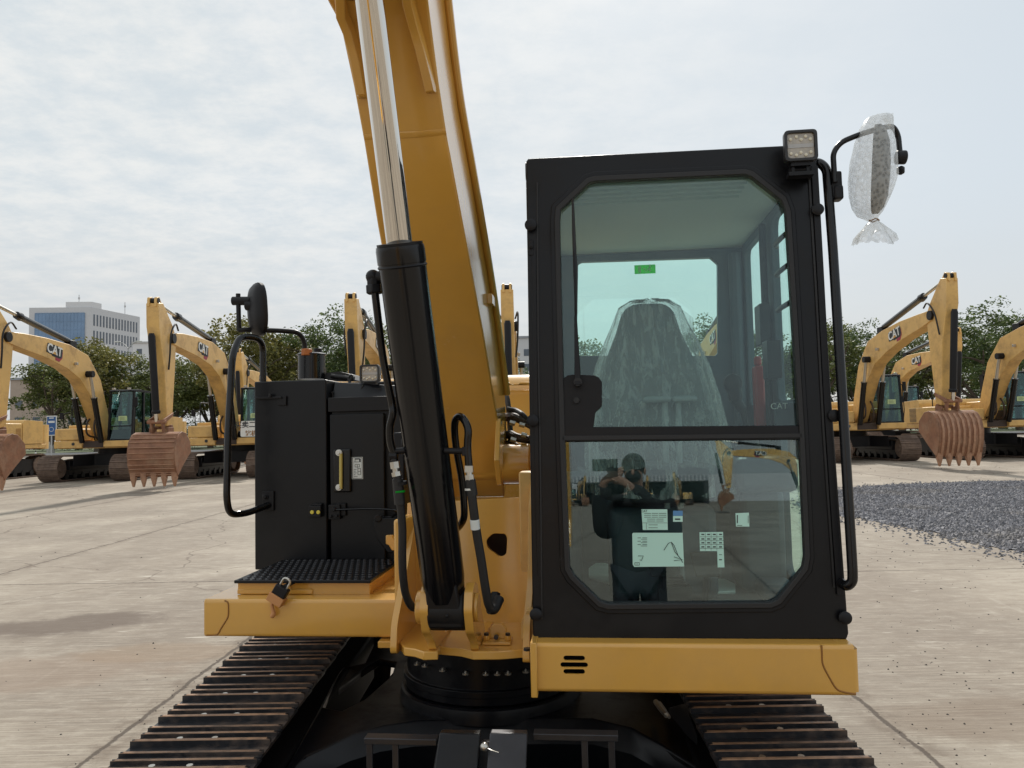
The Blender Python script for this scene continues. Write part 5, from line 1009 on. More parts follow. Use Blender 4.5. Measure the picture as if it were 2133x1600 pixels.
# gravel spread on the yard at the right
def inside(p, poly):
    x, y = p; c = False; n = len(poly)
    for i in range(n):
        x0, y0 = poly[i]; x1, y1 = poly[i-1]
        if (y0 > y) != (y1 > y) and x < (x1-x0)*(y-y0)/(y1-y0)+x0: c = not c
    return c
gp_ = [(lambda v: (v.x, v.y))(G(x, y)) for x, y in ((1700, 1035), (1760, 1018), (1850, 1011), (1960, 1007), (2080, 1004), (2300, 1000), (2500, 1060), (2450, 1260), (2250, 1180), (2133, 1153), (2040, 1138), (1950, 1118), (1880, 1098), (1800, 1084), (1720, 1075), (1650, 1050))]
def edge_d(p):
    b_ = 1e9
    for i in range(len(gp_)):
        a, c = V((*gp_[i-1], 0)), V((*gp_[i], 0)); ab = c-a; t = max(0, min(1, (V((*p, 0))-a).dot(ab)/ab.length_squared)); b_ = min(b_, (V((*p, 0))-a-ab*t).length)
    return b_
xs = [p[0] for p in gp_]; ys = [p[1] for p in gp_]; rs = random.Random(4)
q = MB(); bed = MB()
st_ = .22; nx_ = int((max(xs)-min(xs))/st_)+1; ny_ = int((max(ys)-min(ys))/st_)+1; gr_ = {}
for i in range(nx_+1):
    for j in range(ny_+1):
        p = (min(xs)+i*st_, min(ys)+j*st_)
        if inside(p, gp_):
            d_ = edge_d(p); gr_[(i, j)] = len(bed.v); bed.v.append((p[0], p[1], min(.05, .004+.06*d_)+.02*sin(p[0]*2.1)*min(1, d_)*sin(p[1]*1.3)))
for (i, j), a in gr_.items():
    if all(k in gr_ for k in ((i+1, j), (i+1, j+1), (i, j+1))): bed.f.append([a, gr_[(i+1, j)], gr_[(i+1, j+1)], gr_[(i, j+1)]]); bed.mi.append(0)
BEDH = {}
def stone(mb, x, y, z, s, rs):
    a = rs.uniform(0, 6.28); n = 5; vs = [(x+s*cos(a+2*pi*k/n)*rs.uniform(.7, 1.1), y+s*sin(a+2*pi*k/n)*rs.uniform(.6, 1.1), z+rs.uniform(-.1, .35)*s) for k in range(n)]
    vs += [(x+rs.uniform(-.3, .3)*s, y+rs.uniform(-.3, .3)*s, z+s*rs.uniform(.6, 1.1))]; mb.add(vs, [(k, (k+1) % n, n) for k in range(n)])
cnt = 0
while cnt < 26000:
    x = rs.uniform(min(xs), max(xs)); y = min(ys)+(max(ys)-min(ys))*rs.random()**1.6
    if not inside((x, y), gp_): continue
    d_ = edge_d((x, y))
    if d_ < .25 and rs.random() > .35+d_*2: continue
    if x/y > .78: continue
    stone(q, x, y, min(.05, .004+.06*d_)+.02*sin(x*2.1)*min(1, d_)*sin(y*1.3)-.004, rs.uniform(.012, .030)*(1+y*.035), rs); cnt += 1
for k in range(900):
    i = rs.randrange(len(gp_)); a, c = V((*gp_[i-1], 0)), V((*gp_[i], 0)); p = a.lerp(c, rs.random()); off_ = abs(rs.gauss(0, .28)); n_ = V(((c-a).y, -(c-a).x, 0)).normalized()
    for s_ in (1, -1):
        t_ = p+n_*off_*s_
        if not inside((t_.x, t_.y), gp_) and t_.x/t_.y < .75: stone(q, t_.x, t_.y, -.002, rs.uniform(.010, .022)*(1+t_.y*.035), rs)
o0 = len(q.v); q.v += bed.v; q.f += [[a+o0 for a in f] for f in bed.f]; q.mi += bed.mi
def stone_mat():
    m = bpy.data.materials.new('gravel'); m.use_nodes = True; t = m.node_tree; b = t.nodes['Principled BSDF']; tcn = t.nodes.new('ShaderNodeTexCoord')
    v = t.nodes.new('ShaderNodeTexVoronoi'); v.inputs['Scale'].default_value = 22; t.links.new(tcn.outputs['Object'], v.inputs[0]); r = t.nodes.new('ShaderNodeValToRGB'); t.links.new(v.outputs['Color'], r.inputs[0])
    r.color_ramp.elements[0].color = (.05, .05, .055, 1); r.color_ramp.elements[1].color = (.32, .31, .33, 1); e = r.color_ramp.elements.new(.5); e.color = (.14, .138, .15, 1)
    n = t.nodes.new('ShaderNodeTexNoise'); n.inputs['Scale'].default_value = .45; n.inputs['Detail'].default_value = 5; t.links.new(tcn.outputs['Object'], n.inputs[0]); mr = t.nodes.new('ShaderNodeMapRange'); t.links.new(n.outputs[0], mr.inputs[0]); mr.inputs[1].default_value = .55; mr.inputs[2].default_value = .72; mr.inputs[4].default_value = .7
    mx = t.nodes.new('ShaderNodeMix'); mx.data_type = 'RGBA'; t.links.new(mr.outputs[0], mx.inputs[0]); t.links.new(r.outputs[0], mx.inputs[6]); mx.inputs[7].default_value = (.17, .145, .115, 1); t.links.new(mx.outputs[2], b.inputs['Base Color']); b.inputs['Roughness'].default_value = .8; M['gravel'] = m
stone_mat(); o = q.build('gravel', 'gravel', smooth=0); tag(o, 'patch of loose grey-blue gravel spread over the concrete yard at right', 'gravel', kind='stuff')
# loose pebbles on the slabs
q = MB(); rs = random.Random(12)
for k in range(430):
    if k < 200: px, py = rs.gauss(1960, 130), rs.uniform(1085, 1600)
    elif k < 300: px, py = rs.uniform(1790, 2133), 1005+abs(rs.gauss(0, 22)) if rs.random() < .4 else rs.uniform(960, 1010)
    else: px, py = rs.uniform(0, 520), rs.uniform(1020, 1600)
    if k > 350: px, py = rs.uniform(1780, 2133), 1100+(rs.random()**2)*120+(0)
    p = G(px, py)
    if p.y < 1.5: continue
    stone(q, p.x, p.y, -.002, rs.uniform(.0025, .0065)*(1+p.y*.12), rs)
for k in range(160):                  # crumbs lying along the joints
    y = rs.uniform(2.6, 9); s_ = rs.choice((0, 1)); x = JX+s_*4.15+y*.02+rs.gauss(0, .04); stone(q, x, y, -.002, rs.uniform(.003, .009), rs)
o = q.build('pebbles', 'pebble', smooth=0); tag(o, 'small dark pebbles and crumbs scattered over the concrete slabs', 'pebbles', kind='stuff')

# ================================================================ excavators standing in the rows behind (own frame: facing -y, ground at z = 0)
def logo(name, body_x, c, ydir, h, parent, tail=True):
    # c: centre (x, y, z); ydir: reading direction as a vector; letters stand proud of a dark badge
    rd = V(ydir).normalized(); upv = V((0, -rd.z, rd.y)) if abs(rd.x) < .5 else V((0, 0, 1)); upv = upv if upv.z > 0 else -upv; nrm = rd.cross(upv).normalized()
    def q3(u, v, w): return V(c)+rd*u*h+upv*v*h+nrm*w
    mb = MB()
    for pts, w, mi in (([(-.3, -.62), (1.15, -.62), (1.38, -.35), (1.38, .35), (1.2, .55), (-.2, .55)], .006, 0), ([(.3, -.92), (1.0, -.95), (1.45, -.5), (1.45, .1), (1.38, .2), (1.38, -.35), (1.15, -.62), (.3, -.62)], .005, 1), ([(-1.32, -.42), (-1.2, .5), (1.32, .5), (1.25, -.42), (.2, -.55)], .009, 0)):
        vs = [q3(u, v, w) for u, v in pts]+[q3(u, v, .0) for u, v in pts]; n = len(pts); mb.add(vs, [tuple(range(n)), tuple(range(n, 2*n))[::-1]]+[(i, (i+1) % n, n+(i+1) % n, n+i) for i in range(n)], mi)
    lg = mb.build(name, ['ink', 'logo_red'], parent, smooth=0)
    text_mesh('letters', 'CAT', h*1.28, 'letter_white', frame_mtx(q3(0, 0, .016), rd, upv), lg, .004, h*.028)
    mb = MB(); pts = [(-.30, -.40), (.0, -.08), (.30, -.40)]; vs = [q3(u, v, .024) for u, v in pts]+[q3(u, v, .01) for u, v in pts]; mb.add(vs, [(0, 1, 2), (5, 4, 3), (0, 1, 4, 3), (1, 2, 5, 4), (2, 0, 3, 5)]); mb.build('logo_triangle', 'yellow', lg, smooth=0)
    return lg
def offset_poly(cl, ws):
    up_, dn = [], []
    for i, (y, z) in enumerate(cl):
        a = cl[max(i-1, 0)]; b = cl[min(i+1, len(cl)-1)]; ty, tz = b[0]-a[0], b[1]-a[1]; l = math.hypot(ty, tz); ny_, nz_ = -tz/l, ty/l; up_.append((y+ny_*ws[i], z+nz_*ws[i])); dn.append((y-ny_*ws[i], z-nz_*ws[i]))
    return up_+dn[::-1]
def digger(lift=0.0, ribs='h', logo_side=1, reach=0.0):
    r = empty('excavator', (0, 0, 0)); r['category'] = 'excavator'
    def b(mb, n, m, p=None, **k): return mb.build(n, m, p or r, **k)
    # tracks
    for sx_ in (-1.33, 1.33):
        hw = .38; n = 52; y0, y1, rad, zc0 = -2.05, 2.15, .47, .50; Lt = 2*(y1-y0)+2*pi*rad; q = MB(); pts = []
        for i in range(n):
            s = Lt*i/n
            if s < y1-y0: y, z, a = y0+s, zc0+rad-.035*sin(pi*s/(y1-y0)), pi/2
            elif s < y1-y0+pi*rad: a = pi/2-(s-(y1-y0))/rad; y, z = y1+cos(a)*rad, zc0+sin(a)*rad
            elif s < 2*(y1-y0)+pi*rad: y, z, a = y1-(s-(y1-y0)-pi*rad), zc0-rad, -pi/2
            else: a = -pi/2-(s-2*(y1-y0)-pi*rad)/rad; y, z = y0+cos(a)*rad, zc0+sin(a)*rad
            m = Matrix.Translation((sx_, y, z)) @ Matrix.Rotation(a-pi/2, 4, 'X'); p = Lt/n/2; t = MB(); t.box((-hw, -p*.94, -.03), (hw, p*.94, 0), 0)
            for yy in (-p*.75, 0, p*.7): t.box((-hw, yy-.010, 0), (hw, yy+.010, .028 if yy == 0 else .02), 0)
            t.xf(m); q.add(t.v, t.f)
        b(q, 'track', 'shoe_dusty', smooth=0)
        s_ = -1 if sx_ < 0 else 1
        q = MB(); q.prism([(y0, .22), (y1, .22), (y1, .75), (.8, .82), (-.8, .82), (y0, .72)], sx_-.2, sx_+.2, 'X'); q.box((sx_-s_*.2, -1.7, .42), (sx_-s_*.36, 1.7, .78)); TF_ = b(q, 'track_frame', 'black_satin', bevel=.02)
        q = MB(); q.cyl((sx_-.25, y0, zc0), (sx_+.25, y0, zc0), .36, seg=26); q.cyl((sx_-.28, y0, zc0), (sx_+.28, y0, zc0), .16, seg=16); b(q, 'idler', 'shoe_dusty', TF_, bevel=.02)
        q = MB(); q.cyl((sx_-.25, y1, zc0), (sx_+.25, y1, zc0), .36, seg=26); b(q, 'sprocket', 'shoe_dusty', TF_, bevel=.02)
        for k in range(7): q = MB(); q.cyl((sx_-.22, -1.6+k*.55, .18), (sx_+.22, -1.6+k*.55, .18), .13, seg=14); b(q, 'roller', 'black_satin', TF_)
    q = MB(); q.prism(fillet2([(-.97, -1.5), (-.5, -.8), (.5, -.8), (.97, -1.5), (.97, 1.5), (.5, .8), (-.5, .8), (-.97, 1.5)], .05), .55, .98, 'Z'); q.cyl((0, 0, .98), (0, 0, 1.24), .72, seg=40); b(q, 'car_body', 'black_satin', bevel=.02)
    # upper structure
    q = MB(); q.prism([(-1.35, -1.75), (1.45, -1.75), (1.45, 2.9), (-1.45, 2.9), (-1.45, -1.3)], 1.22, 1.40, 'Z'); q.box((-1.48, -1.85, 1.24), (-.42, -1.76, 1.52)); b(q, 'platform', 'yellow_worn_hazed', bevel=.02)
    q = MB(); q.box((.40, -1.90, 1.27), (1.50, -1.76, 1.50)); b(q, 'cab_sill', 'yellow_worn_hazed', bevel=.02)
    q = MB(); q.box((-1.46, -1.86, 1.53), (-.50, -1.0, 1.98)); SB_ = b(q, 'storage_box', 'yellow_worn_hazed', bevel=.05); q = MB(); q.cyl((-.75, -1.87, 1.40), (-.75, -1.845, 1.40), .055, seg=16); b(q, 'towing_eye', 'ink', SB_)
    q = MB(); q.box((-1.46, -.95, 1.41), (-.48, 2.1, 2.12)); b(q, 'side_cover', 'yellow_worn_hazed', bevel=.04)
    q = MB(); q.prism(fillet2([(1.2, 1.42), (2.6, 1.42), (2.6, 2.40), (1.3, 2.45), (1.2, 2.3)], .06), -1.44, 1.46, 'X'); HD = b(q, 'engine_hood', 'yellow_worn_hazed', bevel=.04)
    q = MB(); q.prism(fillet2([(-1.46, 2.62), (1.46, 2.62), (1.40, 3.2), (.8, 3.45), (-.8, 3.45), (-1.40, 3.2)], .15), 1.18, 2.25, 'Z'); b(q, 'counterweight', 'yellow_worn_hazed', bevel=.05)
    q = MB(); q.box((.56, .02, 1.41), (1.45, 1.19, 2.30)); SD_ = b(q, 'side_door', 'yellow_worn_hazed', HD, bevel=.04)
    for sgn, xx in ((1, 1.452), (-1, -1.462)):
        for k, (ya, yb_) in enumerate(((.75, 1.08), (1.45, 2.0))):
            q = MB()
            for j in range(11): q.box((xx-.004, ya, 1.50+j*.055), (xx+.006, yb_, 1.525+j*.055))
            if sgn > 0 or k: b(q, 'grille', 'ink' if k else 'weld', HD, smooth=0)
    q = MB(); q.tube(fillet([(-1.35, -.9, 2.0), (-1.35, -.9, 2.9), (-1.35, .3, 2.9), (-1.35, .3, 2.1)], .15), .022, 8); b(q, 'handrail', 'black_satin')
    q = MB(); q.tube(fillet([(-1.30, -1.5, 1.98), (-1.30, -1.55, 2.55), (-1.05, -1.55, 2.6)], .1), .02, 8); q.box((-1.42, -1.60, 2.35), (-1.30, -1.57, 2.60)); b(q, 'mirror', 'black_satin')
    # cab
    ca_ = empty('cab', (0, 0, 0)); ca_.parent = r; xa, xb, ya, yb_, z0, z1 = .50, 1.46, -1.80, .0, 1.45, 3.42
    q = MB()
    for x in (xa, xb-.075):
        q.hexa([(x, ya, z0), (x+.075, ya, z0), (x+.075, ya+.09, z0), (x, ya+.09, z0), (x, ya+.14, z1-.06), (x+.075, ya+.14, z1-.06), (x+.075, ya+.23, z1-.06), (x, ya+.23, z1-.06)])
        q.box((x, yb_-.25, z0), (x+.075, yb_, z1-.06)); q.box((x, -.95, z0), (x+.075, -.85, z1-.06)); q.box((x, ya+.02, z0), (x+.075, yb_, z0+.45) if x < 1 else (x+.075, yb_, z0+.12))
    q.prism(fillet2([(ya+.10, z1-.08), (yb_, z1-.08), (yb_, z1-.02), (ya+.5, z1+.02), (ya+.14, z1-.01)], .03), xa, xb, 'X'); q.box((xa, ya-.002, z0), (xb, ya+.06, z0+.10)); q.box((xa+.05, yb_-.06, z0), (xb-.05, yb_-.01, 2.2))
    CF_ = b(q, 'cab_frame', 'black_satin', ca_, bevel=.012)
    q = MB(); q.box((xa+.07, ya+.045, 2.02), (xb-.07, ya+.06, 2.07)); b(q, 'crossbar', 'black_satin', ca_)
    q = MB(); q.hexa([(xa+.07, ya+.03, z0+.10), (xb-.07, ya+.03, z0+.10), (xb-.07, ya+.036, z0+.10), (xa+.07, ya+.036, z0+.10), (xa+.07, ya+.165, z1-.08), (xb-.07, ya+.165, z1-.08), (xb-.07, ya+.171, z1-.08), (xa+.07, ya+.171, z1-.08)]); b(q, 'windscreen', 'far_glass', ca_, smooth=0)
    for x in (xa+.03, xb-.04):
        for yy0, yy1 in ((ya+.12, -.95), (-.85, -.25)): q = MB(); q.box((x, yy0, z0+.12), (x+.006, yy1, z1-.08)); b(q, 'side_window', 'far_glass', ca_, smooth=0)
    q = MB(); q.box((xa+.26, -.85, 1.5), (xb-.26, -.4, 1.95)); q.box((xa+.28, -.5, 1.95), (xb-.28, -.36, 2.75)); q.box((xa+.1, -1.2, 1.9), (xa+.22, -.5, 2.1)); b(q, 'seat', 'seat_fabric', ca_, bevel=.04)
    q = MB(); q.box((xa+.38, ya+.074, 2.24), (xa+.70, ya+.080, 2.42)); nt_ = b(q, 'notice', 'note_green', ca_, smooth=0)
    q = MB()
    for j in range(4): q.box((xa+.43, ya+.071, 2.275+j*.032), (xa+.65-.04*(j % 2), ya+.073, 2.283+j*.032))
    b(q, 'notice_print', 'ink', nt_, smooth=0)
    q = MB(); q.box((xa+.12, ya-.02+.1, z1), (xa+.24, ya+.16, z1+.07)); b(q, 'cab_lamp', 'lamp_lens', ca_, bevel=.01); q = MB(); q.box((xb-.26, ya-.02+.1, z1), (xb-.14, ya+.16, z1+.07)); b(q, 'cab_lamp', 'lamp_lens', ca_, bevel=.01)
    q = MB(); q.tube(fillet([(xb+.02, ya+.1, 1.6), (xb+.05, ya+.05, 2.0), (xb+.05, ya+.12, 3.0), (xb, ya+.2, 3.05)], .05), .018, 8); b(q, 'grab_rail', 'black_satin', ca_); q = MB(); q.box((xb+.02, ya+.02, 2.75), (xb+.16, ya+.07, 3.12)); b(q, 'cab_mirror', 'black_satin', ca_, bevel=.02)
    # boom
    hw = .23
    cl = [(-1.10, 1.55), (-1.55, 2.45), (-2.15, 3.50), (-2.90, 4.20), (-3.9, 4.50), (-5.2, 4.62+lift*.4), (-6.4, 4.66+lift*.7), (-7.15, 4.66+lift)]; ws = [.17, .34, .48, .52, .43, .33, .25, .17]
    poly = offset_poly(cl, ws); q = MB(); q.prism(poly, -hw, hw, 'X'); BM = b(q, 'boom', 'yellow_worn_hazed', bevel=.02)
    q = MB(); tl = poly[:len(cl)]; q.tube(curve_path([V((.14, y, z+.05)) for y, z in tl[2:]], 3), .022, 6); b(q, 'boom_pipe', 'yellow_worn_hazed', BM); q = MB(); q.tube(curve_path([V((-.14, y, z+.05)) for y, z in tl[2:]], 3), .022, 6); b(q, 'boom_pipe', 'yellow_worn_hazed', BM)
    q = MB(); q.cyl((-hw-.05, -7.15, 4.66+lift), (hw+.05, -7.15, 4.66+lift), .16, seg=20); b(q, 'pivot_pin', 'black_satin', BM, bevel=.01); q = MB(); q.cyl((-hw-.09, -1.1, 1.62), (hw+.09, -1.1, 1.62), .14, seg=20); b(q, 'pivot_pin', 'black_satin', BM, bevel=.01)
    lc = V((0, -4.75, 4.58+lift*.3)); td = V((0, -1.0, .10+lift*.28)).normalized()
    logo('logo', 1, V((hw+.002, *lc[1:])), -td, .34, BM); logo('logo', 1, V((-hw-.002, *lc[1:])), td, .34, BM)
    q = MB()
    for sx2 in (-1, 1): q = MB(); q.box((sx2*(hw+.001), -3.55, 4.22), (sx2*(hw+.10), -3.45, 4.32)); b(q, 'work_light', 'lamp_lens', BM, bevel=.01)
    # boom cylinders
    for sx2 in (-1, 1):
        a0 = V((sx2*.36, -1.95, 1.45)); a1 = V((sx2*.36, -2.75, 3.95)); d_ = (a1-a0).normalized(); L_ = (a1-a0).length
        q = MB(); q.tube([a0, a0+d_*.12, a0+d_*(L_*.62), a0+d_*(L_*.62+.1)], [.09, .10, .10, .12], 16); BC = b(q, 'boom_cylinder', 'gloss_black'); q = MB(); q.cyl(a0+d_*(L_*.62), a1, .055, seg=14); b(q, 'piston_rod', 'zinc', BC); q = MB(); q.cyl((sx2*.24, -2.75, 3.95), (sx2*.48, -2.75, 3.95), .12, seg=18); b(q, 'rod_pin', 'black_satin', BC)
    q = MB(); q.tube(curve_path([(-.12, -1.2, 1.6), (-.16, -1.95, 1.75), (-.14, -2.0, 2.2), (-.1, -1.6, 2.5)], 5), .035, 8); q.tube(curve_path([(.12, -1.2, 1.5), (.16, -1.9, 1.6), (.14, -2.05, 2.1), (.1, -1.7, 2.6)], 5), .035, 8); q.box((-.4, -1.8, 1.25), (.38, -1.2, 1.5)); b(q, 'hose_bundle', 'hose_wrap')
    # stick: head, pivot, lower end
    yt, zt2 = -7.15, 4.66+lift; top_ = 5.62+lift*1.25; bot = 1.95+lift*.35
    sp = [(yt-.95, top_), (yt-.62, top_+.05), (yt+.05, zt2+.42), (yt+.33, zt2+.05), (yt+.28, zt2-.6), (yt+.02, bot), (yt-.32, bot-.03), (yt-.55, zt2-.9), (yt-.92, zt2+.25)]
    q = MB(); q.prism(sp, -.19, .19, 'X'); SK = b(q, 'stick', 'yellow_worn_hazed', bevel=.02)
    q = MB(); q.prism([(yt-1.0, top_-.1), (yt-.98, top_+.17), (yt-.78, top_+.22), (yt-.62, top_+.05)], -.14, -.07, 'X'); b(q, 'stick_ear', 'yellow_worn_hazed', SK, bevel=.01); q = MB(); q.prism([(yt-1.0, top_-.1), (yt-.98, top_+.17), (yt-.78, top_+.22), (yt-.62, top_+.05)], .07, .14, 'X'); b(q, 'stick_ear', 'yellow_worn_hazed', SK, bevel=.01)
    q = MB(); q.cyl((-.16, yt-.85, top_+.08), (.16, yt-.85, top_+.08), .09, seg=18); b(q, 'ear_pin', 'black_satin', SK)
    q = MB(); q.tube(curve_path([(.22, yt+.4, zt2+.30), (.30, yt+.0, zt2+.45), (.31, yt-.35, zt2+.1), (.28, yt-.35, zt2-.5), (.22, yt-.3, zt2-1.0)], 5), .028, 8); b(q, 'hose', 'rubber', SK); q = MB(); q.tube(curve_path([(-.22, yt+.4, zt2+.30), (-.30, yt+.0, zt2+.4), (-.31, yt-.4, zt2), (-.24, yt-.5, zt2-.7)], 5), .028, 8); b(q, 'hose', 'rubber', SK)
    # stick cylinder on top of the boom
    a0 = V((0, -3.35, 5.05)); a1 = V((0, yt-.85, top_+.08)); d_ = (a1-a0).normalized(); q = MB(); L_ = (a1-a0).length; q.tube([a0, a0+d_*.2, a0+d_*(L_*.60), a0+d_*(L_*.62), a0+d_*(L_*.66)], [.08, .105, .105, .14, .12], 16); SC_ = b(q, 'stick_cylinder', 'gloss_black'); q = MB(); q.cyl(a0+d_*(L_*.64), a1, .058, seg=14); b(q, 'piston_rod', 'zinc', SC_); q = MB(); q.box((-.12, -3.6, 4.75), (.12, -3.2, 5.12)); b(q, 'cylinder_bracket', 'black_satin', SC_, bevel=.02)
    # bucket cylinder on the front of the stick
    a0 = V((0, yt-.98, zt2-.05)); a1 = V((0, yt-.62, bot+.10)); d_ = (a1-a0).normalized(); L_ = (a1-a0).length; q = MB(); q.tube([a0-d_*.1, a0, a0+d_*(L_*.86), a0+d_*(L_*.87), a0+d_*(L_*.9)], [.07, .105, .105, .13, .12], 16); KC = b(q, 'bucket_cylinder', 'black_satin'); q = MB(); q.cyl(a0+d_*L_*.88, a1, .06, seg=12); b(q, 'piston_rod', 'chrome', KC)
    q = MB()
    for sx2 in (-1, 1): q.prism([(yt-.70, bot+.16), (yt-.54, bot+.16), (yt-.40, bot-.28), (yt-.55, bot-.30)], sx2*.17-.03, sx2*.17+.03, 'X'); q.prism([(yt-.66, bot+.18), (yt-.66, bot+.04), (yt-.02, bot+.28), (yt+.02, bot+.40)], sx2*.22-.025, sx2*.22+.025, 'X')
    q.cyl((-.28, yt-.62, bot+.10), (.28, yt-.62, bot+.10), .06, seg=14); q.cyl((-.26, yt-.48, bot-.25), (.26, yt-.48, bot-.25), .06, seg=14); q.cyl((-.26, yt-.12, bot-.05), (.26, yt-.12, bot-.05), .07, seg=14); b(q, 'bucket_linkage', 'bucket_rust', bevel=.01)
    # bucket: shell, side plates, teeth
    yb2 = yt-.35; zt3 = bot-.22; hwb = .69; z0b = .42
    shell = [(yb2+.15, zt3-.02), (yb2-.12, zt3+.02), (yb2-.38, zt3-.06), (yb2-.58, zt3-.28), (yb2-.66, zt3-.60), (yb2-.62, zt3-.95), (yb2-.50, z0b+.12), (yb2-.42, z0b)]
    inn = [(y+.05, z-(.03 if i < 3 else 0)) for i, (y, z) in enumerate(shell)]
    q = MB(); n = len(shell); vs = [(-hwb*(.96 if i < 3 else 1), *p) for i, p in enumerate(shell)]+[(hwb*(.96 if i < 3 else 1), *p) for i, p in enumerate(shell)]+[(-hwb*(.96 if i < 3 else 1), *p) for i, p in enumerate(inn)]+[(hwb*(.96 if i < 3 else 1), *p) for i, p in enumerate(inn)]
    fs = [(i, i+1, n+i+1, n+i) for i in range(n-1)]+[(2*n+i+1, 2*n+i, 3*n+i, 3*n+i+1) for i in range(n-1)]+[(0, n, 3*n, 2*n), (n-1, 3*n-1, 4*n-1, 2*n-1)]; q.add(vs, fs)
    sidep = shell+[(yb2+.02, z0b+.35), (yb2+.55, zt3-.62), (yb2+.50, zt3-.30)]
    for sx2 in (-1, 1): q.prism(sidep, sx2*hwb-.02, sx2*hwb+.02, 'X')
    q.box((-.30, yb2-.12, zt3-.02), (-.22, yb2+.25, zt3+.16)); q.box((.22, yb2-.12, zt3-.02), (.30, yb2+.25, zt3+.16))
    BKT = b(q, 'bucket', 'bucket_rust', bevel=.01)
    q = MB()
    if ribs == 'h':
        for i in range(2, 7):
            y, z = [(shell[i][k]+shell[i+1][k])/2 for k in (0, 1)]; q.box((-hwb+.03, y-.05, z-.012), (hwb-.03, y+.01, z+.012))
        for i in range(2, 7): y, z = shell[i]; q.box((-hwb+.03, y-.025, z-.012), (hwb-.03, y+.03, z+.012))
    else:
        for k in range(8):
            x = -hwb+.12+k*(2*hwb-.24)/7; pl = [(y-.035, z) for y, z in shell[2:]]; pi2 = [(y+.02, z) for y, z in shell[2:]]; q.prism(pl+pi2[::-1], x-.035, x+.035, 'X')
    b(q, 'wear_strips', 'wear', BKT, bevel=.006)
    for k in range(5):
        x = -hwb+.08+k*(2*hwb-.16)/4; q = MB(); y, z = yb2-.42, z0b; q.add([(x-.085, y-.08, z+.16), (x+.085, y-.08, z+.16), (x+.085, y+.08, z+.16), (x-.085, y+.08, z+.16), (x-.075, y-.07, z-.05), (x+.075, y-.07, z-.05), (x+.075, y+.07, z-.05), (x-.075, y+.07, z-.05), (x-.03, y-.01, z-.30), (x+.03, y-.01, z-.30), (x+.03, y+.03, z-.30), (x-.03, y+.03, z-.30)],
            [(0, 1, 2, 3), (11, 10, 9, 8)]+[(a+i, a+(i+1) % 4, a+4+(i+1) % 4, a+4+i) for a in (0, 4) for i in range(4)]); b(q, 'tooth', 'wear', BKT, bevel=.012)
    return r
pC = digger(0.14, 'h', 1); pA = digger(0.0, 'h', 1); pB = digger(0.35, 'v', -1)
def place(src, first, x, y, rz, label, group='excavators parked in a row across the yard', sc=1.0):
    o = src if first else copy_tree(src); o.location = (x, y, 0); o.rotation_euler = (0, 0, R(rz)); o.scale = (sc, sc, sc); o['label'] = label; o['category'] = 'excavator'; o['group'] = group; return o
place(pC, True, -15.8, 30.8, 0, 'parked excavator whose boom crosses in front of the glass office tower')
place(pA, True, -10.9, 31.0, 1, 'parked excavator whose rusty bucket hangs just left of the black looped handrail')
place(pA, False, -22.3, 31.5, 0, 'leftmost parked excavator cut by the picture edge with only its yellow hood and track showing')
place(pA, False, -4.8, 31.0, 0, 'parked excavator partly hidden behind the big black boom cylinder')
place(pC, False, .05, 31.0, -1, 'parked excavator seen end on in the gap between the big boom and the cab')
place(pB, True, 14.0, 32.2, 0, 'parked excavator right of the cab with reddish ribbed bucket and the highest raised arm')
place(pB, False, 7.55, 32.0, -1.5, 'parked excavator glimpsed through the side glass of the black cab')
place(pB, False, 19.0, 32.0, 0, 'rightmost parked excavator whose bent boom is cut by the picture edge')
place(pA, False, 20.7, 43.5, 0, 'second row excavator behind the ribbed bucket at right', 'excavators in the second row')
place(pC, False, -14.2, 47.0, 2, 'second row excavator with only its arm tip showing above the black tool cabinet', 'excavators in the second row')
# ================================================================ trees
def leaf_mat(name, a, b_, c):
    m = bpy.data.materials.new(name); m.use_nodes = True; t = m.node_tree; bs = t.nodes['Principled BSDF']; g_ = t.nodes.new('ShaderNodeNewGeometry'); r = t.nodes.new('ShaderNodeValToRGB'); t.links.new(g_.outputs['Random Per Island'], r.inputs[0])
    r.color_ramp.elements[0].color = (*a, 1); r.color_ramp.elements[1].color = (*c, 1); e = r.color_ramp.elements.new(.55); e.color = (*b_, 1)
    t.links.new(r.outputs[0], bs.inputs['Base Color']); bs.inputs['Roughness'].default_value = .55; bs.inputs['Specular IOR Level'].default_value = .35
    tl = t.nodes.new('ShaderNodeBsdfTranslucent'); t.links.new(r.outputs[0], tl.inputs[0]); mx = t.nodes.new('ShaderNodeMixShader'); mx.inputs[0].default_value = .3; o = t.nodes['Material Output']; t.links.new(bs.outputs[0], mx.inputs[1]); t.links.new(tl.outputs[0], mx.inputs[2]); t.links.new(mx.outputs[0], o.inputs[0]); M[name] = m
leaf_mat('leaf_green', (.065, .082, .024), (.130, .155, .044), (.21, .23, .07))
leaf_mat('leaf_olive', (.090, .092, .026), (.170, .168, .046), (.26, .23, .065))
leaf_mat('leaf_deep', (.045, .072, .024), (.092, .135, .042), (.16, .20, .065))
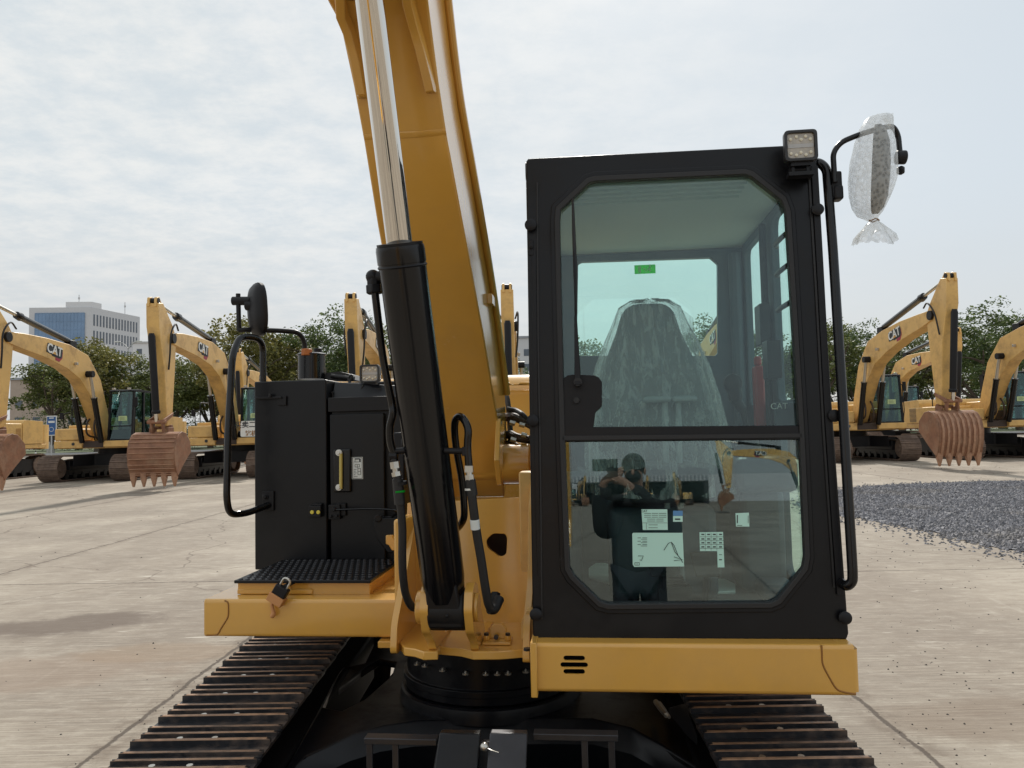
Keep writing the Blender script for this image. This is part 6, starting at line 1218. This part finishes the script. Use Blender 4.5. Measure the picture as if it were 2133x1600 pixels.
def tree(name, seed, w, h, lm, nclump=95, trunk_h=2.2, leaves=80, white=False, lsz=.30):
    rs = random.Random(seed); r = empty(name, (0, 0, 0)); q = MB(); tops = []
    base_top = V((rs.uniform(-.15, .15), rs.uniform(-.15, .15), trunk_h)); r0 = .03*h
    q.tube([V((0, 0, -.1)), V((0, 0, .2)), base_top*.55, base_top], [r0*1.35, r0*1.05, r0*.95, r0*.85], 10)
    n = 6
    for k in range(n):
        a = 2*pi*k/n+rs.uniform(-.4, .4); L_ = rs.uniform(.75, 1.1); e = base_top+V((cos(a)*w*.30*L_, sin(a)*w*.30*L_, (h-trunk_h)*rs.uniform(.40, .75))); mid_ = base_top.lerp(e, .5)+V((cos(a)*.2, sin(a)*.2, -.25))
        q.tube(curve_path([base_top-V((0, 0, .2)), mid_, e], 4), [r0*.5*(1-.75*i/8) for i in range(9)], 7); tops.append((mid_, e))
        for j in range(4):
            s_ = mid_.lerp(e, rs.uniform(.1, .95)); a2 = a+rs.uniform(-1.2, 1.2); e2 = s_+V((cos(a2)*w*.17, sin(a2)*w*.17, rs.uniform(.1, .9))); q.tube([s_, s_.lerp(e2, .5)+V((0, 0, .12)), e2], [r0*.2, r0*.12, r0*.05], 5)
    T_ = q.build('trunk', 'bark', r)
    if white: q = MB(); q.cyl((0, 0, 0), (0, 0, 1.1), r0*1.30, r0*1.08, seg=12); q.build('painted_base', 'whitewash', T_)
    q = MB(); cz = trunk_h+(h-trunk_h)*.50; lobes = []
    for k in range(11): a = rs.uniform(0, 6.28); rr_ = w*.5*rs.uniform(.15, .62); lobes.append((V((cos(a)*rr_, sin(a)*rr_, trunk_h+(h-trunk_h)*rs.uniform(.25, .80))), w*rs.uniform(.16, .27)))
    lobes.append((V((0, 0, h-w*.20)), w*.2))
    for c in range(nclump):
        lc_, lr = lobes[c % len(lobes)]; u = rs.uniform(-1, 1); a = rs.uniform(0, 6.28); s = math.sqrt(1-u*u); rad = lr*(rs.random()**.35); p = lc_+V((cos(a)*s*rad, sin(a)*s*rad, u*rad*.75))
        if p.z < trunk_h*.85: p.z = trunk_h*.85+rs.random()*.4
        cr = rs.uniform(.40, .85)*w/7
        for l in range(leaves):
            u = rs.uniform(-1, 1); a = rs.uniform(0, 6.28); s = math.sqrt(1-u*u); rd = cr*(rs.random()**.45); c_ = p+V((cos(a)*s*rd, sin(a)*s*rd, u*rd*.7)); sz = lsz*rs.uniform(.5, 1.15)
            d1 = V((rs.uniform(-1, 1), rs.uniform(-1, 1), rs.uniform(-.6, .6))).normalized(); d2 = d1.cross(V((rs.uniform(-1, 1), rs.uniform(-1, 1), rs.uniform(-1, 1)))).normalized()
            o = len(q.v); q.v += [tuple(c_-d1*sz*.5), tuple(c_+d2*sz*.28), tuple(c_+d1*sz*.5), tuple(c_-d2*sz*.28)]; q.f.append([o, o+1, o+2, o+3]); q.mi.append(0)
    me = bpy.data.meshes.new('crown'); me.from_pydata(q.v, [], q.f); me.materials.append(M[lm]); o = bpy.data.objects.new('crown', me); C.objects.link(o); o.parent = r
    return r
TP_ = {'g': tree('tree', 11, 8.5, 10.5, 'leaf_green', 120, 2.6), 'o': tree('tree', 23, 9.0, 10.0, 'leaf_olive', 120, 2.4), 'd': tree('tree', 37, 10, 11.5, 'leaf_deep', 140, 2.6), 's': tree('tree', 52, 7.4, 9.2, 'leaf_green', 85, 3.4, white=True)}
used_ = set()
def put_tree(k, px, D, topy, rz, label, sx=1.0):
    src = TP_[k]; o = src if k not in used_ else copy_tree(src); used_.add(k); p = W(px, 900, D); hz = W(px, topy, D).z; hh = {'g': 10.5, 'o': 10.0, 'd': 11.5, 's': 9.2}[k]; s = hz/(hh*.98)
    o.location = (p.x, D, 0.08); o.rotation_euler = (0, 0, R(rz)); o.scale = (s*sx, s*sx, s); tag(o, label, 'tree', 'trees behind the yard')
put_tree('s', 106, 80, 744, 20, 'small round tree with whitewashed trunk beside the blue sign board')
put_tree('o', 205, 84, 702, 40, 'olive tree standing under the right half of the office tower')
put_tree('g', 262, 88, 728, 90, 'green tree between the office tower and the next excavator arm', 1.1)
put_tree('g', 362, 86, 742, 10, 'low green tree behind the boom of the excavator left of the handrail', 1.15)
put_tree('o', 438, 90, 725, 200, 'olive tree just left of the looped handrail', .9)
put_tree('o', 525, 83, 664, 130, 'broad yellowish tree seen through the looped handrail below the small mirror', .95)
put_tree('o', 590, 88, 690, 300, 'yellowish tree between the small mirror and the filler canister', .9)
put_tree('d', 684, 84, 655, 60, 'tall green tree behind the filler canister')
put_tree('g', 800, 88, 672, 30, 'green tree behind the black boom cylinder')
put_tree('d', 1000, 92, 740, 80, 'green tree behind the yellow boom')
put_tree('d', 1090, 92, 770, 20, 'dark tree in the gap left of the cab')
put_tree('g', 1222, 86, 702, 75, 'green tree in the lower left corner of the cab rear window')
put_tree('d', 1330, 92, 745, 175, 'dark tree hidden behind the wrapped seat')
put_tree('d', 1470, 86, 672, 15, 'tree in the lower right corner of the cab rear window')
put_tree('g', 1590, 84, 680, 260, 'tree seen through the side glass of the cab')
put_tree('g', 1700, 84, 672, 160, 'tree between the cab corner post and the grab rail', 1.1)
put_tree('d', 1790, 88, 676, 110, 'dark tree just right of the grab rail', .95)
put_tree('g', 1880, 90, 694, 210, 'tree framed by the bent boom of the excavator right of the cab', 1.1)
put_tree('d', 2045, 80, 640, 45, 'largest tree of all standing right of the highest arm', 1.15)
put_tree('d', 2125, 86, 668, 145, 'tall tree cut by the right edge of the picture', 1.0)
for k, (px, D, ty) in enumerate(((165, 101, 780), (330, 102, 760), (480, 101, 735), (632, 101, 720), (750, 102, 715), (1650, 102, 730), (1745, 101, 715), (1835, 102, 730), (1960, 101, 720), (2090, 101, 700))):
    o_ = put_tree('gdo'[k % 3], px, D, ty, k*47, 'back row tree '+['beside the office tower foot', 'behind the boom of the excavator left of the handrail', 'showing through the upper loop of the handrail', 'behind the orange capped canister', 'left of the big black boom cylinder', 'behind the cab corner post', 'just right of the long grab rail', 'under the bent boom of the excavator right of the cab', 'behind the highest raised arm', 'behind the large tree at the right edge'][k], 1.25)
# clipped undergrowth and a hedge along the strip (reads as one mass)
rs = random.Random(5); q = MB()
for c in range(2600):
    x = rs.uniform(-75, 75); y = rs.uniform(96, 100); z = rs.random()**.7*(3.8+.9*sin(x*.5)+.7*sin(x*1.7+2)); 
    for l in range(22):
        c_ = V((x, y, z))+V((rs.gauss(0, .45), rs.gauss(0, .4), rs.gauss(0, .32))); sz = rs.uniform(.15, .3); d1 = V((rs.uniform(-1, 1), rs.uniform(-1, 1), rs.uniform(-.6, .6))).normalized(); d2 = d1.cross(V((rs.uniform(-1, 1), rs.uniform(-1, 1), rs.uniform(-1, 1)))).normalized()
        q.v += [tuple(c_-d1*sz*.5), tuple(c_+d2*sz*.3), tuple(c_+d1*sz*.5), tuple(c_-d2*sz*.3)]; o = len(q.v)-4; q.f.append([o, o+1, o+2, o+3]); q.mi.append(0)
o = q.build('undergrowth', 'leaf_deep', smooth=0); tag(o, 'dense dark undergrowth and hedge behind the row of parked excavators', 'undergrowth', kind='stuff')

# ================================================================ office tower
OT = empty('office_tower', (-143, 260, 0)); tag(OT, 'grey office tower with blue glass front rising behind the trees at far left', 'office building')
HT = W(184, 640, 260).z; c_, l_, r_ = V((0, 0, 0)), V((-20.2, -1.5, 0)), V((5.0, 24, 0)); bk = l_+r_
q = MB(); q.hexa([l_, c_, r_, bk, *(p+V((0, 0, HT)) for p in (l_, c_, r_, bk))]); q.build('wall', 'wall_grey', OT, smooth=0)
q = MB(); z0 = HT+.01; a = l_*.42; q.hexa([a+V((0, .3, z0)), c_+V((0, .3, z0)), r_*.2+V((0, 0, z0)), r_*.2+a+V((0, 0, z0)), a+V((0, .3, z0+1.9)), c_+V((0, .3, z0+1.9)), r_*.2+V((0, 0, z0+1.9)), r_*.2+a+V((0, 0, z0+1.9))]); q.build('parapet', 'wall_pale', OT, smooth=0)
q = MB(); q.tube([a+V((3, 3, HT)), a+V((3, 3, HT+4.8))], .12, 6); q.box(a+V((2.7, 2.9, HT+3.2)), a+V((3.3, 3.1, HT+3.9))); q.build('antenna', 'post_grey', OT); q = MB(); q.tube([r_*.72+V((-.8, 0, HT)), r_*.72+V((-.8, 0, HT+4.5))], .12, 6); q.box(r_*.72+V((-1.1, 0, HT+2.6)), r_*.72+V((-.5, .1, HT+3.3))); q.build('antenna', 'post_grey', OT)
fn = V((l_.y, -l_.x, 0)).normalized(); fn = fn if fn.y < 0 else -fn; sn = V((r_.y, -r_.x, 0)).normalized(); sn = sn if sn.x > 0 else -sn
q = MB(); u0, u1 = l_*.90, l_*.10; zt_ = HT-2.0; q.hexa([u0+V((0, 0, 4)), u1+V((0, 0, 4)), u1+fn*.25+V((0, 0, 4)), u0+fn*.25+V((0, 0, 4)), u0+V((0, 0, zt_)), u1+V((0, 0, zt_)), u1+fn*.25+V((0, 0, zt_)), u0+fn*.25+V((0, 0, zt_))]); CW = q.build('curtain_wall', 'curtain_glass', OT, smooth=0)
q = MB()
for k in range(15): p = u1.lerp(u0, k/14)+fn*.26; q.box(p+V((-.06, -.05, 4)), p+V((.06, .02, zt_)))
for k in range(15): z = 4+(zt_-4)*k/14; q.hexa([u0+fn*.25+V((0, 0, z)), u1+fn*.25+V((0, 0, z)), u1+fn*.33+V((0, 0, z)), u0+fn*.33+V((0, 0, z)), u0+fn*.25+V((0, 0, z+.12)), u1+fn*.25+V((0, 0, z+.12)), u1+fn*.33+V((0, 0, z+.12)), u0+fn*.33+V((0, 0, z+.12))])
q.build('mullions', 'curtain_glass', CW, smooth=0)
q = MB(); n = 0
for row in range(6):
    z = HT-6.2-row*5.6
    for k in range(15):
        p = r_*(.045+.93*k/15); e = r_*(.93*.42/15); q = MB(); q.hexa([p+V((0, 0, z)), p+e+V((0, 0, z)), p+e+sn*.08+V((0, 0, z)), p+sn*.08+V((0, 0, z)), p+V((0, 0, z+3.9)), p+e+V((0, 0, z+3.9)), p+e+sn*.08+V((0, 0, z+3.9)), p+sn*.08+V((0, 0, z+3.9))]); q.build('window', 'window_glass', OT, smooth=0)
# low buildings further back
def low_house(nm, label, px0, px1, D, topy, m, roof, dep=10):
    a, b_ = W(px0, 900, D), W(px1, 900, D); h = W((px0+px1)/2, topy, D).z; o = empty(nm, ((a.x+b_.x)/2, D, 0)); tag(o, label, 'building'); w2 = (b_.x-a.x)/2
    q = MB(); q.box((-w2, 0, 0), (w2, dep, h)); q.build('wall', m, o, smooth=0); q = MB(); q.box((-w2-.3, -.3, h+.002), (w2+.3, dep+.3, h+.45)); q.build('roof', roof, o, smooth=0)
    n = max(2, int(w2*2/3.2))
    for k in range(n):
        for fl in range(max(1, int(h/3.4))):
            x = -w2+(k+.5)*2*w2/n; q = MB(); q.box((x-.7, -.06, fl*3.3+1.1), (x+.7, .02, fl*3.3+2.6)); q.build('window', 'window_glass', o, smooth=0)
low_house('warehouse', 'low beige warehouse behind the small round tree', 20, 205, 150, 790, 'wall_beige', 'shed_roof')
low_house('workshop', 'pale low building seen between the trees right of the office tower', 276, 330, 210, 715, 'wall_pale', 'post_grey')
low_house('depot', 'grey low depot behind the end-on excavator left of the cab', 1010, 1120, 170, 705, 'wall_grey', 'shed_roof')
# sign board, lamp, cone, parked cars
sp_ = W(107, 945, 72); SG = empty('sign_board', (sp_.x, 72, 0)); tag(SG, 'blue sign board on a grey post in front of the small round tree', 'sign')
zt_, zb_ = W(107, 868, 72).z, W(107, 906, 72).z
q = MB(); q.box((-.42, -.05, zb_), (.42, .05, zt_)); PN = q.build('panel', 'sign_blue', SG, bevel=.02); q = MB(); q.box((-.05, -.03, 0), (.05, .03, zb_)); q.build('post', 'post_grey', SG)
q = MB(); q.box((-.45, -.06, zt_), (.45, .06, zt_+.08)); q.box((-.45, -.06, zb_-.06), (.45, .06, zb_)); q.box((-.45, -.06, zb_), (-.42, .06, zt_)); q.box((.42, -.06, zb_), (.45, .06, zt_)); q.build('sign_frame', 'letter_white', SG)
hgt_ = zt_-zb_; q = MB()
for y, w_ in ((.90, .22), (.72, .30), (.66, .30)): q.box((-w_, -.056, zb_+hgt_*y), (w_, -.051, zb_+hgt_*(y+.045)))
for k in range(24):
    a = 2*pi*k/24; q.box((cos(a)*.2-.02, -.056, zb_+hgt_*.3+sin(a)*.2-.02), (cos(a)*.2+.02, -.051, zb_+hgt_*.3+sin(a)*.2+.02))
q.build('sign_print', 'letter_white', PN, smooth=0)
lp_ = W(266, 900, 95); SL = empty('street_lamp', (lp_.x, 95, 0)); tag(SL, 'grey street lamp with two arms rising above the trees right of the office tower', 'street lamp')
h_ = W(266, 712, 95).z; q = MB(); q.cyl((0, 0, 0), (0, 0, h_-.8), .12, .07, seg=10); q.build('pole', 'post_grey', SL)
for s_ in (-1, 1): q = MB(); q.tube(curve_path([(0, 0, h_-.9), (s_*.5, 0, h_-.3), (s_*1.1, 0, h_)], 4), .05, 6); AR = q.build('arm', 'post_grey', SL); q = MB(); q.box((s_*1.0, -.12, h_-.03), (s_*1.7, .12, h_+.08)); q.build('lamp_head', 'letter_white', AR, bevel=.02)
cp_ = W(74, 947, 60); CN = empty('traffic_cone', (cp_.x, 60, 0)); tag(CN, 'small black and white striped traffic cone behind the leftmost excavator track', 'traffic cone')
q = MB(); q.box((-.2, -.2, 0), (.2, .2, .04)); q.build('base', 'rubber', CN)
q = MB(); 
for k in range(5): q.cur = k % 2; q.cyl((0, 0, .04+k*.14), (0, 0, .04+(k+1)*.14), .16-.028*k, .16-.028*(k+1), seg=14)
q.build('cone_body', ['rubber', 'letter_white'], CN)
def car(px, D, m, label, rz=0):
    p = W(px, 900, D); o = empty('parked_car', (p.x, D, .02), R(rz)); tag(o, label, 'car')
    q = MB(); q.prism(fillet2([(-2.2, .35), (2.2, .35), (2.25, .75), (1.5, .90), (.9, 1.42), (-1.0, 1.45), (-1.7, .95), (-2.2, .85)], .1), -.85, .85, 'Y'); q.build('body', m, o, bevel=.06)
    q = MB(); q.prism([(1.36, .92), (.86, 1.36), (-.94, 1.38), (-1.5, .95)], -.86, .86, 'Y'); q.build('window', 'window_glass', o)
    for x in (-1.35, 1.35):
        for y in (-.82, .62): q = MB(); q.cyl((x, y, .33), (x, y+.2, .33), .33, seg=20); WH = q.build('wheel', 'rubber', o); q = MB(); q.cyl((x, y-.01, .33), (x, y+.21, .33), .2, seg=14); q.build('rim', 'zinc', WH)
car(104, 116, 'car_dark', 'dark car parked on the road behind the blue sign board'); car(60, 118, 'car_white', 'white car parked on the road left of the blue sign board')
# white banner tied to the excavator left of the cabinet
bp_ = W(515, 895, 28.3); BN = empty('banner', (bp_.x, 28.3, 0)); tag(BN, 'white banner with Chinese characters on the parked excavator left of the black cabinet', 'banner')
a, b_ = W(501, 910, 28.3), W(556, 876, 28.3); q = MB(); q.plate([fillet2([(a.x-bp_.x, a.z), (b_.x-bp_.x, a.z), (b_.x-bp_.x, b_.z), (a.x-bp_.x, b_.z)], .06)], lambda k: (k[0], 0, k[1]), lambda k: (k[0], .02, k[1])); CL = q.build('cloth', 'letter_white', BN, smooth=0)
cz = (a.z+b_.z)/2
text_mesh('lettering', '买卖二手', .26, 'ink', frame_mtx((.06, -.006, cz+.14), (1, 0, 0), (0, 0, 1)), CL, .002, .004)
text_mesh('lettering', '挖机', .22, 'weld', frame_mtx((.14, -.006, cz-.18), (1, 0, 0), (0, 0, 1)), CL, .002, .004)

# ================================================================ behind the photographer: what the glass reflects
pR = digger(0.15, 'h', 1) if False else None
def glass_reflect(px, py, dist):       # real place whose mirror image shows at a pixel of the lower pane
    r = rayM(px, py).normalized(); h = PC(px, py, .014); n = V((0, -1, LEAN)).normalized(); rr = (r-n*2*r.dot(n)); p = h+rr*dist; return RZ @ p
def GR(px, py, D):                     # the real place at world y = -D whose mirror image shows at that pixel
    a = glass_reflect(px, py, 0); d = glass_reflect(px, py, 10)-a; return a+d*((a.y+D)/-d.y)
e_ = GR(1492, 950, 52)
place(pA, False, e_.x+7.3, -52, -90, 'excavator standing sideways behind the photographer, mirrored at the right of the lower cab glass', 'excavators behind the photographer', .9)
for k, (px, D, rz) in enumerate(((1200, 92, 160), (1420, 90, 190), (1345, 94, 175))):
    p = GR(px, 1000, D); place(pB if k == 1 else pA, False, p.x, -D, rz, ['distant excavator mirrored at the left edge of the lower cab glass', 'distant excavator mirrored near the middle of the lower cab glass', 'distant excavator mirrored just right of the photographer shoulder'][k], 'excavators behind the photographer', .62)
s0_, s1_ = GR(1178, 992, 104), GR(1475, 992, 104); ze, zl = GR(1300, 992, 104).z, GR(1300, 1004, 104).z; sw = (s1_.x-s0_.x)
SH = empty('shed', (s0_.x, -104, 0)); tag(SH, 'long open shed with a pale corrugated eave mirrored in the lower cab glass', 'shed')
q = MB(); q.box((0, -14, zl), (sw, 0, ze)); q.build('eave', 'shed_roof', SH, smooth=0); q = MB(); q.box((0, -14.2, 0), (sw, -14, zl)); q.build('back_wall', 'shed_dark', SH, smooth=0)
q = MB()
for k in range(int(sw/.5)): q.box((k*.5, 0, zl), (.2+k*.5, .08, ze))
q.build('corrugation', 'wall_grey', SH, smooth=0)
for k in range(5): q = MB(); q.box((k*(sw-.6)/4, -.6, 0), (.6+k*(sw-.6)/4, -.1, zl)); q.build('post', 'shed_dark', SH)
q = MB(); q.box((-90, -140, 0), (120, -132, 4.6)); tag(q.build('yard_wall', 'wall_grey', smooth=0), 'long grey yard wall far behind the photographer mirrored in the glass', 'wall')

# the photographer, standing just behind the camera with the phone
PE = empty('person', (0.03, -.42, 0)); PE.scale = (.95, .95, .945); tag(PE, 'person in black coat and mask holding up a phone, mirrored in the lower glass', 'person')
def skin_mesh(name, verts, edges, m, parent, root=0, sub=2):
    me = bpy.data.meshes.new(name); me.from_pydata([v[:3] for v in verts], edges, []); o = bpy.data.objects.new(name, me); C.objects.link(o); o.parent = parent
    s = o.modifiers.new('skin', 'SKIN'); s.use_smooth_shade = True
    for i, v in enumerate(verts): rr_ = v[3] if isinstance(v[3], tuple) else (v[3], v[3]); me.skin_vertices[0].data[i].radius = rr_; me.skin_vertices[0].data[i].use_root = (i == root)
    sd_ = o.modifiers.new('sub', 'SUBSURF'); sd_.levels = sub; sd_.render_levels = sub; me.materials.append(M[m]); return o
hx, hy = .20, 0.0
vb = [(hx, hy, .98, (.15, .11)), (hx, hy, 1.15, (.15, .11)), (hx, hy+.01, 1.32, (.17, .12)), (hx, hy+.02, 1.43, (.13, .09)), (hx, hy+.02, 1.50, .062), (hx-.005, hy+.04, 1.56, .060), (hx-.01, hy+.05, 1.62, (.072, .088)), (hx-.01, hy+.05, 1.69, (.068, .085)), (hx-.01, hy+.04, 1.74, .045),
      (hx-.19, hy+.02, 1.40, .062), (hx-.20, hy+.20, 1.22, .048), (hx-.22, hy+.28, 1.50, .036), (hx-.185, hy+.335, 1.585, .028), (hx+.19, hy+.02, 1.40, .062), (hx+.24, hy+.16, 1.20, .048), (hx+.04, hy+.29, 1.47, .036), (hx-.045, hy+.35, 1.565, .028),
      (hx-.09, hy, .92, .10), (hx-.10, hy+.02, .50, .065), (hx-.10, hy, .09, .045), (hx-.11, hy+.13, .04, .038), (hx+.09, hy, .92, .10), (hx+.11, hy-.01, .50, .065), (hx+.12, hy-.03, .09, .045), (hx+.13, hy+.10, .04, .038)]
eb_ = [(0, 1), (1, 2), (2, 3), (3, 4), (4, 5), (5, 6), (6, 7), (7, 8), (3, 9), (9, 10), (10, 11), (11, 12), (3, 13), (13, 14), (14, 15), (15, 16), (0, 17), (17, 18), (18, 19), (19, 20), (0, 21), (21, 22), (22, 23), (23, 24)]
def hand(verts, edges, wrist, dirs, side):
    base = len(verts); w_ = V(verts[wrist][:3]); palm = w_+V(dirs)*.055; verts.append((*palm, (.030, .014))); edges.append((wrist, base))
    f = V(dirs).normalized(); u = V((0, 0, 1)); 
    for i, (o_, L_) in enumerate(((-.026, .070), (-.009, .078), (.009, .074), (.025, .060))):
        st_ = palm+f*.025+u*(-o_); k1 = st_+f*L_*.5+V((0, -.006, 0)); k2 = k1+f*L_*.3+V((0, -.016, 0)); k3 = k2+f*L_*.15+V((0, -.014, 0)); b0 = len(verts)
        for p_, r_ in ((st_, .0092), (k1, .0085), (k2, .0078), (k3, .0065)): verts.append((*p_, r_))
        edges += [(base, b0), (b0, b0+1), (b0+1, b0+2), (b0+2, b0+3)]
    t0 = palm+V((0, -.02, -.024)); t1 = t0+f*.03+V((0, -.012, -.016)); t2 = t1+f*.024+V((0, 0, -.004)); b0 = len(verts)
    for p_, r_ in ((t0, .011), (t1, .0098), (t2, .0080)): verts.append((*p_, r_))
    edges += [(base, b0), (b0, b0+1), (b0+1, b0+2)]
hand(vb, eb_, 12, (.75, .2, .35), -1); hand(vb, eb_, 16, (-.72, .2, .42), 1)
BD = skin_mesh('body', vb, eb_, 'skin', PE)
def shift(vs, d): return [(v[0], v[1], v[2], tuple(a+d for a in v[3]) if isinstance(v[3], tuple) else v[3]+d) for v in vs]
ct = shift([vb[0], vb[1], vb[2], vb[3], (hx, hy+.02, 1.475, .068), vb[9], vb[10], vb[11], vb[13], vb[14], vb[15]], .045); ct[0] = (hx, hy, .80, (.205, .16)); ct[4] = (hx, hy+.02, 1.48, .078); ct += [(hx-.19, hy+.31, 1.56, .058), (hx-.02, hy+.33, 1.54, .058)]; ct[7] = (*ct[7][:3], .075); ct[10] = (*ct[10][:3], .075)
skin_mesh('coat', ct, [(0, 1), (1, 2), (2, 3), (3, 4), (3, 5), (5, 6), (6, 7), (3, 8), (8, 9), (9, 10), (7, 11), (10, 12)], 'coat_cloth', PE)
tr_ = shift([vb[0], vb[17], vb[18], (hx-.10, hy, .12, .05), vb[21], vb[22], (hx+.12, hy-.03, .12, .05)], .014); skin_mesh('trousers', tr_, [(0, 1), (1, 2), (2, 3), (0, 4), (4, 5), (5, 6)], 'trouser_cloth', PE)
for s_, x in ((-1, hx-.105), (1, hx+.125)): q = MB(); q.prism(fillet2([(-.07+(-.03 if s_ > 0 else 0), 0), (.18, 0), (.19, .04), (.10, .09), (.03, .13), (-.07, .13)], .02), x-.048, x+.048, 'X'); q.build('shoe', 'rubber', PE, bevel=.012)
hc = V((hx-.01, hy+.05, 1.66)); q = MB(); q.ball(hc+V((0, -.015, .028)), .098, 20, 14, sc=(.86, 1.0, .92)); o = q.build('hair', 'hair', PE)
q = MB(); q.ball(hc+V((0, .055, -.045)), .055, 16, 10, sc=(1.0, .75, .85)); o = q.build('face_mask', 'hair', PE)
for s_ in (-1, 1): q = MB(); q.ball(hc+V((s_*.078, -.005, -.012)), .028, 10, 8, sc=(.35, .6, 1)); q.build('ear', 'skin', BD); q = MB(); q.ball(hc+V((s_*.030, .083, .006)), .011, 10, 8, sc=(1.2, .5, .7)); q.build('eye', 'ink', BD)
q = MB(); q.ball(hc+V((0, .092, -.020)), .014, 10, 8, sc=(.8, 1, 1.5)); q.build('nose', 'skin', BD)
PH = empty('phone', (0, 0, 0)); PH.location = (.055, -.016, 1.590); tag(PH, 'black phone held up sideways by the photographer, mirrored in the lower cab glass', 'phone')
q = MB(); q.box((-.08, -.0085, -.038), (.08, -.0005, .038)); q.build('phone_body', 'gloss_black', PH, bevel=.004); q = MB(); q.box((-.074, -.0095, -.034), (.074, -.0088, .034)); q.build('screen', 'window_glass', PH, smooth=0)
